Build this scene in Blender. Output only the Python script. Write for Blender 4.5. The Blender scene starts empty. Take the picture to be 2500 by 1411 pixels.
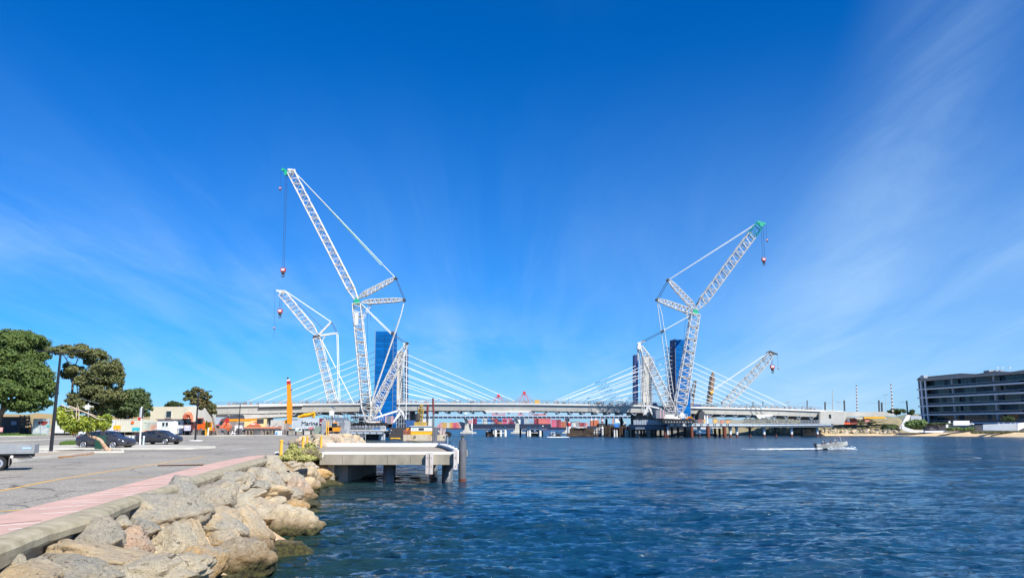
import bpy, bmesh, math, random
import numpy as np
from mathutils import Vector, Matrix
R = math.radians
random.seed(7)
scn = bpy.context.scene
COL = scn.collection

# ------------------------------------------------------------------ camera
CAMZ, F, HY = 4.0, 1900.0, 1040.0
TH = math.atan((HY-705.5)/F)
cam_d = bpy.data.cameras.new('camera'); cam = bpy.data.objects.new('camera', cam_d); COL.objects.link(cam)
cam.location = (0, 0, CAMZ); cam.rotation_euler = (R(90)+TH, 0, 0)
cam_d.sensor_width = 36; cam_d.lens = F/2500*36; cam_d.clip_start = .1; cam_d.clip_end = 9000
scn.camera = cam

# ------------------------------------------------------------------ world, sun, exposure
SUN_EL, SUN_V = R(45), Vector((0.66, -0.75, 0)).normalized()     # horizontal direction towards the sun
scn.view_settings.view_transform = 'Standard'; scn.view_settings.look = 'None'
scn.view_settings.gamma = 1; scn.view_settings.use_curve_mapping = False
scn.view_settings.exposure = 0.58
W = bpy.data.worlds.new('World'); scn.world = W; W.use_nodes = True
def world():
    nt = W.node_tree; N = nt.nodes; L = nt.links; N.clear()
    out = N.new('ShaderNodeOutputWorld'); bg = N.new('ShaderNodeBackground'); L.new(bg.outputs[0], out.inputs[0])
    sky = N.new('ShaderNodeTexSky'); sky.sky_type = 'NISHITA'; sky.sun_disc = False
    sky.sun_elevation = SUN_EL; sky.sun_rotation = math.atan2(SUN_V.x, SUN_V.y)
    sky.air_density = 1.0; sky.dust_density = 0.25; sky.ozone_density = 3.2; sky.altitude = 0
    hs = N.new('ShaderNodeHueSaturation'); hs.inputs['Saturation'].default_value = 1.24; hs.inputs['Value'].default_value = 1.0
    gr = N.new('ShaderNodeMix'); gr.data_type = 'RGBA'; gr.blend_type = 'MULTIPLY'; gr.inputs[0].default_value = 1; gr.inputs[7].default_value = (.41, .69, 1.14, 1)
    L.new(sky.outputs[0], gr.inputs[6]); L.new(gr.outputs[2], hs.inputs['Color'])
    tc = N.new('ShaderNodeTexCoord')
    sep = N.new('ShaderNodeSeparateXYZ'); L.new(tc.outputs['Generated'], sep.inputs[0])
    def m(op, a, b=None, c=None, clamp=False):
        n = N.new('ShaderNodeMath'); n.operation = op; n.use_clamp = clamp
        for i, v in enumerate((a, b, c)):
            if v is None: continue
            if isinstance(v, (int, float)): n.inputs[i].default_value = v
            else: L.new(v, n.inputs[i])
        return n.outputs[0]
    zz = m('ADD', m('MAXIMUM', sep.outputs[2], 0.0), 0.13)
    u = m('DIVIDE', sep.outputs[0], zz); v = m('DIVIDE', sep.outputs[1], zz)
    cmb = N.new('ShaderNodeCombineXYZ'); L.new(u, cmb.inputs[0]); L.new(v, cmb.inputs[1])
    def noise(scale, rot, sx, sy, det, rough, dist, loc=(0,0,0)):
        mp = N.new('ShaderNodeMapping'); mp.inputs['Rotation'].default_value = (0, 0, rot)
        mp.inputs['Scale'].default_value = (sx, sy, 1); mp.inputs['Location'].default_value = loc
        L.new(cmb.outputs[0], mp.inputs[0])
        n = N.new('ShaderNodeTexNoise'); n.inputs['Scale'].default_value = scale; n.inputs['Detail'].default_value = det
        n.inputs['Roughness'].default_value = rough; n.inputs['Distortion'].default_value = dist
        L.new(mp.outputs[0], n.inputs['Vector']); return n.outputs[0]
    def ramp(x, a, b):
        n = N.new('ShaderNodeMapRange'); n.interpolation_type = 'SMOOTHSTEP'
        n.inputs[1].default_value = a; n.inputs[2].default_value = b; L.new(x, n.inputs[0]); return n.outputs[0]
    big = ramp(noise(.42, R(25), 1, .55, 3, .5, .5, (3.1, 1.7, 0)), .45, .80)
    fine = ramp(noise(1.3, R(28), 1.6, .30, 9, .62, .8, (0, 0, 0)), .30, .85)
    # a long contrail-like cirrus band rising on the right: near a great circle
    def band(n, w):
        dx = m('ADD', m('ADD', m('MULTIPLY', sep.outputs[0], n[0]), m('MULTIPLY', sep.outputs[1], n[1])), m('MULTIPLY', sep.outputs[2], n[2]))
        return ramp(m('ABSOLUTE', dx), w, 0.0)
    b1 = m('MULTIPLY', band(BAND1, .12), ramp(noise(2.0, R(20), 1, .35, 8, .62, .8), .12, .85))
    b2 = m('MULTIPLY', band(BAND2, .09), ramp(noise(1.8, R(-30), 1, .5, 7, .6, .7), .3, .85))
    c = m('ADD', m('MULTIPLY', m('MULTIPLY', big, fine), .42), m('MULTIPLY', b1, .34))
    c = m('ADD', c, m('MULTIPLY', b2, .30), clamp=True)
    # thin veil low over the horizon, a little thicker towards the right (north west) and always above the land
    low = m('MULTIPLY', m('POWER', ramp(sep.outputs[2], .50, .0), 1.3), m('ADD', m('ADD', .13, m('MULTIPLY', fine, .26)), m('MULTIPLY', ramp(sep.outputs[0], -.05, .5), .34)))
    c = m('ADD', c, low, clamp=True)
    mix = N.new('ShaderNodeMix'); mix.data_type = 'RGBA'
    L.new(c, mix.inputs[0]); L.new(hs.outputs[0], mix.inputs[6]); mix.inputs[7].default_value = (3.7, 5.6, 7.7, 1)
    L.new(mix.outputs[2], bg.inputs[0]); bg.inputs[1].default_value = 0.092
def ray(px, py):
    xc, yc = (px-1250)/F, (705.5-py)/F
    return Vector((xc, math.cos(TH)-yc*math.sin(TH), math.sin(TH)+yc*math.cos(TH)))
def P(px, py, Y):
    py = py or HY
    r = ray(px, py); return Vector((0, 0, CAMZ)) + r*(Y/r.y)
GZ = 2.1
def G(px, py, z=GZ):
    r = ray(px, py); return Vector((0, 0, CAMZ)) + r*((z-CAMZ)/r.z)
def proj(x, y, z):
    dy, dz = y, z-CAMZ
    zc = dy*math.cos(TH)+dz*math.sin(TH); yc = -dy*math.sin(TH)+dz*math.cos(TH)
    return 1250+F*x/zc, 705.5-F*yc/zc
BAND1 = ray(2330, 60).cross(ray(1960, 1000)).normalized()
BAND2 = ray(0, 590).cross(ray(760, 770)).normalized()
world()
sd = bpy.data.lights.new('sun', 'SUN'); sd.energy = 5.0; sd.angle = R(.5); sd.color = (1, .955, .88)
sun = bpy.data.objects.new('sun', sd); COL.objects.link(sun)
sun.rotation_euler = (SUN_V*math.cos(SUN_EL)+Vector((0, 0, math.sin(SUN_EL)))).to_track_quat('Z', 'Y').to_euler()

# ------------------------------------------------------------------ materials
MAT = {}
def mat(name, col, rough=.7, metal=0, var=.0, vs=3.0, bump=0, bs=20, col2=None, spec=None, rnd=0, streak=0, stretch=None, det=5, alpha=None, trans=0):
    """principled material; var mixes towards col2 by noise, rnd varies the value per object"""
    if name in MAT: return MAT[name]
    m = bpy.data.materials.new(name); m.use_nodes = True; MAT[name] = m
    nt = m.node_tree; N = nt.nodes; L = nt.links; b = N['Principled BSDF']
    b.inputs['Base Color'].default_value = (*col, 1); b.inputs['Roughness'].default_value = rough; b.inputs['Metallic'].default_value = metal
    if spec is not None: b.inputs['Specular IOR Level'].default_value = spec
    if trans: b.inputs['Transmission Weight'].default_value = trans
    tc = N.new('ShaderNodeTexCoord'); src = tc.outputs['Object']
    if stretch:
        mp = N.new('ShaderNodeMapping'); mp.inputs['Scale'].default_value = stretch; L.new(src, mp.inputs[0]); src = mp.outputs[0]
    colsock = None
    if var:
        n = N.new('ShaderNodeTexNoise'); n.inputs['Scale'].default_value = vs; n.inputs['Detail'].default_value = det; n.inputs['Roughness'].default_value = .62
        L.new(src, n.inputs['Vector'])
        mr = N.new('ShaderNodeMapRange'); mr.inputs[1].default_value = .32; mr.inputs[2].default_value = .68; mr.inputs[4].default_value = var; L.new(n.outputs[0], mr.inputs[0])
        mx = N.new('ShaderNodeMix'); mx.data_type = 'RGBA'; L.new(mr.outputs[0], mx.inputs[0])
        mx.inputs[6].default_value = (*col, 1); mx.inputs[7].default_value = (*(col2 or [c*.5 for c in col]), 1); colsock = mx.outputs[2]
    if rnd:
        oi = N.new('ShaderNodeObjectInfo'); mr = N.new('ShaderNodeMapRange'); mr.inputs[3].default_value = 1-rnd; mr.inputs[4].default_value = 1+rnd
        L.new(oi.outputs['Random'], mr.inputs[0]); hv = N.new('ShaderNodeHueSaturation'); L.new(mr.outputs[0], hv.inputs['Value'])
        if colsock: L.new(colsock, hv.inputs['Color'])
        else: hv.inputs['Color'].default_value = (*col, 1)
        colsock = hv.outputs[0]
    if colsock: L.new(colsock, b.inputs['Base Color'])
    if bump:
        n = N.new('ShaderNodeTexNoise'); n.inputs['Scale'].default_value = bs; n.inputs['Detail'].default_value = 6; n.inputs['Roughness'].default_value = .65
        L.new(src, n.inputs['Vector']); bp = N.new('ShaderNodeBump'); bp.inputs['Strength'].default_value = .9; bp.inputs['Distance'].default_value = bump
        L.new(n.outputs[0], bp.inputs['Height']); L.new(bp.outputs[0], b.inputs['Normal'])
    return m
white = mat('white_paint', (.80, .80, .76), .45, var=.5, vs=.35, col2=(.62, .60, .54))
wsteel = mat('weathered_white_steel', (.76, .75, .70), .5, var=.8, vs=1.1, col2=(.50, .46, .40))
green = mat('green_paint', (.02, .42, .24), .45, var=.3, vs=1)
teal = mat('teal_paint', (.02, .33, .33), .45)
rope = mat('dark_wire_rope', (.03, .035, .05), .6)
black = mat('black_paint', (.012, .013, .016), .45)
dark = mat('dark_steel', (.04, .043, .05), .55, var=.6, vs=1.5, col2=(.09, .07, .05))
grey = mat('grey_steel', (.25, .27, .29), .5, var=.5, vs=1, col2=(.14, .14, .15))
lgrey = mat('light_grey_steel', (.42, .47, .52), .5, var=.5, vs=.6, col2=(.3, .33, .36))
conc = mat('concrete', (.57, .55, .48), .85, var=.9, vs=.22, col2=(.43, .41, .35), bump=.01, bs=6, rnd=.05)
concd = mat('stained_concrete', (.40, .36, .28), .9, var=.9, vs=.9, col2=(.20, .17, .12), bump=.012, bs=9, stretch=(1, 1, .35))
rust = mat('rusty_pile', (.20, .055, .025), .85, var=.9, vs=2, col2=(.10, .03, .018), bump=.01, bs=12)
redp = mat('red_paint', (.50, .03, .03), .5, var=.4, vs=2)
orange = mat('orange_paint', (.72, .13, .012), .5, var=.5, vs=1.5, col2=(.55, .10, .02))
salmon = mat('faded_orange_paint', (.72, .20, .09), .6, var=.5, vs=1.2, col2=(.55, .14, .08))
yellow = mat('yellow_paint', (.78, .42, .012), .5, var=.4, vs=2, col2=(.62, .32, .02))
yelloworange = mat('amber_paint', (.80, .30, .008), .45, var=.4, vs=1.2, col2=(.65, .24, .01))
rubber = mat('black_rubber', (.012, .012, .013), .8)
glass = mat('dark_glass', (.012, .02, .026), .06, spec=.9)
chrome = mat('polished_alloy', (.70, .70, .72), .25, .8)
timber = mat('grey_timber', (.30, .25, .18), .85, var=.8, vs=3, col2=(.15, .12, .09), bump=.008, bs=14, stretch=(1, 1, .2))

# ------------------------------------------------------------------ mesh helpers
class MB:
    def __init__(s): s.v = []; s.f = []
    def add(s, vs, fs):
        o = len(s.v); s.v += [tuple(v) for v in vs]; s.f += [tuple(i+o for i in f) for f in fs]; return s
    def box(s, c, d, rz=0, ry=0):
        cx, cy, cz = c; hx, hy, hz = d[0]/2, d[1]/2, d[2]/2
        vs = [Vector((x, y, z)) for z in (-hz, hz) for x, y in ((-hx, -hy), (hx, -hy), (hx, hy), (-hx, hy))]
        if rz or ry:
            M = Matrix.Rotation(rz, 3, 'Z') @ Matrix.Rotation(ry, 3, 'Y'); vs = [M @ v for v in vs]
        return s.add([(v.x+cx, v.y+cy, v.z+cz) for v in vs], [(3, 2, 1, 0), (4, 5, 6, 7), (0, 1, 5, 4), (1, 2, 6, 5), (2, 3, 7, 6), (3, 0, 4, 7)])
    def b2(s, a, b):
        return s.box([(p+q)/2 for p, q in zip(a, b)], [abs(q-p) for p, q in zip(a, b)])
    def tube(s, p, q, r, n=6, r2=None, cap=True, ph=0):
        p, q = Vector(p), Vector(q); d = q-p
        if d.length < 1e-6: return s
        d.normalize(); a = d.cross(Vector((0, 0, 1)) if abs(d.z) < .95 else Vector((1, 0, 0))).normalized(); b = d.cross(a)
        r2 = r if r2 is None else r2; vs = []
        for c, rr in ((p, r), (q, r2)):
            for i in range(n):
                t = 2*math.pi*(i+ph)/n; vs.append(c+a*(rr*math.cos(t))+b*(rr*math.sin(t)))
        fs = [(i, (i+1) % n, n+(i+1) % n, n+i) for i in range(n)]
        if cap: fs += [tuple(range(n-1, -1, -1)), tuple(range(n, 2*n))]
        return s.add(vs, fs)
    def bar(s, p, q, w, h=None): return s.tube(p, q, w*.7071, 4, ph=.5)
    def path(s, pts, r, n=6):
        for i in range(len(pts)-1):
            ra = r[i] if isinstance(r, (list, tuple)) else r; rb = r[i+1] if isinstance(r, (list, tuple)) else r
            s.tube(pts[i], pts[i+1], ra, n, rb)
        return s
    def lathe(s, c, prof, n=16, axis='Z'):
        c = Vector(c); vs = []
        for r, h in prof:
            for i in range(n):
                t = 2*math.pi*i/n; x, y = r*math.cos(t), r*math.sin(t)
                vs.append(c+(Vector((x, y, h)) if axis == 'Z' else Vector((x, h, y)) if axis == 'Y' else Vector((h, x, y))))
        k = len(prof)
        fs = [(j*n+i, j*n+(i+1) % n, (j+1)*n+(i+1) % n, (j+1)*n+i) for j in range(k-1) for i in range(n)]
        fs += [tuple(range(n-1, -1, -1)), tuple(range((k-1)*n, k*n))]
        return s.add(vs, fs)
    def prism(s, poly, z0, z1):
        n = len(poly)
        vs = [(x, y, z0) for x, y in poly]+[(x, y, z1) for x, y in poly]
        return s.add(vs, [tuple(range(n-1, -1, -1)), tuple(range(n, 2*n))]+[(i, (i+1) % n, n+(i+1) % n, n+i) for i in range(n)])
    def prismv(s, poly, d):
        poly = [Vector(p) for p in poly]; d = Vector(d); n = len(poly)
        return s.add(poly+[p+d for p in poly], [tuple(range(n-1, -1, -1)), tuple(range(n, 2*n))]+[(i, (i+1) % n, n+(i+1) % n, n+i) for i in range(n)])
    def quad(s, *p): return s.add(p, [tuple(range(len(p)))])
    def lattice(s, p, q, w, n, rc=.17, rb=.10, w1=None, t0=0, t1=0, up=(0, 1, 0), h=None):
        """square truss from p to q: four chords with zigzag lacing; t0,t1 = tapered share at either end"""
        p, q = Vector(p), Vector(q); d = (q-p); Ln = d.length; d.normalize()
        b = Vector(up); b = (b-d*b.dot(d)).normalized(); a = d.cross(b)
        w1 = w if w1 is None else w1; h = w if h is None else h
        def ring(t):
            k = 1
            if t0 and t < t0: k = .25+.75*t/t0
            if t1 and t > 1-t1: k = .25+.75*(1-t)/t1
            ww = (w+(w1-w)*t)*k/2; hh = ww*h/w
            c = p+d*(Ln*t); return [c+a*ww+b*hh, c-a*ww+b*hh, c-a*ww-b*hh, c+a*ww-b*hh]
        rs = [ring(i/n) for i in range(n+1)]
        for i in range(n):
            for k in range(4):
                s.tube(rs[i][k], rs[i+1][k], rc, 4, cap=False)
                j = (k+1) % 4
                if (i+k) % 2: s.tube(rs[i][k], rs[i+1][j], rb, 3, cap=False)
                else: s.tube(rs[i][j], rs[i+1][k], rb, 3, cap=False)
        for r in (rs[0], rs[-1]):
            for k in range(4): s.tube(r[k], r[(k+1) % 4], rc, 4, cap=False)
        return s
ORG = {}
def props(o, label=None, cat=None, group=None, kind=None):
    if label: o['label'] = label
    if cat: o['category'] = cat
    if group: o['group'] = group
    if kind: o['kind'] = kind
    return o
def meshof(name, v, f, mats, smooth=False, org=(0, 0, 0)):
    me = bpy.data.meshes.new(name)
    if isinstance(v, np.ndarray): v = v-np.array(org)
    else:
        ox, oy, oz = org; v = [(x-ox, y-oy, z-oz) for x, y, z in v]
    me.from_pydata(v if isinstance(v, list) else v.tolist(), [], f if isinstance(f, list) else f.tolist())
    for m in (mats if isinstance(mats, (list, tuple)) else [mats]): me.materials.append(m)
    if smooth: me.polygons.foreach_set('use_smooth', [True]*len(me.polygons))
    return me
def mk(name, mb, m, parent=None, smooth=False, label=None, cat=None, group=None, kind=None):
    if parent: org = ORG[parent.name]
    elif kind == 'structure': org = (0, 0, 0)
    else:
        xs, ys, zs = zip(*mb.v); org = ((min(xs)+max(xs))/2, (min(ys)+max(ys))/2, min(zs))
    o = bpy.data.objects.new(name, meshof(name, mb.v, mb.f, m, smooth, org)); COL.objects.link(o)
    if parent: o.parent = parent
    else: o.location = org
    ORG[o.name] = org
    return props(o, label, cat, group, kind)
def npmesh(name, v, f, m, smooth=False, parent=None, org=(0, 0, 0), **k):
    me = bpy.data.meshes.new(name); v = np.asarray(v, dtype=np.float64)-np.array(org); f = np.asarray(f, dtype=np.int32)
    me.vertices.add(len(v)); me.vertices.foreach_set('co', v.astype(np.float32).ravel())
    n = f.shape[1]; me.loops.add(f.size); me.loops.foreach_set('vertex_index', f.ravel())
    me.polygons.add(len(f)); me.polygons.foreach_set('loop_start', np.arange(len(f), dtype=np.int32)*n)
    me.update(calc_edges=True); me.validate()
    if smooth: me.polygons.foreach_set('use_smooth', [True]*len(me.polygons))
    for mm in (m if isinstance(m, (list, tuple)) else [m]): me.materials.append(mm)
    o = bpy.data.objects.new(name, me); COL.objects.link(o)
    if parent: o.parent = parent
    else: o.location = org
    ORG[o.name] = org; return props(o, **k)
def thing(name, label, cat, loc=(0, 0, 0), group=None):
    o = bpy.data.objects.new(name, None); COL.objects.link(o); o.location = loc; o.empty_display_size = .3
    ORG[o.name] = tuple(loc); return props(o, label, cat, group)
def bycam(x, y): return math.atan2(y, x)
def copy_tree(o, loc, rz=None, label=None, sc=None, group=None):
    def cp(s, par):
        c = s.copy(); COL.objects.link(c); c.parent = par
        for ch in s.children: cp(ch, c)
        return c
    c = cp(o, None); c.location = loc
    if rz is not None: c.rotation_euler.z = rz
    if sc is not None: c.scale = (sc,)*3 if isinstance(sc, (int, float)) else sc
    if label: c['label'] = label
    if group: c['group'] = group
    return c
def inst(src, name, loc, parent=None, rz=0, sc=None, m=None, **k):
    """another object on the same mesh"""
    o = bpy.data.objects.new(name, src.data if hasattr(src, 'data') else src); COL.objects.link(o)
    if parent:
        o.parent = parent; og = ORG[parent.name]; o.location = [a-b for a, b in zip(loc, og)]
    else: o.location = loc
    o.rotation_euler.z = rz
    if sc is not None: o.scale = (sc,)*3 if isinstance(sc, (int, float)) else sc
    ORG[o.name] = tuple(loc); return props(o, **k)
def text(s, size, loc, rot, m, parent, name='lettering', ext=.01):
    c = bpy.data.curves.new(name, 'FONT'); c.body = s; c.size = size; c.extrude = ext; c.align_x = 'CENTER'; c.align_y = 'CENTER'; c.materials.append(m)
    o = bpy.data.objects.new(name, c); COL.objects.link(o); og = ORG[parent.name] if parent else (0, 0, 0)
    bpy.context.view_layer.update(); me = bpy.data.meshes.new_from_object(o.evaluated_get(bpy.context.evaluated_depsgraph_get())); bpy.data.objects.remove(o); o = bpy.data.objects.new(name, me); COL.objects.link(o)
    o.location = [a-b for a, b in zip(loc, og)]; o.rotation_euler = rot; o.parent = parent; return o
# numpy value noise
def _h(ix, iy, iz, s):
    n = (ix*374761393+iy*668265263+iz*2147483647 % 1000003*1274126177+s*974634777) & 0xffffffff
    n = ((n ^ (n >> 13))*1103515245) & 0xffffffff; n = ((n ^ (n >> 16))*668265263) & 0xffffffff
    return ((n ^ (n >> 15)) & 0xffff)/65535.0*2-1
def vnoise(p, s=0):
    i = np.floor(p).astype(np.int64); f = p-i; u = f*f*(3-2*f); r = 0
    for dx in (0, 1):
        for dy in (0, 1):
            for dz in (0, 1):
                w = (u[:, 0] if dx else 1-u[:, 0])*(u[:, 1] if dy else 1-u[:, 1])*(u[:, 2] if dz else 1-u[:, 2])
                r = r+w*_h(i[:, 0]+dx, i[:, 1]+dy, (i[:, 2]+dz)*7919, s)
    return r
def fbm(p, s=0, o=4, g=.5):
    r = 0; a = 1
    for k in range(o): r = r+a*vnoise(p*(2**k)+k*13.7, s+k); a *= g
    return r
# ------------------------------------------------------------------ water
def water_mat():
    m = bpy.data.materials.new('sea_water'); m.use_nodes = True; nt = m.node_tree; N = nt.nodes; L = nt.links; b = N['Principled BSDF']
    b.inputs['IOR'].default_value = 1.333; b.inputs['Roughness'].default_value = .06
    g = N.new('ShaderNodeNewGeometry')
    def nz(scale, sx, sy, det, rot=0):
        mp = N.new('ShaderNodeMapping'); mp.inputs['Scale'].default_value = (sx, sy, 1); mp.inputs['Rotation'].default_value = (0, 0, rot)
        L.new(g.outputs['Position'], mp.inputs[0]); n = N.new('ShaderNodeTexNoise'); n.inputs['Scale'].default_value = scale
        n.inputs['Detail'].default_value = det; n.inputs['Roughness'].default_value = .6; L.new(mp.outputs[0], n.inputs['Vector']); return n.outputs[0]
    # patches of smoother and rougher water drifting with the tide
    pat = nz(.035, .45, 1.3, 4, .25)
    mr = N.new('ShaderNodeMapRange'); mr.inputs[1].default_value = .35; mr.inputs[2].default_value = .65; mr.inputs[3].default_value = .75; mr.inputs[4].default_value = 1.25; L.new(pat, mr.inputs[0])
    a = nz(1.3, .42, 1.7, 6, .12); c = nz(.40, .65, 1.7, 5, -.12); d = nz(6.0, .8, 1.3, 3, .3)
    def bump(h, dist, prev=None):
        bp = N.new('ShaderNodeBump'); bp.inputs['Distance'].default_value = dist; L.new(mr.outputs[0], bp.inputs['Strength']); L.new(h, bp.inputs['Height'])
        if prev: L.new(prev, bp.inputs['Normal'])
        return bp.outputs[0]
    e_ = nz(.12, .75, 1.7, 4, .08); n = bump(d, .022, bump(a, .19, bump(c, .80, bump(e_, 3.6)))); L.new(n, b.inputs['Normal'])
    rz = N.new('ShaderNodeSeparateXYZ'); L.new(g.outputs['Position'], rz.inputs[0]); rr_ = N.new('ShaderNodeMapRange'); rr_.inputs[1].default_value = 30; rr_.inputs[2].default_value = 200; rr_.inputs[3].default_value = .05; rr_.inputs[4].default_value = .20; L.new(rz.outputs[1], rr_.inputs[0]); L.new(rr_.outputs[0], b.inputs['Roughness'])
    # suspended matter: body colour, greener where it is shallow by the rocks on the near shore
    sep = N.new('ShaderNodeSeparateXYZ'); L.new(g.outputs['Position'], sep.inputs[0])
    e = N.new('ShaderNodeMath'); e.operation = 'MULTIPLY_ADD'; L.new(sep.outputs[1], e.inputs[0]); e.inputs[1].default_value = .165; L.new(sep.outputs[0], e.inputs[2])
    s2 = N.new('ShaderNodeMapRange'); s2.inputs[1].default_value = -3.4; s2.inputs[2].default_value = 6; s2.inputs[3].default_value = 1; s2.inputs[4].default_value = 0; L.new(e.outputs[0], s2.inputs[0])
    mx = N.new('ShaderNodeMix'); mx.data_type = 'RGBA'; L.new(s2.outputs[0], mx.inputs[0])
    mx.inputs[6].default_value = (.004, .038, .080, 1); mx.inputs[7].default_value = (.012, .030, .020, 1)
    L.new(mx.outputs[2], b.inputs['Base Color'])
    return m
WM = water_mat()
def build_water():
    ys = [3.0]
    while ys[-1] < 4200: ys.append(ys[-1]+max(.075, ys[-1]**2/13000) if ys[-1] > 12 else ys[-1]+.25)
    ys = np.array(ys); nc = 760; an = np.tan(np.linspace(-R(47), R(47), nc))
    Y, A = np.meshgrid(ys, an, indexing='ij'); X = A*Y; dY = np.gradient(ys)[:, None]*np.ones_like(X)
    Z = np.zeros_like(X); SX = np.zeros_like(X); SY = np.zeros_like(X); rg = np.random.default_rng(5)
    n = 80; lam = np.exp(np.linspace(math.log(.30), math.log(2.6), n)); lam[-11:] = [3.4, 3.8, 4.3, 4.9, 5.6, 6.3, 7.1, 8, 9, 10, 12]; rg.shuffle(lam)
    grp = .75+.5*(vnoise(np.stack([X.ravel()*.05, Y.ravel()*.09, 0*X.ravel()], 1), 3)).reshape(X.shape)
    for l in lam:
        th = math.radians(90)+rg.normal(0, .30 if .9 < l < 3 else .60)+.16; k = 2*math.pi/l; kx, ky = k*math.cos(th), k*math.sin(th)
        amp = .0053*l**.62*(1.0 if l < 3.2 else 1.35)
        att = np.clip(1.35-dY*2.6/l, 0, 1)
        ph = kx*X+ky*Y+rg.uniform(0, 6.28)
        a = amp*att*grp; Z += a*np.cos(ph); SX -= a*math.cos(th)*np.sin(ph)*.9; SY -= a*math.sin(th)*np.sin(ph)*.9
    near = np.clip((ys[:, None]-4)/10, .3, 1); Z *= near
    V = np.stack([X+SX, Y+SY, Z], 2).reshape(-1, 3)
    r, c = len(ys), nc; I = np.arange(r*c).reshape(r, c)
    Fq = np.stack([I[:-1, :-1], I[:-1, 1:], I[1:, 1:], I[1:, :-1]], 2).reshape(-1, 4)
    npmesh('water', V, Fq, WM, smooth=True, kind='structure', label='choppy deep blue river water with small wind waves')
build_water()

# ------------------------------------------------------------------ near bank, kerb line and shore line
Kpx = [(0, 1343), (124, 1296), (244, 1264), (296, 1236), (373, 1207), (482, 1176), (539, 1156), (599, 1137), (661, 1120), (692, 1112)]
K = [Vector((-6.6, 3, GZ)), Vector((-7.2, 7.5, GZ))]+[G(*p) for p in Kpx]+[Vector((-15.2, 54.0, GZ))]
Sh = [Vector((-3.8, 3, 0)), Vector((-4.0, 8, 0)), Vector((-5.0, 13, 0)), Vector((-5.9, 16.5, 0)), Vector((-6.5, 20, 0)), Vector((-6.7, 24, 0)), Vector((-7.2, 28, 0)), Vector((-8.3, 33, 0)),
      Vector((-9.6, 39, 0)), Vector((-11.0, 46, 0)), Vector((-12.2, 52, 0)), Vector((-12.6, 57, 0)), Vector((-13.4, 62, 0))]
def resample(pts, n):
    d = [0]
    for a, b in zip(pts, pts[1:]): d.append(d[-1]+(b-a).length)
    out = []; j = 0
    for i in range(n):
        t = d[-1]*i/(n-1)
        while j < len(d)-2 and d[j+1] < t: j += 1
        out.append(pts[j].lerp(pts[j+1], (t-d[j])/(d[j+1]-d[j])))
    return out
NS = 160
KR, SR = resample(K, NS), resample(Sh, NS)
# match both lines by Y
def atY(pts, y):
    for a, b in zip(pts, pts[1:]):
        if a.y <= y <= b.y: return a.lerp(b, (y-a.y)/(b.y-a.y))
    return pts[-1].copy() if y > pts[-1].y else pts[0].copy()
def slope_pt(y, u):
    k, s = atY(K, y), atY(Sh, y); s = Vector((s.x, k.y, 0))
    z = (GZ-.50)*(1-u)-.35*u if u <= 1 else -.35-(u-1)*2.0
    return Vector((k.x+(s.x-k.x)*u, y, z))
sandm = mat('eroded_limestone_sand', (.62, .47, .28), .95, var=.8, vs=1.6, col2=(.36, .24, .13), bump=.04, bs=7)
vs = []; rows, cols = 150, 26
for i in range(rows):
    y = 3+58*(i/(rows-1))**1.35
    for j in range(cols):
        p = slope_pt(y, -.16+1.66*j/(cols-1)); 
        if j == 0: p.z = GZ-.6
        vs.append(p)
V = np.array([tuple(v) for v in vs]); V[:, 2] += .10*fbm(V*1.3, 2)+.04*fbm(V*5, 9)
V[:, 2] = np.where(np.arange(len(V)) % cols < 3, np.minimum(V[:, 2], GZ-.5), V[:, 2])
I = np.arange(rows*cols).reshape(rows, cols)
shore = npmesh('shore_slope', V, np.stack([I[:-1, :-1], I[:-1, 1:], I[1:, 1:], I[1:, :-1]], 2).reshape(-1, 4), sandm, kind='structure', label='eroded sandy limestone slope under the boulders')

land_m = mat('dusty_ground', (.34, .29, .21), .95, var=.8, vs=.3, col2=(.24, .20, .14), bump=.02, bs=4)
edge = [(p.x-.18, p.y) for p in K]+[(-15.9, 60), (-18.2, 76), (-18.6, 84), (-19.6, 96), (-22.5, 108), (-29, 135), (-37, 163), (-48, 190), (-57, 225), (-66, 262), (-72, 300), (-96, 420), (-160, 700)]
mb = MB(); mb.prism(edge+[(-900, 700), (-900, 3)], -3, GZ-.01)
mk('ground', mb, land_m, kind='structure', label='flat built-up ground of the left bank')
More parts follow.
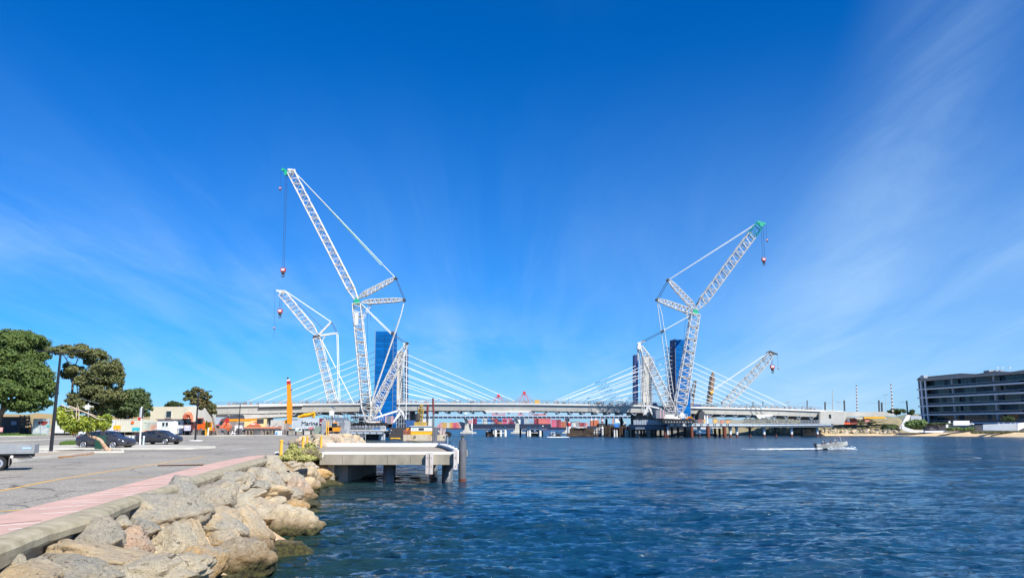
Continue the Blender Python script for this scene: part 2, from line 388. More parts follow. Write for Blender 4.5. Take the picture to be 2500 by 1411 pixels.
# ---- asphalt car park
def asphalt():
    m = bpy.data.materials.new('worn_asphalt'); m.use_nodes = True; nt = m.node_tree; N = nt.nodes; L = nt.links; b = N['Principled BSDF']; b.inputs['Roughness'].default_value = .9
    g = N.new('ShaderNodeNewGeometry')
    def nz(s, det, r=.6):
        n = N.new('ShaderNodeTexNoise'); n.inputs['Scale'].default_value = s; n.inputs['Detail'].default_value = det; n.inputs['Roughness'].default_value = r; L.new(g.outputs['Position'], n.inputs['Vector']); return n.outputs[0]
    def ramp(x, st):
        r = N.new('ShaderNodeValToRGB'); e = r.color_ramp.elements; e[0].position, e[0].color = st[0][0], (*st[0][1], 1); e[1].position, e[1].color = st[-1][0], (*st[-1][1], 1)
        for p, c in st[1:-1]: q = e.new(p); q.color = (*c, 1)
        L.new(x, r.inputs[0]); return r.outputs[0]
    ag = ramp(nz(22, 3, .8), [(.33, (.11, .105, .09)), (.5, (.30, .275, .225)), (.66, (.56, .52, .44))])
    big = ramp(nz(.16, 5), [(.3, (.72, .72, .74)), (.7, (1.12, 1.1, 1.05))])
    def mul(a, c):
        x = N.new('ShaderNodeMix'); x.data_type = 'RGBA'; x.blend_type = 'MULTIPLY'; x.inputs[0].default_value = 1; L.new(a, x.inputs[6]); L.new(c, x.inputs[7]); return x
    vo = N.new('ShaderNodeTexVoronoi'); vo.feature = 'DISTANCE_TO_EDGE'; vo.inputs['Scale'].default_value = .16
    wp = N.new('ShaderNodeTexNoise'); wp.inputs['Scale'].default_value = .8; wp.inputs['Detail'].default_value = 6; L.new(g.outputs['Position'], wp.inputs['Vector'])
    va = N.new('ShaderNodeMix'); va.data_type = 'RGBA'; va.blend_type = 'ADD'; va.inputs[0].default_value = 1; L.new(g.outputs['Position'], va.inputs[6]); L.new(wp.outputs['Color'], va.inputs[7]); L.new(va.outputs[2], vo.inputs['Vector'])
    crk = ramp(vo.outputs['Distance'], [(0, (.30, .30, .32)), (.004, (.55, .55, .55)), (.008, (1, 1, 1))]); st = ramp(nz(.7, 5, .7), [(.30, (.62, .61, .62)), (.42, (.95, .95, .94)), (.62, (1, 1, 1)), (.72, (1.18, 1.15, 1.08))])
    mx = mul(mul(mul(ag, big).outputs[2], crk).outputs[2], st)
    L.new(mx.outputs[2], b.inputs['Base Color'])
    bp = N.new('ShaderNodeBump'); bp.inputs['Distance'].default_value = .012; L.new(nz(24, 3, .8), bp.inputs['Height']); L.new(bp.outputs[0], b.inputs['Normal']); return m
AS = asphalt()
# pink path inner edge
Ppx = [(0, 1259), (124, 1226), (249, 1199), (373, 1166), (500, 1135), (560, 1122), (619, 1112), (665, 1109.5)]
PK = [Vector((-11.3, 5, GZ)), Vector((-11.9, 10, GZ))]+[G(*p) for p in Ppx]
Ipx = [(0, 1312), (109, 1276), (199, 1249), (286, 1222), (373, 1199), (482, 1160), (584, 1132), (640, 1117), (684, 1110)]
IK = [Vector((-7.0, 3, GZ)), Vector((-7.6, 7.5, GZ))]+[G(*p) for p in Ipx]
far = [G(x, y) for x, y in ((800, 1068), (770, 1063.5), (690, 1062.5), (560, 1063), (470, 1063), (380, 1062), (250, 1061), (0, 1064.5))]
poly = [(p.x+.02, p.y) for p in PK]+[(K[-1].x+.3, K[-1].y), (-18.3, 77)]+[(p.x, p.y) for p in far]+[(-260, 120), (-200, 5)]
mb = MB(); mb.prism(poly, GZ-.008, GZ+.004); mk('car_park_asphalt', mb, AS, kind='structure', label='worn grey asphalt of the waterside car park')
def ribbon(name, pts, w, z, m, parent=None, h=None, **k):
    """flat strip (or a raised kerb when h is given) along ground points"""
    mb = MB(); n = len(pts); L_, R_ = [], []
    for i, p in enumerate(pts):
        d = (pts[min(i+1, n-1)]-pts[max(i-1, 0)]); d.z = 0; d.normalize(); s = Vector((-d.y, d.x, 0))*w/2
        L_.append(p+s); R_.append(p-s)
    if h is None:
        for i in range(n-1): mb.quad(*[(q.x, q.y, z) for q in (R_[i], R_[i+1], L_[i+1], L_[i])])
    else:
        for i in range(n-1):
            a, b, c, d = R_[i], R_[i+1], L_[i+1], L_[i]
            mb.add([(q.x, q.y, zz) for zz in (z, z+h) for q in (a, b, c, d)], [(4, 5, 6, 7), (0, 1, 5, 4), (2, 3, 7, 6), (3, 0, 4, 7), (1, 2, 6, 5)])
    return mk(name, mb, m, parent, **k)
pinkm = mat('pink_path', (.58, .37, .29), .9, var=.9, vs=1.3, col2=(.44, .29, .23), bump=.004, bs=30)
mb = MB(); n = 40; a_, b_ = [atY(PK, 5+i*(47.5/(n-1))) for i in range(n)], [atY(IK, 5+i*(47.5/(n-1))) for i in range(n)]
for i in range(n-1): mb.quad(*[(q.x, q.y, GZ+.009) for q in (b_[i], b_[i+1], a_[i+1], a_[i])])
pink = mk('footpath', mb, pinkm, kind='structure', label='pink painted footpath along the sea wall')
# white worn score lines on the pink path
linem = mat('worn_white_line', (.80, .74, .68), .85, var=.6, vs=4, col2=(.66, .48, .40))
linedark = mat('dark_patch_line', (.20, .12, .10), .9)
wl = [((0, 1284), (109, 1276)), ((20, 1293), (60, 1290)), ((100, 1255), (230, 1246)), ((95, 1243), (210, 1233)), ((148, 1225), (285, 1218)), ((175, 1229), (250, 1226)), ((220, 1210), (350, 1202)), ((245, 1204), (330, 1197)),
      ((300, 1211), (360, 1205)), ((314, 1192), (400, 1185)), ((350, 1183), (440, 1177)), ((370, 1175), (470, 1170)), ((400, 1166), (500, 1160)), ((440, 1158), (520, 1153)), ((470, 1150), (560, 1146)), ((520, 1139), (590, 1136)), ((560, 1129), (620, 1127))]
mb = MB()
for a, b in wl:
    p, q = G(*a), G(*b); d = (q-p).normalized(); s = Vector((-d.y, d.x, 0))*.05
    mb.quad(*[(v.x, v.y, GZ+.013) for v in (p-s, q-s, q+s*.6, p+s)])
mk('path_score_line', mb, linem, pink)
mb = MB()
for a, b in (((0, 1280), (100, 1271)), ((290, 1190), (400, 1182)), ((430, 1147), (540, 1144))):
    p, q = G(*a), G(*b); d = (q-p).normalized(); s = Vector((-d.y, d.x, 0))*.03
    mb.quad(*[(v.x, v.y, GZ+.0135) for v in (p-s, q-s, q+s*.4, p+s)])
mk('path_dark_line', mb, linedark, pink)
# sea wall coping: rounded concrete kerb with a broken lower edge
mb = MB(); n = 170; rr = random.Random(3); prof = [(0, 0), (.03, .055), (.10, .075), (.24, .06), (.33, .02), (.36, -.06), (.35, -.18)]
ringsv = []
for i in range(n):
    y = 4+49.5*i/(n-1); a, b = atY(IK, y), atY(K, y); wd = max(.2, (b-a).length); d = (b-a).normalized() if (b-a).length > .05 else Vector((1, 0, 0))
    br = .11*float(fbm(np.array([[y*1.1, 3.3, 0.]]), 4, 3)[0])+rr.uniform(-.02, .02); wob = .012*float(vnoise(np.array([[y*2.3, 8.1, 0.]]), 6)[0])
    ring = [Vector((a.x, y, GZ+.0))+Vector((d.x, d.y, 0))*(t/.36*wd)+Vector((0, 0, z+wob*(t > .05))) for t, z in prof]
    ring.append(ring[-1]+Vector((-.03, 0, -.05+br))); ring.append(ring[-1]+Vector((-.30, 0, .03))); ring.append(Vector((a.x-.02, y, GZ-.25)))
    ringsv.append(ring)
k = len(ringsv[0]); vs = [v for r in ringsv for v in r]
mb.add(vs, [(i*k+j, (i+1)*k+j, (i+1)*k+j+1, i*k+j+1) for i in range(n-1) for j in range(k-1)])
kerbm = mat('mossy_concrete', (.40, .35, .24), .92, var=1, vs=2.4, col2=(.24, .21, .13), bump=.015, bs=14)
mk('sea_wall_kerb', mb, kerbm, smooth=False, label='rounded mossy concrete kerb crumbling above the boulders', cat='kerb')
# ---- markings
ylm = mat('yellow_road_paint', (.78, .42, .04), .8, var=.7, vs=3, col2=(.52, .30, .07))
whm = mat('white_road_paint', (.68, .67, .62), .8, var=.9, vs=3, col2=(.35, .34, .32))
cp = thing('road_marking', 'long yellow edge line painted parallel to the pink path', 'road marking', (-13, 20, GZ))
ribbon('line', [Vector((-14.8, 9, GZ))]+[G(x, y) for x, y in ((0, 1198.5), (60, 1186.5), (125, 1173), (250, 1152.5), (373, 1134), (440, 1124), (480, 1117.5), (500, 1114.5))], .13, GZ+.008, ylm, cp)
for lab, pts, w, m_ in (('thin yellow bay line crossing towards the pink path', ((200, 1168.5), (290, 1166), (373, 1165)), .09, ylm), ('short yellow dash at the left edge beside the pink path', ((-20, 1249.5), (55, 1245)), .14, ylm),
    ('faint white lane line beyond the yellow line left of the tree', ((60, 1126), (225, 1123.5)), .10, whm), ('white bay line beside the shadow near the yellow bollards', ((565, 1099), (600, 1093)), .12, whm),
    ('white stub line in the middle of the car park', ((586, 1111), (617, 1110.5)), .14, whm), ('white bay line in front of the second dark car', ((360, 1083), (400, 1082.6)), .12, whm), ('white arrow stub near the far kerb', ((535, 1071), (548, 1070)), .2, whm),
    ('white bay line right of the black lamp pad', ((545, 1079), (590, 1077.5)), .12, whm), ('white line under the white sign post', ((300, 1084), (345, 1083)), .12, whm), ('grey tar seam near the left edge of the road', ((0, 1167), (55, 1163)), .2, linedark)):
    ribbon('road_marking', [G(*p) for p in pts], w, GZ+.010, m_, label=lab, cat='road marking')
# rubber speed hump with amber squares
t = thing('speed_hump', 'low black speed hump with amber squares beside the pink path', 'speed hump', G(440, 1137))
p, q = G(385, 1137.5), G(497, 1135.5); d = (q-p); w = d.length; dn = d.normalized(); sd_ = Vector((-dn.y, dn.x, 0))
for i in range(9):
    a = p+d*(i/9+.004); b = p+d*((i+1)/9-.004); mb = MB(); 
    mb.prismv([a-sd_*.2, a-sd_*.1+Vector((0, 0, .05)), a+sd_*.35+Vector((0, 0, .05)), a+sd_*.45], b-a); mk('rubber_module', mb, rubber, t)
    mb = MB(); c = (a+b)/2; o = dn*(.13*w/9*4); mb.quad(*[(v.x, v.y, GZ+.056) for v in (c-o*.7-sd_*.07, c+o*.7-sd_*.07, c+o*.7+sd_*.3, c-o*.7+sd_*.3)]); mk('amber_square', mb, yelloworange, t)
# ---- kerbed islands
pathm = mat('pale_concrete_path', (.50, .47, .38), .9, var=.8, vs=.5, col2=(.38, .36, .30), bump=.004, bs=20)
kb = mat('pale_kerb', (.60, .58, .50), .85, var=.7, vs=1.2, col2=(.42, .40, .34))
def island(name, px, lab, m, cat, h=.12):
    pts = [G(*p) for p in px]; mb = MB(); mb.prism([(p.x, p.y) for p in pts], GZ, GZ+h); o = mk(name, mb, m, kind='structure', label=lab)
    ribbon('kerb', pts+[pts[0]], .16, GZ+.006, kb, o, h=h+.012); return o
island('footpath', [(-60, 1103), (88, 1098.5), (200, 1097.5), (380, 1097), (470, 1096.5), (524, 1093.5), (520, 1091.5), (430, 1089.5), (200, 1089), (110, 1091), (-60, 1097)], 'pale concrete island path behind the leaning tree', pathm, 'path')
island('footpath', [(-60, 1137), (40, 1127.5), (95, 1120), (144, 1115), (176, 1112), (228, 1105.5), (300, 1105), (298, 1102), (262, 1100), (200, 1101), (120, 1103.5), (40, 1110), (-60, 1120)], 'dusty kerbed island holding the lamp and the leaning tree', mat('dusty_island', (.40, .34, .25), .95, var=.9, vs=.8, col2=(.30, .24, .17), bump=.01, bs=10), 'path')
ribbon('median_kerb', [G(x, y) for x, y in ((-60, 1081), (0, 1078), (90, 1074.5), (184, 1070.5))], .4, GZ+.006, kb, h=.13, label='long low pale median kerb on the left of the car park', cat='kerb')
ribbon('far_kerb', [G(x, y) for x, y in ((-60, 1066.5), (60, 1065), (120, 1062.8))], .35, GZ+.006, kb, h=.13, label='pale kerb edging the green verge by the containers', cat='kerb')
ribbon('far_kerb', [G(x, y) for x, y in ((440, 1064), (520, 1064.2), (600, 1063), (700, 1063.2), (770, 1064.3), (800, 1066))], .4, GZ+.006, kb, h=.14, label='long pale kerb across the far end of the car park', cat='kerb')
def grass(name, px, lab, n, hgt, cols=((.10, .20, .03), (.16, .24, .05)), seed=1, z=GZ+.13, wid=.03):
    pts = [G(*p) for p in px]; rr = np.random.default_rng(seed); m = mat('grass_'+str(seed), cols[0], .8, var=1, vs=1.2, col2=cols[1])
    mb = MB(); mb.prism([(p.x, p.y) for p in pts], GZ+.004, z-.02); base = mk(name+'_bed', mb, mat('verge_soil', (.10, .15, .035), .95, var=.9, vs=1.5, col2=(.20, .17, .08)), kind='structure', label='turf bed under '+lab)
    xs = [p.x for p in pts]; ys_ = [p.y for p in pts]; V, Fq = [], []
    from mathutils.geometry import tessellate_polygon
    tri = tessellate_polygon([[Vector((p.x, p.y, 0)) for p in pts]]); ar = [abs(((pts[b]-pts[a]).cross(pts[c]-pts[a])).z)/2 for a, b, c in tri]; ar = np.array(ar)/sum(ar)
    for t_ in rr.choice(len(tri), n, p=ar):
        a, b, c = tri[t_]; u, v = rr.random(2); 
        if u+v > 1: u, v = 1-u, 1-v
        p = pts[a]+(pts[b]-pts[a])*u+(pts[c]-pts[a])*v; th = rr.random()*6.28; h = hgt*(.5+rr.random()); l = rr.normal(0, .35, 2)*h
        o = len(V); V += [(p.x-wid*math.cos(th), p.y-wid*math.sin(th), z-.03), (p.x+wid*math.cos(th), p.y+wid*math.sin(th), z-.03), (p.x+l[0], p.y+l[1], z+h)]; Fq.append((o, o+1, o+2))
    npmesh(name, V, Fq, m, kind='stuff', label=lab)
grass('grass', [(-60, 1066), (60, 1064.5), (118, 1062.3), (118, 1056.5), (-60, 1056.5)], 'green grass verge before the containers', 9000, .16, wid=.06)
grass('grass', [(144, 1088.4), (210, 1088.4), (208, 1083), (165, 1083.5)], 'ragged green grass strip behind the concrete island', 7000, .22, cols=((.07, .16, .02), (.13, .19, .04)), seed=2, wid=.035)
# fallen leaves along the island kerb
rr = np.random.default_rng(4); V, Fq = [], []
for i in range(1500):
    x = rr.uniform(143, 230); f = (x-143)/87; y = 1116.5-11*f+abs(rr.normal(0, 2.2))-1.5
    p = G(x, y); a = rr.random()*6.28; s = rr.uniform(.03, .07); o = len(V); c, d = s*math.cos(a), s*math.sin(a)
    V += [(p.x-c, p.y-d, GZ+.012), (p.x+d*.5, p.y-c*.5, GZ+.02), (p.x+c, p.y+d, GZ+.014+.03*rr.random()), (p.x-d*.5, p.y+c*.5, GZ+.02)]; Fq.append((o, o+1, o+2, o+3))
npmesh('leaf_litter', V, Fq, mat('dead_leaves', (.42, .14, .04), .9, var=1, vs=6, col2=(.52, .26, .05)), kind='stuff', label='brown fallen leaves gathered along the island kerb')

# ------------------------------------------------------------------ limestone boulders
def rockmat():
    m = bpy.data.materials.new('limestone_boulder'); m.use_nodes = True; nt = m.node_tree; N = nt.nodes; L = nt.links; b = N['Principled BSDF']; b.inputs['Roughness'].default_value = .92
    oi = N.new('ShaderNodeObjectInfo'); tc = N.new('ShaderNodeTexCoord'); g = N.new('ShaderNodeNewGeometry')
    def nz(s, det, r=.65, src=None):
        n = N.new('ShaderNodeTexNoise'); n.inputs['Scale'].default_value = s; n.inputs['Detail'].default_value = det; n.inputs['Roughness'].default_value = r; L.new(src or g.outputs['Position'], n.inputs['Vector']); return n.outputs[0]
    def rm(x, a, c, lo=0, hi=1):
        n = N.new('ShaderNodeMapRange'); n.inputs[1].default_value = a; n.inputs[2].default_value = c; n.inputs[3].default_value = lo; n.inputs[4].default_value = hi; L.new(x, n.inputs[0]); return n.outputs[0]
    def mix(f, a, c, bt='MIX'):
        n = N.new('ShaderNodeMix'); n.data_type = 'RGBA'; n.blend_type = bt
        if isinstance(f, float): n.inputs[0].default_value = f
        else: L.new(f, n.inputs[0])
        for i, v in ((6, a), (7, c)):
            if isinstance(v, tuple): n.inputs[i].default_value = (*v, 1)
            else: L.new(v, n.inputs[i])
        return n.outputs[2]
    def math_(op, a, c):
        n = N.new('ShaderNodeMath'); n.operation = op; n.use_clamp = True
        for i, v in ((0, a), (1, c)):
            if isinstance(v, float): n.inputs[i].default_value = v
            else: L.new(v, n.inputs[i])
        return n.outputs[0]
    def absd(x):
        n = N.new('ShaderNodeMath'); n.operation = 'SUBTRACT'; n.use_clamp = False; L.new(x, n.inputs[0]); n.inputs[1].default_value = .5
        q = N.new('ShaderNodeMath'); q.operation = 'ABSOLUTE'; L.new(n.outputs[0], q.inputs[0]); return q.outputs[0]
    base = mix(rm(nz(2.2, 6), .35, .65), oi.outputs['Color'], mix(.5, oi.outputs['Color'], (.56, .40, .20)))
    base = mix(rm(nz(7.5, 5, .7), .45, .72, 0, .6), base, (.76, .64, .45))
    # grey weathered lichen crust, mostly on the upper faces
    sx = N.new('ShaderNodeSeparateXYZ'); L.new(g.outputs['Normal'], sx.inputs[0])
    up = rm(sx.outputs[2], -.2, .75)
    crust = math_('MULTIPLY', math_('MULTIPLY', up, rm(nz(1.6, 7, .7), .34, .54)), math_('ADD', rm(oi.outputs['Random'], 0, 1, .25, .95), 0.0))
    base = mix(crust, base, mix(rm(nz(14, 4), .4, .6), (.27, .26, .22), (.44, .42, .35)))
    # pits and cracks
    pit = N.new('ShaderNodeTexVoronoi'); pit.inputs['Scale'].default_value = 15; L.new(g.outputs['Position'], pit.inputs['Vector'])
    pits = rm(pit.outputs['Distance'], .05, .30); 
    sp = rm(nz(26, 5, .8), .30, .45)
    base = mix(math_('MULTIPLY', rm(nz(26, 5, .8), .56, .68), .55), base, (.13, .10, .065))
    wv = N.new('ShaderNodeTexNoise'); wv.inputs['Scale'].default_value = 1.7; wv.inputs['Detail'].default_value = 5; wv.inputs['Roughness'].default_value = .5; wv.inputs['Distortion'].default_value = .5; L.new(g.outputs['Position'], wv.inputs['Vector'])
    cr = math_('SUBTRACT', 1.0, rm(absd(wv.outputs[0]), 0, .012)); cr = math_('MULTIPLY', cr, rm(nz(1.3, 3), .50, .60)); base = mix(cr, base, (.07, .05, .03))
    # tide band: brown green weed near the water line
    sp2 = N.new('ShaderNodeSeparateXYZ'); L.new(g.outputs['Position'], sp2.inputs[0])
    hz = N.new('ShaderNodeMath'); hz.operation = 'MULTIPLY_ADD'; L.new(nz(1.5, 4), hz.inputs[0]); hz.inputs[1].default_value = .55; L.new(sp2.outputs[2], hz.inputs[2])
    wet = rm(hz.outputs[0], 1.2, .75); base = mix(math_('MULTIPLY', wet, .6), base, (.22, .12, .03)); 
    wet2 = rm(hz.outputs[0], .80, .58); base = mix(wet2, base, mix(rm(nz(9, 4), .4, .6), (.035, .032, .012), (.11, .10, .025)))
    L.new(base, b.inputs['Base Color'])
    bp = N.new('ShaderNodeBump'); bp.inputs['Distance'].default_value = .15; L.new(nz(7, 10, .78), bp.inputs['Height'])
    bq = N.new('ShaderNodeBump'); bq.inputs['Distance'].default_value = .035; L.new(pits, bq.inputs['Height']); L.new(bp.outputs[0], bq.inputs['Normal']); L.new(bq.outputs[0], b.inputs['Normal'])
    r = rm(wet2, 0, 1, .92, .45); L.new(r, b.inputs['Roughness'])
    return m
RM = rockmat()
def ico(s):
    bm = bmesh.new(); bmesh.ops.create_icosphere(bm, subdivisions=s, radius=1); v = np.array([tuple(x.co) for x in bm.verts]); f = np.array([[x.index for x in q.verts] for q in bm.faces]); bm.free(); return v, f
ICO = {s: ico(s) for s in (2, 3, 4, 5)}
def rock_mesh(seed, sub=4, cut=11, amp=.10):
    v, f = ICO[sub]; rg = np.random.default_rng(seed)
    n = rg.normal(size=(cut, 3)); n /= np.linalg.norm(n, axis=1)[:, None]; d = rg.uniform(.72, 1.05, cut)
    dots = np.clip(v @ n.T, 0.001, None)/d; p = 13; r = (np.sum(dots**p, 1)+1e-9)**(-1/p); r = np.minimum(r, 1.25)
    q = v*r[:, None]; off = rg.uniform(0, 50, 3)
    r2 = amp*.9*fbm(q*1.3+off, seed, 3)+amp*.55*fbm(q*3.6+off, seed+5, 3)+amp*.20*fbm(q*10+off, seed+7, 3); hol = vnoise(q*5+off, seed+3); r2 -= amp*.55*np.clip(hol-.35, 0, 1)
    rid = 1-np.abs(fbm(q*2.3+off*2, seed+9, 4)); r2 -= amp*1.1*np.clip(rid-.80, 0, 1)*2.2          # cracks
    ax = rg.normal(size=3)*np.array([.3, .3, 1]); ax /= np.linalg.norm(ax); s = q @ ax; r2 += amp*.07*np.sin(s*15+3.5*vnoise(q*2+off, seed))    # bedding
    q = q*(1+r2)[:, None]
    me = bpy.data.meshes.new('rock'); me.from_pydata(q.tolist(), [], f.tolist()); me.materials.append(RM); me.polygons.foreach_set('use_smooth', [True]*len(me.polygons)); return me
bigs = [rock_mesh(100+i, 5, 10+i % 5, .105+.01*(i % 3)) for i in range(12)]
smalls = [rock_mesh(200+i, 4, 9+i % 6, .11) for i in range(10)]
tiny = [rock_mesh(300+i, 3, 10, .10) for i in range(6)]
RC = {'tan': (.70, .52, .30), 'pale': (.72, .62, .43), 'grey': (.46, .42, .33), 'ochre': (.72, .42, .13), 'pink': (.68, .43, .28), 'brown': (.40, .31, .19), 'cream': (.76, .65, .44), 'weed': (.16, .13, .05)}
grid = []
for i in range(420):
    y = 5+57*(i/419)**1.25
    for j in range(60):
        p = slope_pt(y, -.02+1.3*j/59); grid.append((p, *proj(p.x, p.y, p.z+.22)))
gp = np.array([(a, b) for _, a, b in grid])
def rock(px, py, w, h, colr, i, meshes, dz=0):
    k = int(np.argmin((gp[:, 0]-px)**2+(gp[:, 1]-py)**2)); p = grid[k][0]; s = p.y/F
    rr = random.Random(i*17+3); o = bpy.data.objects.new('rock', meshes[i % len(meshes)]); COL.objects.link(o); o.parent = shore
    hw, hh = w*s*.49, h*s*.56; o.location = p+Vector((0, 0, .14+dz)); o.scale = (hw, (hw+hh)*.62, max(hh, .35*hw))
    o.rotation_euler = (rr.uniform(-.25, .25), rr.uniform(-.15, .15), rr.choice((0, math.pi))+rr.uniform(-.5, .5))
    c = RC[colr]; k = rr.uniform(.88, 1.1); o.color = (c[0]*k, c[1]*k, c[2]*k, 1); return o
rocks = [(415, 1332, 122, 100, 'cream'), (318, 1325, 100, 62, 'pink'), (238, 1313, 150, 78, 'grey'), (270, 1372, 340, 84, 'tan'), (180, 1392, 260, 70, 'grey'), (300, 1408, 330, 70, 'pale'), (60, 1400, 170, 60, 'tan'), (392, 1258, 176, 84, 'grey'), (438, 1203, 112, 64, 'grey'),
    (500, 1262, 150, 72, 'tan'), (582, 1232, 84, 66, 'cream'), (612, 1206, 66, 38, 'pale'), (524, 1283, 130, 70, 'grey'), (600, 1292, 120, 90, 'tan'), (702, 1289, 128, 86, 'cream'), (655, 1262, 96, 54, 'pale'), (575, 1365, 150, 104, 'brown'), (478, 1376, 120, 96, 'ochre'), (445, 1410, 120, 60, 'ochre'),
    (702, 1350, 90, 48, 'weed'), (650, 1345, 60, 60, 'brown'), (538, 1303, 74, 30, 'tan'), (648, 1205, 100, 50, 'tan'), (500, 1215, 130, 72, 'grey'), (632, 1238, 110, 46, 'tan'), (716, 1244, 74, 42, 'ochre'), (726, 1208, 76, 62, 'pink'), (744, 1229, 56, 38, 'ochre'), (764, 1262, 60, 46, 'weed'), (560, 1172, 100, 52, 'grey'),
    (742, 1163, 84, 52, 'tan'), (700, 1128, 96, 46, 'grey'), (664, 1140, 84, 42, 'grey'), (640, 1165, 100, 46, 'grey'), (785, 1150, 74, 46, 'ochre'), (822, 1153, 50, 42, 'ochre'), (806, 1184, 66, 26, 'weed'), (775, 1128, 60, 40, 'tan'), (740, 1135, 60, 34, 'grey'), (600, 1188, 86, 40, 'grey'), (560, 1200, 60, 36, 'tan'), (690, 1176, 90, 44, 'grey'),
    (756, 1190, 60, 44, 'ochre'), (700, 1212, 60, 36, 'grey'), (668, 1222, 50, 30, 'pale'), (350, 1235, 80, 40, 'pale'), (612, 1325, 60, 44, 'brown'), (420, 1395, 60, 40, 'tan'), (560, 1245, 40, 30, 'grey'), (460, 1300, 90, 60, 'tan'), (345, 1290, 90, 44, 'grey'), (795, 1122, 34, 30, 'tan'), (680, 1195, 60, 30, 'grey'), (616, 1150, 60, 26, 'grey'),
    (540, 1240, 60, 36, 'grey'), (744, 1186, 56, 34, 'tan'), (862, 1163, 60, 12, 'weed'), (835, 1166, 40, 16, 'weed'), (776, 1180, 44, 30, 'brown'), (738, 1254, 40, 26, 'weed'), (100, 1372, 90, 40, 'pale'), (40, 1362, 60, 30, 'pale'), (170, 1340, 90, 34, 'pale'), (290, 1268, 70, 28, 'pale')]
for i, (x, y, w, h, c) in enumerate(rocks): rock(x, y, w, h, c, i, bigs if w > 55 else smalls)
rr = random.Random(11)
for i in range(150):                                                # fill between them and carry on below the frame and behind the jetty
    y = 4.5+56*rr.random()**1.2; u = rr.uniform(.04, 1.12); s = rr.uniform(.16, .38)*(1 if y > 14 else 1.1)
    p = slope_pt(y, u); o = bpy.data.objects.new('rock', (smalls if s > .34 else tiny)[i % 6]); COL.objects.link(o); o.parent = shore
    if u < .2: s *= .6
    o.location = p+Vector((0, 0, -.04)); o.scale = (s*rr.uniform(.8, 1.2), s*rr.uniform(.8, 1.2), s*rr.uniform(.5, .8)); o.rotation_euler = (rr.uniform(-.4, .4), rr.uniform(-.4, .4), rr.uniform(0, 6.3))
    c = RC[rr.choice(('tan', 'grey', 'grey', 'pale', 'ochre', 'brown', 'tan'))]; o.color = (*c, 1)
# debris of small stones under the kerb
vs_, f_ = ICO[2]; V, Fq = [], []; rg = np.random.default_rng(8)
for i in range(420):
    y = 5+46*rg.random()**1.3; p = slope_pt(y, rg.uniform(.0, .35)); s = rg.uniform(.02, .09)
    q = vs_*s*rg.uniform(.6, 1.3, 3)*(1+.2*rg.normal(size=(len(vs_), 1)))+np.array([p.x, p.y, p.z+.05]); Fq.append(f_+len(V)*len(vs_)); V.append(q)
npmesh('rubble', np.concatenate(V), np.concatenate(Fq), mat('rubble', (.60, .46, .27), .95, var=.8, vs=5, col2=(.32, .22, .12)), kind='stuff', label='loose limestone rubble scattered below the kerb')
# dry weeds in the gap
V, Fq = [], []
for cx_, n_ in ((80, 420), (250, 260), (300, 160), (410, 160), (490, 200)):
    for i in range(n_):
        y = G(cx_, 1343-.35*cx_).y+rg.normal(0, .5)+.4; k_ = atY(K, y); x = k_.x+.25+abs(rg.normal(0, .22)); h = rg.uniform(.04, .20); z = GZ-.60-.35*(x-k_.x)
        a = rg.random()*6.28; l = rg.normal(0, .10, 2); o = len(V); V += [(x-.006*math.cos(a), y-.006*math.sin(a), z), (x+.006*math.cos(a), y+.006*math.sin(a), z), (x+l[0], y+l[1], z+h)]; Fq.append((o, o+1, o+2))
npmesh('dry_weeds', V, Fq, mat('dry_weed', (.34, .22, .08), .9, var=1, vs=8, col2=(.22, .24, .07)), kind='stuff', label='dry brown weeds rooted under the kerb edge')
# rock spur behind the jetty
spur = []
rg2 = random.Random(5); sp = MB(); sp.prism([(-24, 79), (-18.4, 79), (-17.2, 88), (-18.6, 99), (-21.5, 112), (-30, 112)], -1, 1.9)
spo = mk('rock_spur', sp, sandm, kind='structure', label='sandy rock spur between the jetty and the work platform')
for i in range(95):
    t = rg2.random(); y = 78+34*t; xr = -16.9-3.2*max(0, (y-88)/24); x = xr-rg2.random()**1.5*5.5; z = 2.2-1.9*max(0, 1-(xr-x)/1.6); s = rg2.uniform(.5, 1.0)
    o = bpy.data.objects.new('rock', smalls[i % 10]); COL.objects.link(o); o.parent = spo; o.location = (x, y, z-.1+.35*(rg2.random())); o.scale = (s, s, s*.7); o.rotation_euler = (rg2.uniform(-.4, .4), 0, rg2.uniform(0, 6.3))
    c = RC[rg2.choice(('brown', 'tan', 'ochre', 'pink', 'grey', 'tan'))]; o.color = (*c, 1)
# ------------------------------------------------------------------ far shores
slope_m = mat('scrubby_bank', (.20, .18, .09), .95, var=1, vs=.35, col2=(.30, .25, .15), bump=.15, bs=1.2)
def loft(name, rows_of_cols, m, label, kind='structure', noise=.25, ns=.12, seed=1):
    a = np.array([[tuple(p) for p in c] for c in rows_of_cols]); n, k, _ = a.shape; V = a.reshape(-1, 3).copy()
    V[:, 2] += noise*fbm(V*ns, seed, 4)*(V[:, 2] > .4); I = np.arange(n*k).reshape(n, k)
    return npmesh(name, V, np.stack([I[:-1, :-1], I[1:, :-1], I[1:, 1:], I[:-1, 1:]], 2).reshape(-1, 4), m, smooth=True, kind=kind, label=label)
def Dsh(px): return float(np.interp(px, [1700, 1780, 2040, 2100, 2190, 2300, 2500, 2700, 3000], [352, 345, 338, 338, 334, 322, 290, 262, 235]))
def Xat(px, Y): return (px-1250)/F*Y/1.01538
cs = []
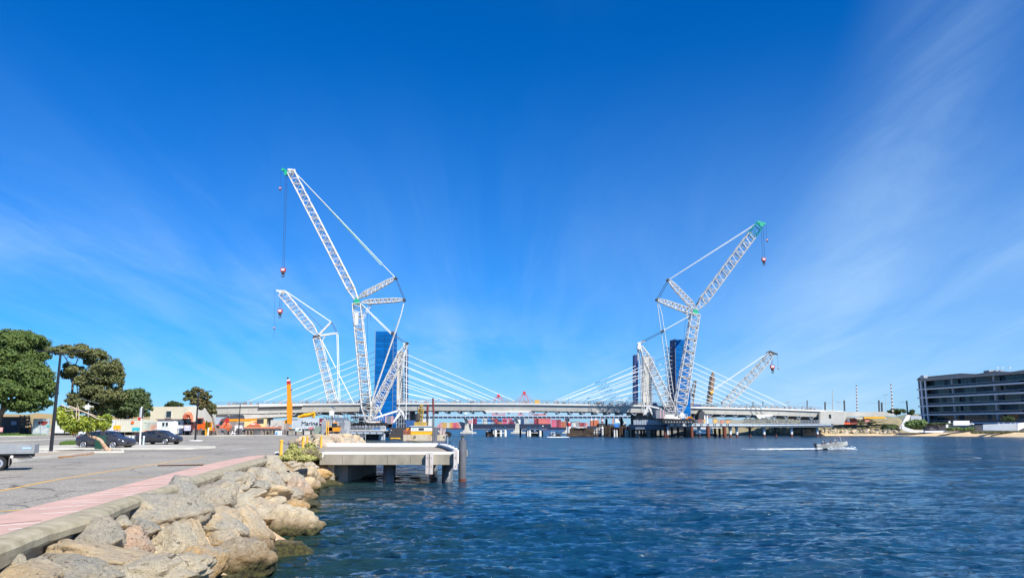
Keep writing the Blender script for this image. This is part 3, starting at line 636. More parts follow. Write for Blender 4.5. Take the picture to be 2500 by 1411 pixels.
for px in np.linspace(1740, 2270, 100):
    d = Dsh(px); t = np.clip((px-1900)/200, 0, 1); t2 = np.clip((px-1960)/120, 0, 1)
    prof = [(0, -.8), (2, .15), (7, .9+.2*t), (8.5, 1.9+.3*t), (12, 2.6+.6*t), (18, 4.2+.8*t), (25, 5.6+1.2*t), (33, 6.6+1.4*t), (60, 7.2+1.5*t), (330, 8.5)]
    k3 = 1-.86*np.clip((px-2195)/45, 0, 1); cs.append([(Xat(px, d+o), d+o, z*(k3 if z > .2 else 1)) for o, z in prof])
def refine(c, k=4):
    out = []
    for a, b in zip(c, c[1:]):
        for i in range(k): out.append(tuple(a[j]+(b[j]-a[j])*i/k for j in range(3)))
    return out+[c[-1]]
loft('river_bank', [refine(c) for c in cs], slope_m, 'scrub covered embankment on the right bank behind the work jetty', noise=.35, ns=.25, seed=3)
beach_m = mat('beach_sand', (.66, .50, .30), .95, var=.7, vs=.4, col2=(.52, .38, .21), bump=.02, bs=3)
cs = []
for px in np.linspace(1960, 3000, 110):
    d = Dsh(px); w = np.clip((px-1960)/240, 0, 1)
    cs.append(refine([(Xat(px, d), d+o, z) for o, z in ((-1.5, -.6), (0, .02), (2+3*w, .35+.25*w), (4+10*w, .95+.35*w), (7+14*w, 1.25+.4*w), (9+400*w, 1.0+1.2*w))], 3))
loft('beach', cs, beach_m, 'narrow sandy beach along the right bank', noise=.12, ns=.15, seed=8)
mb = MB(); mb.prism([(-420, 3), (-900, 3), (-900, 1300), (-240, 1300), (-150, 700)], -2, GZ-.05)
farl = mat('port_apron', (.30, .30, .30), .9, var=.8, vs=.02, col2=(.22, .21, .2))
mb = MB(); mb.prism([(-1500, 1120), (1500, 1120), (1700, 2600), (-1700, 2600)], -2, 2.6)
mk('far_shore', mb, farl, kind='structure', label='flat port land on the far side of the harbour')
hillm = mat('far_scrub_hill', (.16, .20, .12), .95, var=1, vs=.05, col2=(.26, .24, .16))
cs = []
for px in np.linspace(2120, 2700, 60):
    w = math.sin(max(0, min(1, (px-2120)/120))*math.pi/2); cs.append([(Xat(px, 620)*f_, 620*f_, z*w) for f_, z in ((1, 2), (1.02, 9), (1.08, 13), (1.2, 16), (1.6, 17))])
loft('far_hill', [refine(c, 3) for c in cs], hillm, 'low green hill behind the right bank', noise=1.2, ns=.03, seed=5)
# brown dry-grass embankment behind the containers at the left
dry = mat('dry_grass_bank', (.38, .24, .10), .95, var=1, vs=.5, col2=(.28, .24, .10), bump=.1, bs=2)
cs = []
for x in np.linspace(-330, -98, 80):
    t = np.clip((-104-x)/30, 0, 1); cs.append(refine([(x+.0, 196, GZ-.1), (x, 199, GZ+.6*t), (x, 206, GZ+2.6*t), (x, 214, GZ+4.2*t), (x, 226, GZ+5.2*t), (x, 300, GZ+5.3*t)], 4))
loft('embankment', cs, dry, 'brown dry grass embankment behind the containers', noise=.5, ns=.2, seed=12)

# ------------------------------------------------------------------ foliage
def leafmat(n, c1, c2, rnd=0):
    m = mat(n, c1, .65, var=1, vs=.45, col2=c2, det=4, spec=.3); return m
def leaves(clumps, n, size, seed, flat=.6, droop=0, long=1.6, kp=-.38):
    """leaf sprays scattered through ellipsoid clumps, denser near their skins: clumps [(c, (rx,ry,rz))]"""
    rg = np.random.default_rng(seed); vol = np.array([r[0]*r[1]+r[0]*r[2] for _, r in clumps]); pick = rg.choice(len(clumps), n, p=vol/vol.sum())
    C = np.array([tuple(c) for c, _ in clumps])[pick]; RR = np.array([r for _, r in clumps])[pick]
    d = rg.normal(size=(n, 3)); d /= np.linalg.norm(d, axis=1)[:, None]; k = rg.random(n)**.35
    # secondary tufting
    k = k*(1+.16*vnoise(d*3.1+C*.7, seed)+.10*vnoise(d*7+C, seed+1)); p = C+d*RR*k[:, None]
    keep = vnoise(p/ (np.mean(RR)*.33)+seed, seed+4) > kp; p = p[keep]; d = d[keep]; n = len(p)
    nor = d*.9+rg.normal(size=(n, 3))*.55+np.array([0, 0, flat*.5]); nor /= np.linalg.norm(nor, axis=1)[:, None]
    a = rg.normal(size=(n, 3)); a -= nor*np.sum(a*nor, 1)[:, None]; a /= np.linalg.norm(a, axis=1)[:, None]; b = np.cross(nor, a)
    s = size*rg.uniform(.6, 1.35, n)[:, None]; a = a*s*long*.5; b = b*s*.5
    V = np.stack([p-a, p-b*.9+nor*s*.1, p+a+np.array([0, 0, -droop])*s, p+b*.9-nor*s*.08], 1).reshape(-1, 3)
    return V, np.arange(n*4).reshape(n, 4)
barkm = mat('tree_bark', (.16, .12, .09), .9, var=.8, vs=2, col2=(.26, .22, .17))
def tree(px, pyb, Y, clumps, trunk, lm, label, name='shade_tree', n=9000, size=.42, seed=1, r=.4, group=None, limbs=True, long=1.6, sc_=11, kp=-.38):
    """clumps as (px, py, half width px, half height px[, depth offset m]) at depth Y; trunk as px points"""
    s = Y/F; base = P(px, pyb, Y); t = thing(name, label, 'tree', tuple(base), group)
    cl = []; 
    for c in clumps:
        dy = c[4] if len(c) > 4 else 0; p = P(c[0], c[1], Y+dy); cl.append((p, (c[2]*s, max(c[2], c[3])*s*.85, c[3]*s)))
    rs_ = random.Random(seed+5); sub_ = []
    for p, q in cl:
        for k in range(sc_):
            d = Vector((rs_.gauss(0, 1), rs_.gauss(0, 1)-.3, rs_.gauss(0, 1)+.25)).normalized(); f = rs_.uniform(.26, .48); sub_.append((p+Vector((d.x*q[0], d.y*q[1], d.z*q[2]))*rs_.uniform(.55, .85), (q[0]*f*1.15, q[1]*f*1.15, q[2]*f)))
    V, Fq = leaves(sub_, n, size, seed, long=long, kp=kp); npmesh('crown', V, Fq, lm, parent=t, org=tuple(base))
    mb = MB(); pts = [P(x, y, Y) for x, y in trunk]; k = len(pts); mb.path(pts, [r*(1-.5*i/(k-1)) for i in range(k)], 8)
    rr = random.Random(seed)
    if limbs:
        for c, rad in cl:
            a = pts[-1].lerp(pts[-2], rr.random()*.7); mid = a.lerp(c, .5)+Vector((rr.uniform(-1, 1), rr.uniform(-1, 1), rr.uniform(0, .8)))*rad[2]*.25
            mb.path([a, mid, c], [r*.42, r*.3, r*.12], 5)
            for q in range(4):
                e = c+Vector((rr.uniform(-1, 1)*rad[0], rr.uniform(-1, 1)*rad[1], rr.uniform(-.3, 1)*rad[2]))*.8; mb.path([mid.lerp(c, rr.random()), e], [r*.16, r*.04], 4)
    mk('trunk', mb, barkm, t); return t
L1 = leafmat('fig_leaves', (.045, .085, .018), (.10, .14, .03)); L2 = leafmat('gum_leaves', (.095, .12, .04), (.155, .15, .055)); L3 = leafmat('pine_leaves', (.04, .07, .022), (.085, .115, .035))
L4 = leafmat('mixed_leaves', (.075, .12, .035), (.15, .11, .045)); L5 = leafmat('pale_shrub_leaves', (.16, .22, .06), (.10, .17, .05))
tree(-5, 1030, 178, [(55, 835, 60, 30, 6), (20, 850, 75, 38), (95, 862, 30, 22, 8), (-40, 840, 60, 40)], [(-5, 1045), (10, 980), (25, 900)], L1, 'dark green dome-topped tree at the back left edge', n=32000, size=.42, seed=5, r=.55, sc_=20, kp=-.7)
tree(-4, 1040, 168, [(10, 900, 75, 60), (62, 925, 62, 48), (90, 955, 40, 34, -3), (20, 965, 60, 38, -4), (75, 985, 45, 22, -3), (-40, 930, 70, 70)], [(-6, 1062), (2, 1015), (22, 985), (40, 950)], L1, 'broad green tree filling the left edge with a dark leaning trunk', n=56000, size=.38, seed=2, r=.42, sc_=20, kp=-.7)
tree(190, 1040, 172, [(150, 858, 36, 17), (195, 860, 34, 18), (235, 872, 34, 22), (255, 905, 42, 26), (283, 900, 22, 22), (215, 935, 36, 20), (255, 950, 50, 26), (190, 905, 28, 18), (168, 905, 22, 22, 4), (285, 935, 22, 26), (230, 985, 50, 24), (190, 975, 30, 18)], [(187, 1062), (187, 1000), (176, 960), (180, 900)], L2, 'tall open olive brown gum tree right of the lamp post', n=46000, size=.31, seed=3, r=.40, sc_=15, kp=-.5)
tree(315, 1040, 176, [(300, 975, 55, 26), (335, 985, 34, 26), (325, 965, 30, 16), (350, 1000, 22, 18), (290, 1000, 50, 20), (250, 1000, 40, 22)], [(310, 1062), (312, 1000), (318, 960)], L3, 'low dark pine spreading beside the beige abutment', 'pine_tree', n=28000, size=.33, seed=4, r=.35, sc_=16, kp=-.6)
tree(524, 1061, 166, [(465, 968, 20, 14), (483, 956, 18, 10), (500, 970, 16, 14), (480, 980, 22, 10), (492, 990, 14, 9), (520, 998, 13, 12), (508, 985, 12, 9)], [(531, 1062), (524, 1040), (519, 1018), (506, 1000), (495, 985)], L4, 'small bent tree with rounded clumps standing at the far kerb', n=9500, size=.27, seed=6, r=.26)
tree(428, 1010, 240, [(424, 986, 14, 7), (436, 990, 12, 7), (412, 990, 9, 5)], [(426, 1010), (426, 990)], L3, 'dark distant tree poking above the beige abutment wall', n=2400, size=.4, seed=7, r=.2)
tree(2180, 1012, 430, [(2186, 1004, 14, 7), (2200, 1005, 14, 7), (2176, 1006, 9, 5)], [(2188, 1015), (2188, 1004)], L3, 'round dark tree behind the striped mast on the right', n=3000, size=.6, seed=8, r=.3)
tree(2226, 1010, 420, [(2227, 1004, 6, 5), (2226, 1009, 8, 5)], [(2226, 1016), (2226, 1004)], L3, 'small cone shaped tree left of the apartment block', 'pine_tree', n=1200, size=.5, seed=9, r=.2)

# ------------------------------------------------------------------ old bridge behind
ob = thing('road_bridge', 'old low blue grey road bridge crossing behind the new bridge', 'bridge', (0, 440, 8))
oldblue = mat('blue_grey_girder', (.20, .26, .34), .6, var=.5, vs=.2, col2=(.14, .19, .26)); oldrail = mat('pale_blue_rail', (.50, .58, .64), .6)
zt, zs = P(1250, 1014.5, 440).z, P(1250, 1021, 440).z
mb = MB(); mb.b2((-90, 440, zs), (110, 441, zt-.4)); mb.b2((-90, 447, zs), (110, 448, zt-.4)); mk('girder', mb, oldblue, ob)
mb = MB(); mb.b2((-90, 439.4, zt-.4), (110, 449, zt)); mk('deck', mb, oldrail, ob)
px_ = 960
st0 = None
for i in range(58):
    x = Xat(960+11*i, 439.5)
    if st0 is None: mb = MB(); mb.b2((x-.12, 439.2, zs), (x+.12, 439.9, zt-.45)); st0 = mk('stiffener', mb, oldrail, ob)
    else: inst(st0, 'stiffener', (x-ORG[st0.name][0]*0+0, 440, 8), ob).location = (x-Xat(960, 439.5), 0, 0)
mb = MB(); zr = P(1250, 1008.5, 440).z
for z in (zr, zr-.45, zt+.3): mb.b2((-90, 439.5, z-.05), (110, 439.6, z+.05))
for i in range(130): mb.b2((-90+i*1.54-.04, 439.5, zt), (-90+i*1.54+.04, 439.6, zr))
mk('railing', mb, oldrail, ob, kind='stuff')
for px in (1000, 1140, 1263, 1388, 1520):
    x = Xat(px, 442); mb = MB(); mb.b2((x-3.6, 440, -2), (x+5.2, 447, .8)); mb.b2((x-2.2, 441, .8), (x+2.6, 446, 1.7))
    mb.add([(x-1.4, 442, 1.7), (x+1.4, 442, 1.7), (x+1.4, 445, 1.7), (x-1.4, 445, 1.7), (x-.9, 442, 6), (x+.9, 442, 6), (x+.9, 445, 6), (x-.9, 445, 6)], [(0, 1, 5, 4), (1, 2, 6, 5), (2, 3, 7, 6), (3, 0, 4, 7), (4, 5, 6, 7)])
    mb.add([(x-.9, 442, 6), (x+.9, 442, 6), (x+.9, 445, 6), (x-.9, 445, 6), (x-1.9, 440.5, zs), (x-.3, 440.5, zs), (x-.3, 446, zs), (x-1.9, 446, zs)], [(0, 1, 5, 4), (1, 2, 6, 5), (2, 3, 7, 6), (3, 0, 4, 7), (4, 5, 6, 7)])
    mk('pier', mb, conc, ob)
for px in (1137, 1395): mb = MB(); x = Xat(px, 439); mb.b2((x-.7, 438.9, zr-.6), (x+.7, 439.1, zr+.5)); mk('sign_plate', mb, white, ob)

# ------------------------------------------------------------------ the new bridge
def yd(px): return float(np.interp(px, [400, 1700, 2040, 2100], [310, 310, 328, 330]))
TOP = [(440, 991.5), (520, 989.5), (640, 987), (740, 985), (1000, 983), (1300, 984.3), (1560, 988), (1700, 992.5), (1900, 996.7), (2010, 1001), (2075, 1003)]
BOT = [(440, 1014), (520, 1011), (640, 1009), (740, 1006.5), (1000, 1002.3), (1300, 1002.6), (1560, 1007), (1700, 1009.5), (1900, 1014), (2010, 1018), (2075, 1020)]
tx, ty = zip(*TOP); bx, by = zip(*BOT)
def ztop(px): return P(px, float(np.interp(px, tx, ty)), yd(px)).z
def zbot(px): return P(px, float(np.interp(px, bx, by)), yd(px)).z
br = thing('cable_stayed_bridge', 'long pale concrete cable stayed bridge under construction', 'bridge', (0, 310, 10))
DW = 24
pxs = np.arange(474, 2004, 26.0)
for i, px in enumerate(pxs):
    a, b = px+.13, min(px+25.87, 2004); A, B = (Xat(a, yd(a)), yd(a)), (Xat(b, yd(b)), yd(b)); zt_, zb_ = (ztop(a)-.75, ztop(b)-.75), (zbot(a), zbot(b))
    mb = MB(); mb.add([(A[0], A[1]+.5, zt_[0]), (B[0], B[1]+.5, zt_[1]), (B[0], B[1]+.9, zb_[1]), (A[0], A[1]+.9, zb_[0]), (A[0], A[1]+1.6, zt_[0]), (B[0], B[1]+1.6, zt_[1]), (B[0], B[1]+1.9, zb_[1]), (A[0], A[1]+1.9, zb_[0])],
        [(3, 2, 1, 0), (4, 5, 6, 7), (0, 1, 5, 4), (1, 2, 6, 5), (2, 3, 7, 6), (3, 0, 4, 7)])
    mk('girder_segment', mb, conc, br)
def sweep(name, prof, m, p0=440, p1=2075, step=20, parent=br, **k):
    """prof: list of (offset back from the near face, offset from the top edge)"""
    mb = MB(); pts = np.arange(p0, p1+.1, step); vs = []
    for px in pts:
        for o, dz in prof: vs.append((Xat(px, yd(px)), yd(px)+o, ztop(px)+dz if dz > -50 else zbot(px)+dz+100))
    n = len(prof); mb.add(vs, [(i*n+j, i*n+(j+1) % n, (i+1)*n+(j+1) % n, (i+1)*n+j) for i in range(len(pts)-1) for j in range(n)]+[tuple(range(n)), tuple(range(len(vs)-1, len(vs)-n-1, -1))])
    return mk(name, mb, m, parent, **k)
edgec = mat('white_edge_beam', (.66, .65, .60), .8, var=.5, vs=.3, col2=(.58, .56, .5))
sweep('edge_beam', [(0, 0), (0, -.62), (1.2, -.74), (1.2, 0)], edgec)
sweep('deck', [(1.2, -.1), (1.2, -.7), (DW, -.7), (DW, -.1)], conc)
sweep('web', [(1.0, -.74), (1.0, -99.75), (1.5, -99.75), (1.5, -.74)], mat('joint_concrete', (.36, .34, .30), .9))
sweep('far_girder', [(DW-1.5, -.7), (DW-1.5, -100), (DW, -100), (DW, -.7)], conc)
sweep('bottom_slab', [(1.9, -99.6), (1.9, -99.95), (DW-1.5, -99.95), (DW-1.5, -99.6)], mat('shaded_underside_concrete', (.20, .20, .20), .9))  # deck concrete, its colour darkened to paint in the shade underneath
cb0 = None
for px in np.arange(560, 2000, 31.0):                                # cross beams and brackets under the deck
    x, y, z = Xat(px, yd(px)), yd(px), zbot(px); mb = MB(); mb.b2((x-.35, y+2.2, z-.9), (x+.35, y+DW-2, z-.05)); mb.bar((x-1.4, y+1.2, z-.1), (x, y+1.2, z-1.1), .25); mb.bar((x+.9, y+1.2, z-.1), (x, y+1.2, z-1.1), .18); mk('cross_beam', mb, lgrey, br)
for a, b, y1 in ((1182, 1298, 1007.2), (1848, 1892, 1021), (1456, 1464, 1008)): 
    mb = MB(); za, zb = zbot(a)-.02, P(a, y1, yd(a)).z; mb.prismv([(Xat(a, yd(a)), yd(a)+.6, za), (Xat(b, yd(b)), yd(b)+.6, za), (Xat(b-10, yd(b)), yd(b)+.6, zb), (Xat(a+6, yd(a)), yd(a)+.6, zb)], (0, 5, 0)); mk('closing_segment', mb, edgec, br)
# thick haunch panel on the left
mb = MB(); ya = 309.6
mb.prismv([P(633, 985.5, ya), P(741, 985.5, ya), P(739, 990.5, ya), P(632, 993, ya)], (0, .5, 0)); mk('fascia_panel', mb, edgec, br)
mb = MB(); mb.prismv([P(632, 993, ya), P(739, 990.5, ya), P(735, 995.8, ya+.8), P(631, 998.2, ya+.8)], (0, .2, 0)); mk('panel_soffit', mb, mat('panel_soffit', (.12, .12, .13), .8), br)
# railing and site clutter along the deck edge
rl = random.Random(4); mb = MB(); mc = MB(); mo = MB()
for px in np.arange(520, 2012, 3.0):
    x, y, z = Xat(px, yd(px)), yd(px)+.5, ztop(px); mb.bar((x, y, z), (x, y, z+1.35), .07)
for a in np.arange(520, 2009, 10.0):
    b = a+10
    for h in (.5, .95, 1.35): mb.bar((Xat(a, yd(a)), yd(a)+.5, ztop(a)+h), (Xat(b, yd(b)), yd(b)+.5, ztop(b)+h), .06)
mk('railing', mb, grey, br, kind='stuff')
for i in range(430):
    px = rl.uniform(540, 2000); x, y, z = Xat(px, yd(px)), yd(px)+rl.uniform(1, 6), ztop(px); h = rl.uniform(.2, 1.1); w = rl.uniform(.08, .7)
    (mc if i % 3 else mo).b2((x-w/2, y, z), (x+w/2, y+rl.uniform(.1, 1.2), z+h))
    if i % 6 == 0: mc.bar((x, y, z), (x+rl.uniform(-1.5, 1.5), y, z+rl.uniform(1.6, 2.6)), .08)
mk('site_clutter', mc, mat('clutter', (.36, .33, .30), .8, var=1, vs=.15, col2=(.16, .15, .16)), br, kind='stuff'); mk('formwork_clutter', mo, mat('formwork', (.45, .26, .18), .8, var=1, vs=.2, col2=(.42, .40, .38)), br, kind='stuff')
for a, b, m_, h in ((1306, 1318, yellow, 1.4), (1597, 1606, mat('blue_bin', (.03, .09, .32), .6), 1.0), (1697, 1713, mat('blue_bin', (.03, .09, .32), .6), .9)):
    mb = MB(); mb.b2((Xat(a, 311), 311.5, ztop(a)), (Xat(b, 311), 313, ztop(a)+h)); mk('site_bin', mb, m_, br)
# lamp like masts on the deck
# stay cables
cab = mat('stay_cable_sheath', (.82, .82, .80), .6); cabd = mat('stay_coupler', (.06, .08, .12), .5)
def stay(px0, py0, px1, py1, Y, dark=None):
    a, b = P(px0, py0, Y), P(px1, py1, Y); mb = MB(); mb.tube(a, b, .115, 6); mk('stay_cable', mb, cab, br)
for i in range(8):                                                   # left pylon, towards the left
    y0 = 856.5+15.3*i; stay(918, y0, 602+ (0, 42, 82, 128, 160, 198, 230, 262)[i], 981.5, 311.2)
for i in range(8): stay(985, 862+17.5*i*.92, (1257, 1222, 1186, 1152, 1120, 1092, 1065, 1040)[i], 979, 311.2)
for i in range(5): stay(985, 893+22*i, (1212, 1170, 1132, 1098, 1060)[i]-8, 979, 332)
for i in range(8): stay(1552, 893+12.2*i, (1352, 1373, 1390, 1415, 1440, 1466, 1490, 1512)[i], 979.5, 311.2)
for i in range(5): stay(1570, 902+17*i, (1362, 1400, 1430, 1460, 1492)[i], 979.5, 332)
for i in range(9): stay(1684, 881+12.6*i, (1921, 1890, 1861, 1834, 1806, 1782, 1760, 1742, 1724)[i], (991, 989.5, 988.5, 987.5, 987, 986, 985.5, 985, 985)[i], yd(1800))
for i in range(7): stay(1640, 866+15*i, (1572, 1566, 1560, 1590, 1596, 1600, 1604)[i]-30, 905+10*i, 320)
# pylons: near legs wrapped in blue sheeting over scaffolding, far legs still bare
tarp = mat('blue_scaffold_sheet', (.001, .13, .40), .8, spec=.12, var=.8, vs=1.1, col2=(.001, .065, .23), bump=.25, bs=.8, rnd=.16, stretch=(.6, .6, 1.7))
tarpd = mat('navy_shade_scaffold_sheet', (.012, .03, .12), .6, var=.6, vs=.5, col2=(.02, .05, .18), bump=.1, bs=1.2, rnd=.3)  # blue sheeting with shade painted in for tower sides; also the dark cores
def sheet_mesh(w, h, seed, m):
    nx, nz = 9, 6; V, Fq = [], []; rg = random.Random(seed)
    for j in range(nz):
        for i in range(nx):
            u, v = i/(nx-1), j/(nz-1); e = min(u, 1-u, .25)*min(v, 1-v, .3)*12
            V.append(((u-.5)*w, -.05-e*(.05+.12*rg.uniform(-1, 1)), v*h))
    for j in range(nz-1):
        for i in range(nx-1): a = j*nx+i; Fq.append((a, a+1, a+nx+1, a+nx))
    return meshof('tarp_sheet', V, Fq, m, True)
def pylon(label, corners_top, corners_bot, ztop_, zbot_, nl, skin=tarp, faces=(0, 1, 3), split=2, sidem=None):
    """square tower from bottom ring to top ring, skinned with one sheet per lift and bay"""
    cx = sum(c[0] for c in corners_bot)/4; cy = sum(c[1] for c in corners_bot)/4
    t = thing('bridge_pylon', label, 'pylon', (cx, cy, zbot_))
    lt = lambda k, f: Vector((corners_bot[k][0]+(corners_top[k][0]-corners_bot[k][0])*f, corners_bot[k][1]+(corners_top[k][1]-corners_bot[k][1])*f, zbot_+(ztop_-zbot_)*f))
    sh = {}
    for fc in faces:
        for i in range(nl):
            f0 = i/nl; A, B = lt(fc, f0), lt((fc+1) % 4, f0); w = (B-A).length; d = (B-A)/w; h = (ztop_-zbot_)/nl
            for k in range(split):
                key = (fc, k, i % 4)
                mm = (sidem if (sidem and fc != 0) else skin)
                if key not in sh: sh[key] = sheet_mesh(1, 1, fc*31+k*7+i % 4, mm)
                o = bpy.data.objects.new('tarp_sheet', sh[key]); COL.objects.link(o); o.parent = t; p = A+d*(w*(k+.5)/split)
                o.location = p-Vector(ORG[t.name]); o.scale = (w/split*.985, 1, h*.95); o.rotation_euler.z = math.atan2(d.y, d.x)
    mb = MB(); pts = [lt(k, 0)*1 for k in range(4)]+[lt(k, 1) for k in range(4)]
    c0 = sum((lt(k, 0) for k in range(4)), Vector())/4; c1 = sum((lt(k, 1) for k in range(4)), Vector())/4
    q = [c0+(lt(k, 0)-c0)*.93 for k in range(4)]+[c1+(lt(k, 1)-c1)*.93-Vector((0, 0, .5)) for k in range(4)]
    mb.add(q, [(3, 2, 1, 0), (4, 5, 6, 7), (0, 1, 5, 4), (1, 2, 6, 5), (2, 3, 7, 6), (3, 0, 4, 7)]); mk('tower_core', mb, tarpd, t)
    mb = MB()
    for k in range(4): mb.bar(lt(k, 0), lt(k, 1)+Vector((0, 0, .6)), .14)
    for i in range(nl+1):
        for k in (1, 3): mb.bar(lt(k, i/nl), lt((k+1) % 4, i/nl), .12)
    mk('scaffold_frame', mb, grey, t); return t
Yp = 303
def quadat(px0, px1, py, dep, Y=Yp): a, b = P(px0, py, Y), P(px1, py, Y); return [(a.x, Y), (b.x, Y), (b.x+.6, Y+dep), (a.x+.2, Y+dep)]
pylon('left pylon leg wrapped in bright blue sheeting behind the tall white crane', quadat(917, 960, 808, 6), quadat(912, 958, 1042, 6.5), P(940, 808, Yp).z, 1.2, 19)
a0 = P(1648, 828, Yp); 
def q2(p0, p1, p2, py, dy):
    A, B, C = P(p0, py, Yp+dy), P(p1, py, Yp), P(p2, py, Yp+.8); D = A+(C-B); return [(B.x, B.y), (C.x, C.y), (D.x, D.y), (A.x, A.y)]
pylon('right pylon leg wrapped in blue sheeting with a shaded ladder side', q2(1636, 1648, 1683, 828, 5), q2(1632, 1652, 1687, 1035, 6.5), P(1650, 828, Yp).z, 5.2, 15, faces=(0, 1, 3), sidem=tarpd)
mb = MB(); t = thing('scaffold_ladder', 'stair scaffold with little landings clinging to the dark side of the right pylon', 'scaffold', P(1632, 1000, 304))
for i in range(17):
    p = P(1631, 850+10*i, 304); mb = MB(); mb.b2((p.x-.9, 303.6, p.z), (p.x+1.6, 305.5, p.z+.22)); mb.bar((p.x-.9, 303.6, p.z), (p.x-.9, 303.6, p.z+.9), .1); mk('landing', mb, lgrey if i % 2 else grey, t)
mb = MB(); mb.bar(P(1631, 848, 304), P(1633, 1015, 304), .2); mb.bar(P(1628.5, 852, 304), P(1630.5, 1015, 304), .14); mk('standard', mb, dark, t)
# bare far legs
for lab, x0, x1, yt, yb, sc0, sc1, dk in (('bare grey concrete pylon leg behind the left blue tower with scaffolding on its right', 967, 981, 856, 1010, 981, 993, (988, 993, 850)), ('bare grey concrete pylon leg with stair scaffolding behind the white derrick boom', 1571, 1591, 872, 1010, 1591, 1597, (1549, 1558, 866))):
    Y = 333; t = thing('bridge_pylon', lab, 'pylon', tuple(P(x0, yb, Y)))
    mb = MB(); A, B, C, D = P(x0, yb+16, Y), P(x1, yb+16, Y), P(x1, yt, Y), P(x0, yt, Y); mb.prismv([A, B, C, D], (0, 5, 0)); mk('leg', mb, conc, t)
    mb = MB()
    for i in range(int((yb-yt)/7)):
        for s0, s1 in ((sc0, sc1), (x0-5, x0)):
            p, q = P(s0, yt+4+7*i, Y-1), P(s1, yt+4+7*i, Y-1); mb.bar(p, q, .16); mb.bar(p+Vector((0, 3, 0)), q+Vector((0, 3, 0)), .16); mb.bar(p, q+Vector((0, 0, 1.2)), .12)
            mb.b2((p.x, Y-1, p.z-.1), (q.x, Y+2, p.z+.05))
    for s0 in (sc0, sc1, x0-5): mb.bar(P(s0, yb, Y-1), P(s0, yt-3, Y-1), .16); mb.bar(P(s0, yb, Y+2), P(s0, yt-3, Y+2), .16)
    mk('scaffold_frame', mb, lgrey, t)
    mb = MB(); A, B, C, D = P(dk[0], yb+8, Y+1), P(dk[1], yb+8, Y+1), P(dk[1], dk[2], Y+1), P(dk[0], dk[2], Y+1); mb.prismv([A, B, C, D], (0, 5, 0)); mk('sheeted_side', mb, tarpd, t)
# pier bases under the pylons, in the shade of the deck
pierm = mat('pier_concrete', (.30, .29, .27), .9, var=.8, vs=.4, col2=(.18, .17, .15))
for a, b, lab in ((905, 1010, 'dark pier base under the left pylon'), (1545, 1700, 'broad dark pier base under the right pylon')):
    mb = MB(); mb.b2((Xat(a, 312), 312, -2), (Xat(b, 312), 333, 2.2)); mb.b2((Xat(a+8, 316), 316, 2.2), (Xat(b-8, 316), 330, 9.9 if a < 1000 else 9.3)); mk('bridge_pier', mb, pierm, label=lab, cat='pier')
# right abutment and left abutment
mb = MB(); q = lambda px, py, Y: tuple(P(px, py, Y))
t = thing('bridge_abutment', 'pale concrete abutment wall where the bridge meets the right bank', 'abutment', P(2030, 1035, 327))
mb.prismv([q(2002, 1036, 326), q(2060, 1036, 326), q(2066, 1020, 326), q(2067, 1005, 326), q(2022, 1002, 326), q(2003, 1005, 326)], (0, 22, 0)); mk('wall', mb, conc, t)
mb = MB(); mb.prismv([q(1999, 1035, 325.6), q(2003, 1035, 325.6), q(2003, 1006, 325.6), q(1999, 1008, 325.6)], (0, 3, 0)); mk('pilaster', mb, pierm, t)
mb = MB(); p = P(2027, 1020, 325.9); mb.b2((p.x-.45, 325.9, p.z-.1), (p.x+.45, 326, p.z+1.4)); mk('opening', mb, black, t)
mb = MB(); mb.prismv([q(2066, 1016, 345), q(2190, 1014, 345), q(2160, 1004.5, 345), q(2066, 1006, 345)], (0, 5, 0)); mk('retaining_wall', mb, conc, label='low pale approach wall sloping down beyond the abutment', cat='wall')
cream = mat('cream_render', (.58, .54, .40), .85, var=.6, vs=.12, col2=(.46, .42, .31), bump=.01, bs=3)
t = thing('bridge_abutment', 'tall cream abutment building with one small window beside the pine', 'abutment', P(410, 1030, 232))
mb = MB(); A = P(368, 992.5, 232); B = P(448, 992.5, 232); mb.b2((A.x, 232, GZ), (B.x, 250, A.z)); mk('wall', mb, cream, t)
mb = MB(); C = P(474, 992, 238); mb.b2((B.x+.01, 236, GZ), (C.x+1.5, 252, A.z-.3)); mk('side_wall', mb, conc, t)
mb = MB(); p = P(412, 1012, 231.9); mb.b2((p.x-.75, 231.85, p.z-.8), (p.x+.75, 231.95, p.z+1.0)); mk('window', mb, glass, t)
mb = MB()
for dx in (-.85, .85): mb.b2((p.x+dx-.08, 231.75, p.z-.95), (p.x+dx+.08, 231.96, p.z+1.15))
for dz in (-.95, 1.05): mb.b2((p.x-.93, 231.74, p.z+dz), (p.x+.93, 231.96, p.z+dz+.1))
mk('frame', mb, edgec, t)
# lower approach walls and dim area under the left end of the bridge
mb = MB(); mb.b2((Xat(474, 300), 312, GZ), (Xat(600, 300), 334, 9.2)); mk('approach_wall', mb, conc, label='pale side wall under the left end of the bridge', cat='wall')
mb = MB(); mb.prismv([q(585, 1012, 309.5), q(700, 1010.5, 309.5), q(700, 1016.5, 309.5), q(600, 1022, 309.5), q(585, 1022, 309.5)], (0, 16, 0)); mk('crosshead', mb, conc, label='pale crosshead beam below the bridge left of the amber boom', cat='beam')
mb = MB()
for i in range(60):
    px = rl.uniform(800, 905); y = rl.uniform(300, 312); x = Xat(px, y); z0 = rl.uniform(2, 6); mb.bar((x, y, z0), (x+rl.uniform(-2.5, 2.5), y, z0+rl.uniform(0, 3)), rl.uniform(.1, .3))
for px in range(800, 910, 8): mb.bar((Xat(px, 309), 309, 1), (Xat(px, 309), 309, 9.5), .14)
for z in (3, 5, 7, 9): mb.bar((Xat(798, 309), 309, z), (Xat(910, 309), 309, z), .12)
mk('falsework', mb, dark, label='dim scaffold falsework under the bridge left of the white crane', cat='scaffold')
mb = MB()
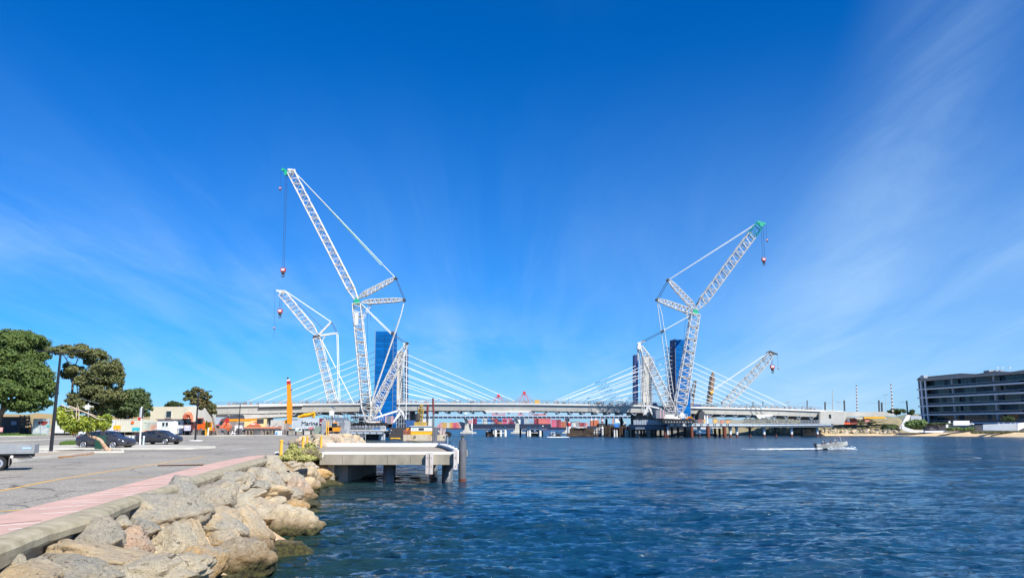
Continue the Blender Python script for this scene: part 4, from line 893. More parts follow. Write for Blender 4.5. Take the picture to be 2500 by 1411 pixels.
for px in range(968, 1000, 6): mb.bar((Xat(px, 300), 300, .5), (Xat(px, 300), 300, 9), .14); mb.bar((Xat(px, 303), 303, .5), (Xat(px, 303), 303, 9), .14)
for z in (1.5, 3.2, 5, 6.8, 8.6): mb.bar((Xat(966, 300), 300, z), (Xat(1000, 300), 300, z), .12); mb.bar((Xat(966, 300), 300, z), (Xat(978, 300), 300, z+1.6), .1)
mk('falsework', mb, lgrey, label='grey access scaffold under the bridge right of the blue tower', cat='scaffold')
# ------------------------------------------------------------------ cranes
def ropes(name, pairs, r, m, t, n=4):
    mb = MB()
    for a, b in pairs: mb.tube(a, b, r, n)
    return mk(name, mb, m, t)
def sections(t, name, p, q, w, nsec, per, rc, rb, m, w1=None, t0=0, t1=0, up=(0, 1, 0), h=None, part='boom_section', last=None):
    """a boom assembled from lattice sections, each a piece of its own"""
    p, q = Vector(p), Vector(q); par = bpy.data.objects.new(name, None); COL.objects.link(par); par.parent = t; ORG[par.name] = ORG[t.name]; par.empty_display_size = .2
    w1 = w if w1 is None else w1
    for i in range(nsec):
        a, b = p.lerp(q, i/nsec), p.lerp(q, (i+1)/nsec); wa, wb = w+(w1-w)*i/nsec, w+(w1-w)*(i+1)/nsec
        if i == 0 and t0: wa = w*t0
        if i == nsec-1 and t1: wb = w1*t1
        mb = MB(); mb.lattice(a, b, wa, per, rc, rb, w1=wb, up=up, h=(wa*(h or 1)))
        mk(part, mb, last if (last and i == nsec-1) else m, par)
    return par
def hook(t, top, ytop_px, x_px, y_px, Y, s=1.0, n=2):
    a = P(x_px, y_px, Y); par = bpy.data.objects.new('hook_block', None); COL.objects.link(par); par.parent = t; ORG[par.name] = ORG[t.name]
    mb = MB(); mb.b2((a.x-.75*s, Y-.4*s, a.z-.5*s), (a.x+.75*s, Y+.4*s, a.z+.7*s)); mk('cheek_plate', mb, redp, par)
    mb = MB(); mb.b2((a.x-.5*s, Y-.45*s, a.z-.15*s), (a.x+.5*s, Y+.45*s, a.z+.45*s)); mk('white_panel', mb, white, par)
    mb = MB(); mb.lathe((a.x, Y, a.z-1.5*s), [(.15*s, 0), (.5*s, .35*s), (.6*s, .9*s), (.35*s, 1.05*s)], 10)
    pts = [Vector((a.x, Y, a.z-1.4*s))]+[Vector((a.x+.42*s*math.sin(u), Y, a.z-1.9*s-.42*s*math.cos(u)+.2*s)) for u in np.linspace(2.6, -1.6, 8)]
    mb.path(pts, .15*s, 5); mk('hook', mb, dark, par); return a
def crawler_base(t, cx, Y, z, w, dirx=1):
    for dy in (-4, 4):
        par = None; mb = MB(); L_ = w; mb.prism([], 0, 0) if False else None
        poly = []
        for k in range(9): a_ = math.pi/2+math.pi*k/8; poly.append((cx-L_/2+.75*math.cos(a_), z+.75+.75*math.sin(a_)))
        for k in range(9): a_ = -math.pi/2+math.pi*k/8; poly.append((cx+L_/2+.75*math.cos(a_), z+.75+.75*math.sin(a_)))
        mb.prismv([(x, Y+dy-.6, zz) for x, zz in poly], (0, 1.2, 0)); tr = mk('crawler_track', mb, rubber, t)
        mb = MB()
        for k in range(int(L_)): mb.lathe((cx-L_/2+.5+k, Y+dy-.68, z+.42), [(.3, 0), (.3, .1)], 8, 'Y')
        mk('road_wheel', mb, grey, tr)
    mb = MB(); mb.b2((cx-2.6, Y-3.4, z+.4), (cx+2.6, Y+3.4, z+1.5)); mb.lathe((cx, Y, z+1.5), [(2, 0), (2, .35)], 18); mk('car_body', mb, wsteel, t)
# ---- crane A : the tall one on the left, standing on its work platform
YA = 240; PL = P(880, 1044, YA).z
t = thing('crawler_crane', 'tallest white lattice crane on the left with its long jib reaching up left', 'crane', tuple(P(905, 1044, YA)))
A = lambda x, y, Y=YA: P(x, y, Y)
crawler_base(t, A(910, 1040).x, YA, PL, 9)
foot = A(899, 1027)
sections(t, 'main_boom', A(899, 1028), A(871, 742), 2.9, 9, 4, .17, .10, wsteel, w1=2.5, t0=.35)
mb = MB(); mb.bar(A(862, 741), A(879, 741), .5); mb.bar(A(863, 741), A(868, 728), .35); mb.bar(A(879, 741), A(870, 728), .35); mb.bar(A(862, 739), A(880, 735), .3); mb.lathe(A(870, 735, YA-1.3), [(.8, 0), (.8, 2.6)], 10, 'Y'); mk('boom_head', mb, green, t)
sections(t, 'luffing_jib', A(871, 733), A(711, 421), 2.2, 11, 4, .155, .095, wsteel, t0=.45)
mb = MB(); mb.bar(A(703, 415), A(721, 417), .7); mb.bar(A(708, 428), A(719, 417), .4); mb.bar(A(706, 418), A(716, 430), .4); mk('jib_head', mb, wsteel, t)
mb = MB(); mb.bar(A(706, 422), A(690, 412), .45); mb.bar(A(702, 427), A(690, 412), .3); mb.lathe(A(690, 414, YA-.5), [(.5, 0), (.5, 1)], 10, 'Y'); mb.lathe(A(698, 423, YA-.5), [(.7, 0), (.7, 1)], 12, 'Y'); mk('sheave_head', mb, green, t)
sections(t, 'jib_strut', A(874, 727), A(965, 679), 1.5, 5, 4, .155, .095, wsteel, w1=1.1, t0=.3, t1=.5)
sections(t, 'jib_strut', A(884, 738), A(986, 732), 1.4, 5, 4, .155, .095, wsteel, w1=1.0, t0=.3, t1=.5)
mb = MB()
for p_ in ((966, 679), (987, 732), (994, 838), (957, 813)): mb = MB(); mb.lathe(A(p_[0], p_[1], YA-.7), [(.42, 0), (.42, 1.4)], 10, 'Y'); mk('sheave', mb, dark, t)
k1, k2 = A(935, 645), A(966, 679)
ropes('pendant', [(A(718, 419, YA-.7), A(934, 645, YA-.7)), (A(718, 419, YA+.7), A(931, 648, YA+.7)), (A(934, 646), A(965, 678))], .11, white, t)
ropes('green_pendant', [(A(720, 421), A(932, 647))], .10, green, t); ropes('green_pendant', [(A(886, 745), A(955, 813))], .10, green, t)
ropes('pendant', [(A(882, 742, YA-.8), A(955, 812, YA-.8)), (A(884, 747, YA+.8), A(954, 815, YA+.8))], .11, white, t)
ropes('pendant', [(A(987, 734), A(979, 768)), (A(979, 768), A(975, 780))], .16, white, t); ropes('pendant_bar', [(A(975, 780), A(907, 982)), (A(907, 982), A(903, 1010))], .24, wsteel, t)
ropes('luffing_rope', [(A(965, 679, YA-.5), A(986, 731, YA-.5)), (A(968, 679, YA+.5), A(989, 731, YA+.5)), (A(957, 813, YA-.5), A(993, 837, YA-.5)), (A(957, 816, YA+.5), A(990, 839, YA+.5))], .07, rope, t)
ropes('hoist_rope', [(A(697, 425, YA-.4), A(690, 655, YA-.4)), (A(701, 428, YA+.4), A(694, 655, YA+.4)), (A(716, 425, YA+.6), A(873, 725, YA+.6))], .05, rope, t)
ropes('tag_line', [(A(897, 760), A(898, 985))], .035, rope, t); ropes('tag_line', [(A(904, 745), A(905, 785))], .035, rope, t)
hook(t, None, 0, 691.5, 660, YA, 1.0)
a_ = hook(t, None, 0, 684, 460, YA, .45); ropes('hoist_rope', [(A(686.5, 416), A(684, 457))], .035, rope, t)
mb = MB(); mb.bar(A(905, 738.5), A(880, 785), .25); mk('back_stop', mb, wsteel, t); mb = MB(); mb.bar(A(908, 742), A(882, 789), .2); mk('back_stop', mb, wsteel, t)
mb = MB(); p = A(870, 778, YA-1.5); mb.b2((p.x-.6, p.y-.1, p.z-2), (p.x+.6, p.y, p.z+2)); mk('name_board', mb, edgec, t)
sections(t, 'derrick_boom', A(904, 1024), A(991, 843), 2.7, 7, 4, .17, .10, wsteel, w1=1.9, t0=.4, t1=.35)
mb = MB(); mb.bar(A(985, 838), A(997, 842), .6); mb.bar(A(988, 850), A(994, 840), .6); mk('derrick_head', mb, white, t)
ropes('ballast_pendant', [(A(993, 842, YA-.9), A(991, 1022, YA-.9)), (A(990, 850, YA+.9), A(973, 998, YA+.9)), (A(986, 865), A(977, 930))], .12, white, t)
mb = MB(); mb.bar(A(912, 1021), A(976, 1001), .55); mb.bar(A(974, 1001), A(976, 997), .8); mk('ballast_guide', mb, white, t)
mb = MB(); mb.bar(A(961, 1031), A(977, 1005), .5); mb.bar(A(977, 1004), A(982, 1003), .55); mb.bar(A(982, 1004), A(990, 1024), .6); mb.bar(A(962, 1029), A(979, 1010), .28); mk('ballast_arm', mb, white, t)
mb = MB(); mb.bar(A(922, 993), A(935, 1019), .28); mb.bar(A(896, 1000), A(912, 1022), .3); mb.bar(A(922, 992), A(914, 1010), .25); mk('brace', mb, white, t)
mb = MB(); p, q_ = A(902, 1025, YA-1.6), A(936, 1038, YA-1.6); mb.b2((p.x, YA-1.7, q_.z), (q_.x, YA+1.7, q_.z+.75)); mb.b2((p.x+.8, YA-1.6, q_.z+.75), (q_.x-1.2, YA+1.6, p.z-.5)); mk('superstructure', mb, wsteel, t)
mb = MB(); mb.b2((q_.x-2.3, YA-1.75, q_.z+.3), (q_.x-1.4, YA-1.65, q_.z+.85)); mk('red_winch_cover', mb, redp, t)
mb = MB()
for i in range(5): mb.lathe((p.x+.3+.72*i, YA-1.5, p.z-.3-.2*(i % 2)), [(.38, 0), (.38, 3)], 12, 'Y')
mk('winch_drum', mb, grey, t)
mb = MB()
for x in np.linspace(p.x+1.2, q_.x, 6): mb.bar((x, YA-1.75, p.z-.3), (x, YA-1.75, p.z+.7), .07)
for z in (p.z+.2, p.z+.7): mb.bar((p.x+1.2, YA-1.75, z), (q_.x, YA-1.75, z), .06)
mk('handrail', mb, lgrey, t)
mb = MB(); c_ = A(884, 1028, YA-1); mb.b2((c_.x-.9, c_.y-1, c_.z-1), (c_.x+.8, c_.y+1, c_.z+1.1)); mk('cab', mb, glass, t)
mb = MB()
for x in (-.9, .8): mb.bar((c_.x+x, c_.y-1.03, c_.z-1), (c_.x+x, c_.y-1.03, c_.z+1.1), .14)
for z in (-1, .1, 1.1): mb.bar((c_.x-.9, c_.y-1.03, c_.z+z), (c_.x+.8, c_.y-1.03, c_.z+z), .1)
mk('cab_frame', mb, lgrey, t)
tyrem = rubber
mb = MB(); mb.lathe(A(904, 990, YA+1), [(.35, -1.1), (.9, -1.1), (.9, 1.1), (.35, 1.1)], 14, 'Y'); mb.bar(A(900, 1003, YA+1.6), A(908, 980, YA+1.6), .9); mk('rope_reel', mb, dark, t)
mb = MB(); mb.lathe(A(917, 1005, YA-.8), [(.75, 0), (.75, 1.2)], 14, 'Y'); mb.lathe(A(898, 975, YA-.8), [(.55, 0), (.55, 1.2)], 14, 'Y'); mb.lathe(A(898, 962, YA-.8), [(.4, 0), (.4, 1)], 14, 'Y'); mk('drum_guard', mb, wsteel, t)
pinkw = mat('pink_ballast_edge', (.72, .42, .42), .7)
for i in range(10):
    z0 = A(950, 1034.5).z+.235*i; xa, xb = A(942.5, 1030).x, A(959.5, 1030).x
    mb = MB(); mb.b2((xa+.42, YA-1.9, z0), (xb-.42, YA+1.9, z0+.21)); s_ = mk('counterweight', mb, grey, t)
    mb = MB(); mb.b2((xa, YA-1.95, z0+.02), (xa+.4, YA+1.9, z0+.19)); mb.b2((xb-.4, YA-1.95, z0+.02), (xb, YA+1.9, z0+.19)); mk('end_plate', mb, pinkw, s_)
# work platform under crane A
t = thing('work_platform', 'grey steel work platform on the water carrying the tallest crane', 'platform', (A(880, 1055).x, YA, 0))
xa, xb = A(815, 1050).x, A(948, 1050).x; zt = P(880, 1049.5, YA-6).z
mb = MB(); mb.b2((xa, YA-6.4, zt-.28), (xb, YA+7, zt)); mk('deck', mb, edgec, t)
mb = MB(); mb.b2((xa+.3, YA-6.2, zt-1.15), (xb-.3, YA-5.9, zt-.28)); mb.b2((xa+.3, YA+6, zt-1.15), (xb-.3, YA+6.4, zt-.28)); mk('edge_girder', mb, lgrey, t)
for x in np.linspace(xa+.6, xb-.4, 9):
    mb = MB(); mb.b2((x-.12, YA-6.42, zt-1.15), (x+.12, YA-6.2, zt-.28)); mk('stiffener', mb, grey, t)
mb = MB(); mb.b2((A(862, 1060).x, YA-4, -1), (A(930, 1060).x, YA+6, zt-1.15)); mk('pontoon_hull', mb, black, t)
for x in (A(930, 1060).x+.5, A(938, 1060).x, xb-.5): mb = MB(); mb.tube((x, YA-4.5, -2), (x, YA-4.5, zt-1.1), .35, 10); mk('pile', mb, lgrey, t)
mb = MB()
for i in range(40):
    x = xa+(xb-xa)*i/39; mb.bar((x, YA-6.2, zt), (x, YA-6.2, zt+1.2), .06)
for z in (.45, .85, 1.2): mb.bar((xa, YA-6.2, zt+z), (xb, YA-6.2, zt+z), .06)
mk('handrail', mb, lgrey, t)
mb = MB()
for i in range(14):
    x = A(838, 1045).x+i*.62; mb.b2((x, YA-4.5, zt), (x+.35, YA-3.2, zt+.9)); mb.b2((x+.02, YA-4.6, zt+1.2), (x+.3, YA-3.2, zt+2.0))
mk('stacked_mats', mb, dark, t)
mb = MB(); mb.b2((A(937, 1045).x, YA-6, zt), (A(948, 1045).x, YA-4, zt+1.15)); mk('site_cabin', mb, edgec, t)
mb = MB(); px = A(892.5, 1060).x; mb.bar((px, YA-40, -.5), (px+.05, YA-40, 3.0), .12) if False else mb.bar(P(892, 1078, 150), P(893, 1036, 150), .09); mb.bar(P(875, 1063, 150), P(893, 1063, 150), .09); mb.bar(P(877, 1066.5, 150), P(893, 1066.5, 150), .07); mb.bar(P(875, 1058, 150), P(878, 1063, 150), .06)
mk('mooring_post', mb, lgrey, label='thin pale mooring post with a side arm in front of the work platform', cat='post')

# ---- crane B : small one behind the bridge
YB = 385; t = thing('crawler_crane', 'smaller white lattice crane behind the bridge at the left, jib tip lowest', 'crane', tuple(P(825, 1040, YB)))
B = lambda x, y, Y=YB: P(x, y, Y)
sections(t, 'main_boom', B(826, 1036), B(774, 826), 4.2, 8, 4, .2, .13, wsteel, w1=3.4)
sections(t, 'luffing_jib', B(772, 816), B(689, 716), 3.6, 6, 4, .17, .10, wsteel, t0=.4)
mb = MB(); mb.bar(B(700, 714), B(675, 709), .9); mb.bar(B(686, 716), B(694, 709), .8); mb.lathe(B(685, 712, YB-1), [(.9, 0), (.9, 2)], 10, 'Y'); mk('jib_head', mb, wsteel, t)
mb = MB(); mb.bar(B(764, 823), B(782, 822), 1.2); mk('boom_head', mb, dark, t)
for q_ in ((808, 787), (824, 813)): mb = MB(); mb.bar(B(776, 820), B(*q_), .9); mk('jib_strut', mb, wsteel, t)
mb = MB(); mb.bar(B(795, 818), B(786, 834), .4); mk('back_stop', mb, wsteel, t)
ropes('pendant', [(B(697, 711), B(808, 786)), (B(785, 830), B(866, 990)), (B(822, 816, YB-.8), B(826, 990, YB-.8)), (B(825, 816, YB+.8), B(830, 990, YB+.8))], .2, cab, t)
ropes('luffing_rope', [(B(808, 787, YB-.6), B(821, 812, YB-.6)), (B(811, 787, YB+.6), B(824, 812, YB+.6)), (B(703, 716), B(790, 804))], .09, rope, t)
ropes('hoist_rope', [(B(684, 716), B(682, 756)), (B(687, 716), B(686, 756))], .07, rope, t); hook(t, None, 0, 684, 760, YB, 1.5); hook(t, None, 0, 669.5, 800, YB, .55)
ropes('hoist_rope', [(B(671, 709), B(670, 797)), (B(669.5, 804), B(668.5, 824))], .05, rope, t)
crawler_base(t, B(830, 1040).x, YB, P(0, 1044, YB).z, 10); mb = MB(); mb.b2((B(815, 1040).x, YB-2, 3.6), (B(850, 1040).x, YB+2, 6.5)); mk('superstructure', mb, wsteel, t)
mb = MB(); mb.b2((B(795, 1040).x, YB-12, -2), (B(870, 1040).x, YB+12, P(0, 1044, YB).z-.02)); mk('crane_pad', mb, pierm, label='low concrete pad on the water under the smaller crane', cat='platform')

# ---- crane C : right hand crane on the long jetty
YC = 284; t = thing('crawler_crane', 'white lattice crane on the right jetty with its teal tipped jib leaning right', 'crane', tuple(P(1650, 1032, YC)))
C = lambda x, y, Y=YC: P(x, y, Y)
DZ = P(1640, 1033, YC).z
crawler_base(t, C(1650, 1030).x, YC, DZ, 10)
sections(t, 'main_boom', C(1656, 1016), C(1697, 768), 4.0, 8, 4, .19, .11, wsteel, w1=3.0, t0=.3)
mb = MB(); mb.bar(C(1690, 767), C(1706, 765), .6); mb.bar(C(1690, 767), C(1697, 757), .5); mb.bar(C(1706, 766), C(1698, 757), .5); mb.lathe(C(1698, 761, YC-1.4), [(.9, 0), (.9, 2.8)], 10, 'Y'); mk('boom_head', mb, green, t)
sections(t, 'luffing_jib', C(1701, 756), C(1851, 553), 3.0, 9, 4, .17, .10, wsteel, t0=.35, last=teal)
mb = MB(); mb.bar(C(1842, 549), C(1858, 543), .6); mb.bar(C(1858, 543), C(1868, 547), .4); mb.lathe(C(1860, 548, YC-.6), [(.8, 0), (.8, 1.2)], 12, 'Y'); mb.lathe(C(1852, 542, YC-.6), [(.5, 0), (.5, 1.2)], 12, 'Y'); mb.lathe(C(1867, 546, YC-.5), [(.45, 0), (.45, 1)], 10, 'Y'); mb.bar(C(1843, 548), C(1850, 541), .35); mk('sheave_head', mb, green, t)
sections(t, 'jib_strut', C(1698, 755), C(1632, 684), 2.1, 5, 4, .15, .10, wsteel, w1=1.4, t0=.4, t1=.5)
sections(t, 'jib_strut', C(1694, 764), C(1606, 732), 2.1, 5, 4, .15, .10, wsteel, w1=1.4, t0=.4, t1=.5)
mb = MB()
for p_ in ((1631, 683), (1604, 731), (1619, 808)): mb = MB(); mb.lathe(C(p_[0], p_[1], YC-.8), [(.5, 0), (.5, 1.6)], 10, 'Y'); mk('sheave', mb, dark, t)
ropes('pendant', [(C(1634, 682, YC-.8), C(1846, 546, YC-.8)), (C(1634, 683, YC+.8), C(1848, 547, YC+.8))], .11, white, t)
ropes('pendant', [(C(1620, 807), C(1694, 766))], .17, white, t)
ropes('pendant', [(C(1605, 735), C(1606, 751)), (C(1606, 751), C(1621, 860)), (C(1621, 860), C(1640, 985)), (C(1606, 734), C(1616, 768)), (C(1616, 768), C(1630, 860)), (C(1630, 860), C(1648, 985))], .13, white, t)
ropes('luffing_rope', [(C(1630, 683, YC-.6), C(1603, 731, YC-.6)), (C(1633, 685, YC+.6), C(1606, 733, YC+.6)), (C(1618, 807, YC-.6), C(1566, 834, YC-.6)), (C(1619, 810, YC+.6), C(1568, 837, YC+.6)), (C(1840, 556, YC-1), C(1700, 745, YC-1)), (C(1838, 555, YC+1), C(1698, 745, YC+1))], .085, rope, t)
ropes('hoist_rope', [(C(1858, 549), C(1862, 630)), (C(1863, 549), C(1867, 630))], .05, rope, t); hook(t, None, 0, 1864.5, 634, YC, 1.0)
hook(t, None, 0, 1872.5, 586, YC, .45); ropes('hoist_rope', [(C(1870, 548), C(1872, 583))], .035, rope, t)
mb = MB(); mb.bar(C(1672, 758), C(1684, 790), .3); mb.bar(C(1678, 765), C(1687, 795), .25); mk('back_stop', mb, wsteel, t)
ropes('tag_line', [(C(1674, 775), C(1669, 830))], .04, rope, t)
sections(t, 'derrick_boom', C(1643, 1012), C(1565, 846), 3.4, 7, 4, .155, .095, wsteel, w1=2.2, t0=.5, t1=.4)
mb = MB(); mb.bar(C(1556, 839), C(1574, 832), .6); mb.bar(C(1560, 838), C(1564, 858), 1.0); mb.lathe(C(1561, 848, YC-.9), [(.8, 0), (.8, 1.8)], 12, 'Y'); mk('derrick_head', mb, wsteel, t)
ropes('ballast_pendant', [(C(1557, 845), C(1557, 880)), (C(1558, 850), C(1568, 1008)), (C(1561, 860), C(1573, 1008)), (C(1565, 856), C(1590, 1005)), (C(1570, 870), C(1580, 985))], .14, wsteel, t)
mb = MB()
for a, b, w in (((1571, 1013), (1582, 990), .45), ((1582, 990), (1596, 1018), .45), ((1582, 990), (1612, 997), .5), ((1576, 1012), (1584, 992), .3), ((1612, 997), (1640, 1015), .4), ((1585, 1000), (1598, 1018), .25), ((1570, 1001), (1578, 1011), .3), ((1622, 1000), (1627, 978), .3), ((1627, 978), (1640, 1005), .3)): mb.bar(C(*a), C(*b), w)
mk('ballast_arm', mb, wsteel, t)
mb = MB(); p, q_ = C(1620, 1010, YC-1.6), C(1655, 1021.5, YC-1.6); mb.b2((p.x, YC-1.7, q_.z), (q_.x, YC+1.7, q_.z+.8)); mb.b2((p.x+.5, YC-1.6, q_.z+.8), (q_.x-1.2, YC+1.6, p.z-.2)); mk('superstructure', mb, wsteel, t)
mb = MB()
for i in range(6): mb.lathe((p.x+.6+.9*i, YC-1.5, p.z-.1+.35*(i % 2)), [(.45, 0), (.45, 3)], 12, 'Y')
mb.lathe(C(1633, 992, YC-1), [(.6, 0), (.6, 2)], 12, 'Y'); mb.lathe(C(1640, 985, YC-1), [(.5, 0), (.5, 2)], 12, 'Y'); mk('winch_drum', mb, grey, t)
mb = MB(); mb.lathe(C(1666, 1014, YC-1.4), [(.95, 0), (.95, 1.6)], 16, 'Y'); mb.b2((C(1658, 1020).x, YC-1.2, C(0, 1020).z), (C(1675, 1020).x, YC+1, C(0, 1018).z)); mk('cab', mb, wsteel, t)
mb = MB(); c0 = C(1666, 1018, YC-1.8)
for i in range(5): mb.bar((c0.x-1+i*.7, c0.y, c0.z-.6), (c0.x-1+i*.7, c0.y, c0.z+1), .08)
for z in (0, .5, 1): mb.bar((c0.x-1, c0.y, c0.z+z), (c0.x+1.8, c0.y, c0.z+z), .07)
mk('handrail', mb, white, t)
for i in range(9):
    z0 = C(1610, 1021).z+.33*i; xa, xb = C(1599, 1010).x, C(1619, 1010).x
    mb = MB(); mb.b2((xa, YC-2, z0), (xb-.4, YC+2, z0+.30)); s_ = mk('counterweight', mb, grey, t)
    mb = MB(); mb.b2((xb-1.5, YC-2.05, z0+.02), (xb-1.15, YC+1.9, z0+.28)); mb.b2((xb-.38, YC-2.05, z0+.02), (xb, YC+1.9, z0+.28)); mk('end_plate', mb, pinkw, s_)

# ---- crane D far right, E telescopic leader, F tiny
YD = 400; t = thing('crawler_crane', 'single lattice boom crane with a dark tip far right behind the stay cables', 'crane', tuple(P(1770, 1010, YD)))
D = lambda x, y, Y=YD: P(x, y, Y)
sections(t, 'main_boom', D(1768, 990), D(1883, 866), 3.4, 8, 4, .16, .09, wsteel, t1=.6)
ropes('catwalk_rope', [(D(1763, 984), D(1879, 862))], .2, rope, t)
for i in range(8): u = i/8; mb = MB(); mb.bar(D(1760+116*u, 983-121*u), D(1766+116*u, 981-121*u), .5); mk('rope_guide', mb, dark, t)
mb = MB(); mb.bar(D(1871, 862), D(1881, 857), .7); mb.bar(D(1881, 858), D(1889, 866), .7); mb.bar(D(1886, 861), D(1898, 865), .8); mb.lathe(D(1884, 862, YD-1), [(1, 0), (1, 2)], 12, 'Y'); mk('boom_head', mb, dark, t)
ropes('pendant', [(D(1876, 861, YD-.8), D(1742, 952, YD-.8)), (D(1872, 863, YD+.8), D(1742, 950, YD+.8)), (D(1742, 951), D(1708, 975))], .12, cab, t)
ropes('hoist_rope', [(D(1883, 866), D(1884, 892)), (D(1886, 866), D(1887, 892))], .07, rope, t); hook(t, None, 0, 1885.5, 896, YD, 1.4); hook(t, None, 0, 1900, 898, YD, .45); ropes('hoist_rope', [(D(1898, 866), D(1900, 896)), (D(1886, 902), D(1886.5, 914))], .05, rope, t)
mb = MB(); mb.b2((D(1750, 1000).x, YD-2, 8.6), (D(1790, 1000).x, YD+2, 11.5)); mk('superstructure', mb, yellow, t)
brn = mat('brown_leader_steel', (.30, .20, .13), .7, var=.8, vs=1, col2=(.16, .11, .08))
t = thing('piling_rig', 'brown telescopic piling leader standing upright behind the right stay cables', 'crane', tuple(P(1730, 1005, 390)))
for (a, b, w, m_) in (((1733, 985), (1741, 922), 1.6, brn), ((1727, 985), (1736, 918), 1.1, dark), ((1737, 985), (1743, 925), .6, grey)): mb = MB(); mb.bar(P(*a, 390), P(*b, 390), w); mk('leader', mb, m_, t)
mb = MB(); mb.bar(P(1735, 926, 390), P(1741, 909, 390), 1.0); mb.bar(P(1741, 909, 390), P(1743, 920, 390), .6); mk('head', mb, brn, t)
mb = MB(); mb.bar(P(1735, 960, 389), P(1742, 954, 389), 1.2); mk('hammer', mb, yellow, t); mb = MB(); mb.b2((P(1720, 1000, 390).x, 388, 8), (P(1745, 1000, 390).x, 393, 14)); mk('body', mb, brn, t)
t = thing('mobile_crane', 'tiny faint crane boom just right of the blue pylon', 'crane', tuple(P(1690, 1000, 520)))
mb = MB(); mb.lattice(P(1686, 985, 520), P(1697, 930, 520), 3, 8, .2, .12, w1=1.4); mk('boom', mb, brn, t); mb = MB(); mb.tube(P(1697, 930, 520), P(1692, 962, 520), .08, 4); mb.lathe(P(1692, 968, 520), [(.3, 0), (.9, 1), (.5, 2)], 8); mk('hoist_rope', mb, rope, t)
mb = MB(); mb.b2((P(1680, 1000, 520).x, 518, 5), (P(1694, 1000, 520).x, 523, 19)); mk('body', mb, brn, t)
# red harbour cranes far away
rc = mat('harbour_red', (.55, .04, .05), .6)
for px, py, lab, dy in ((1217, 964, 'left red port crane peak showing above the bridge', 0), (1280, 957, 'right and taller red port crane peak showing above the bridge', 0)):
    Y = 1160; t = thing('port_crane', lab, 'crane', tuple(P(px, 1036, Y))); a = P(px, py, Y); mb = MB()
    for dx in (-14, 0, 14):
        for d2 in (0, 8): mb.bar(a+Vector((0, d2, 0)), P(px+dx*1.0, 985, Y+d2), .8)
    mb.bar(P(px-25, 984, Y), a, .5); mb.bar(P(px+25, 984, Y), a, .5); mb.b2((a.x-2, Y-1, a.z-3), (a.x+2, Y+9, a.z+1)); mb.bar(P(px-30, 990, Y), P(px+30, 990, Y), 1.5); mk('apex_frame', mb, rc, t)
    mb = MB()
    for dx in (-14, 14):
        for d2 in (0, 12): mb.bar(P(px+dx, 985, Y+d2), P(px+dx, 1037, Y+d2), 1.3)
    mb.bar(P(px-14, 1012, Y), P(px+14, 1012, Y), 1.2); mb.bar(P(px-14, 1012, Y), P(px+14, 990, Y), .8); mk('portal_leg', mb, rc, t)

# ------------------------------------------------------------------ right jetty
t = thing('work_jetty', 'long low steel jetty on piles carrying the right hand crane', 'jetty', (60, 290, 0))
JZ = 5.05
def JY(px): return float(np.interp(px, [1545, 1630, 1800, 2035], [286, 281, 288, 303]))
def jx(px): return Xat(px, JY(px))
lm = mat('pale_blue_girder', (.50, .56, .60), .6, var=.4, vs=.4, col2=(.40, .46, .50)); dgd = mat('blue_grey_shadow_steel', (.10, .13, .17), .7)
for a in np.arange(1630, 2030, 16.0):
    b = a+15.5; mb = MB(); th = 1.0 if a < 1850 else 1.0-.35*(a-1850)/180
    mb.add([(jx(a), JY(a), JZ-th), (jx(b), JY(b), JZ-th), (jx(b), JY(b)+.3, JZ-th), (jx(a), JY(a)+.3, JZ-th), (jx(a), JY(a), JZ-.12), (jx(b), JY(b), JZ-.12), (jx(b), JY(b)+.3, JZ-.12), (jx(a), JY(a)+.3, JZ-.12)], [(3, 2, 1, 0), (4, 5, 6, 7), (0, 1, 5, 4), (1, 2, 6, 5), (2, 3, 7, 6), (3, 0, 4, 7)]); mk('girder_panel', mb, lm, t)
    if a < 1790: 
        for c in (a+.7, a+4.5): mb = MB(); mb.b2((jx(c)-.12, JY(c)-.12, JZ-.95), (jx(c)+.12, JY(c)-.01, JZ-.1)); mk('stiffener', mb, dark, t)
mb = MB(); pts = [1630, 1800, 2035]
mb.prism([(jx(x), JY(x)-.15) for x in pts]+[(jx(x), JY(x)+13) for x in pts[::-1]], JZ-.10, JZ); mk('deck', mb, edgec, t)
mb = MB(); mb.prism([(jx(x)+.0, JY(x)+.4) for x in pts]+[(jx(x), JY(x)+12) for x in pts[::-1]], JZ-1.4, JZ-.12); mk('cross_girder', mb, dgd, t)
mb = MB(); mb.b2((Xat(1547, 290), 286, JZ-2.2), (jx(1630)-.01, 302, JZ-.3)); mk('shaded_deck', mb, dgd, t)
mb = MB()
for px in range(1548, 1628, 4):
    x = Xat(px, 285.8); mb.b2((x-.18, 285.3, JZ-.5), (x+.18, 285.9, JZ+1.1))
for z in (JZ-.4, JZ+.4, JZ+1.1): mb.b2((Xat(1547, 286), 285.4, z-.06), (Xat(1629, 286), 285.5, z+.06))
mk('handrail', mb, lgrey, t)
mb = MB()
for px in np.arange(1632, 2036, 7.0): mb.bar((jx(px), JY(px), JZ), (jx(px), JY(px), JZ+1.15), .07)
for a in np.arange(1632, 2030, 20.0):
    for h in (.5, .85, 1.15): mb.bar((jx(a), JY(a), JZ+h), (jx(a+20), JY(a+20), JZ+h), .07)
mk('handrail', mb, lgrey, t)
pale = mat('pale_pile_sleeve', (.62, .68, .70), .6, var=.4, vs=1, col2=(.5, .5, .5))
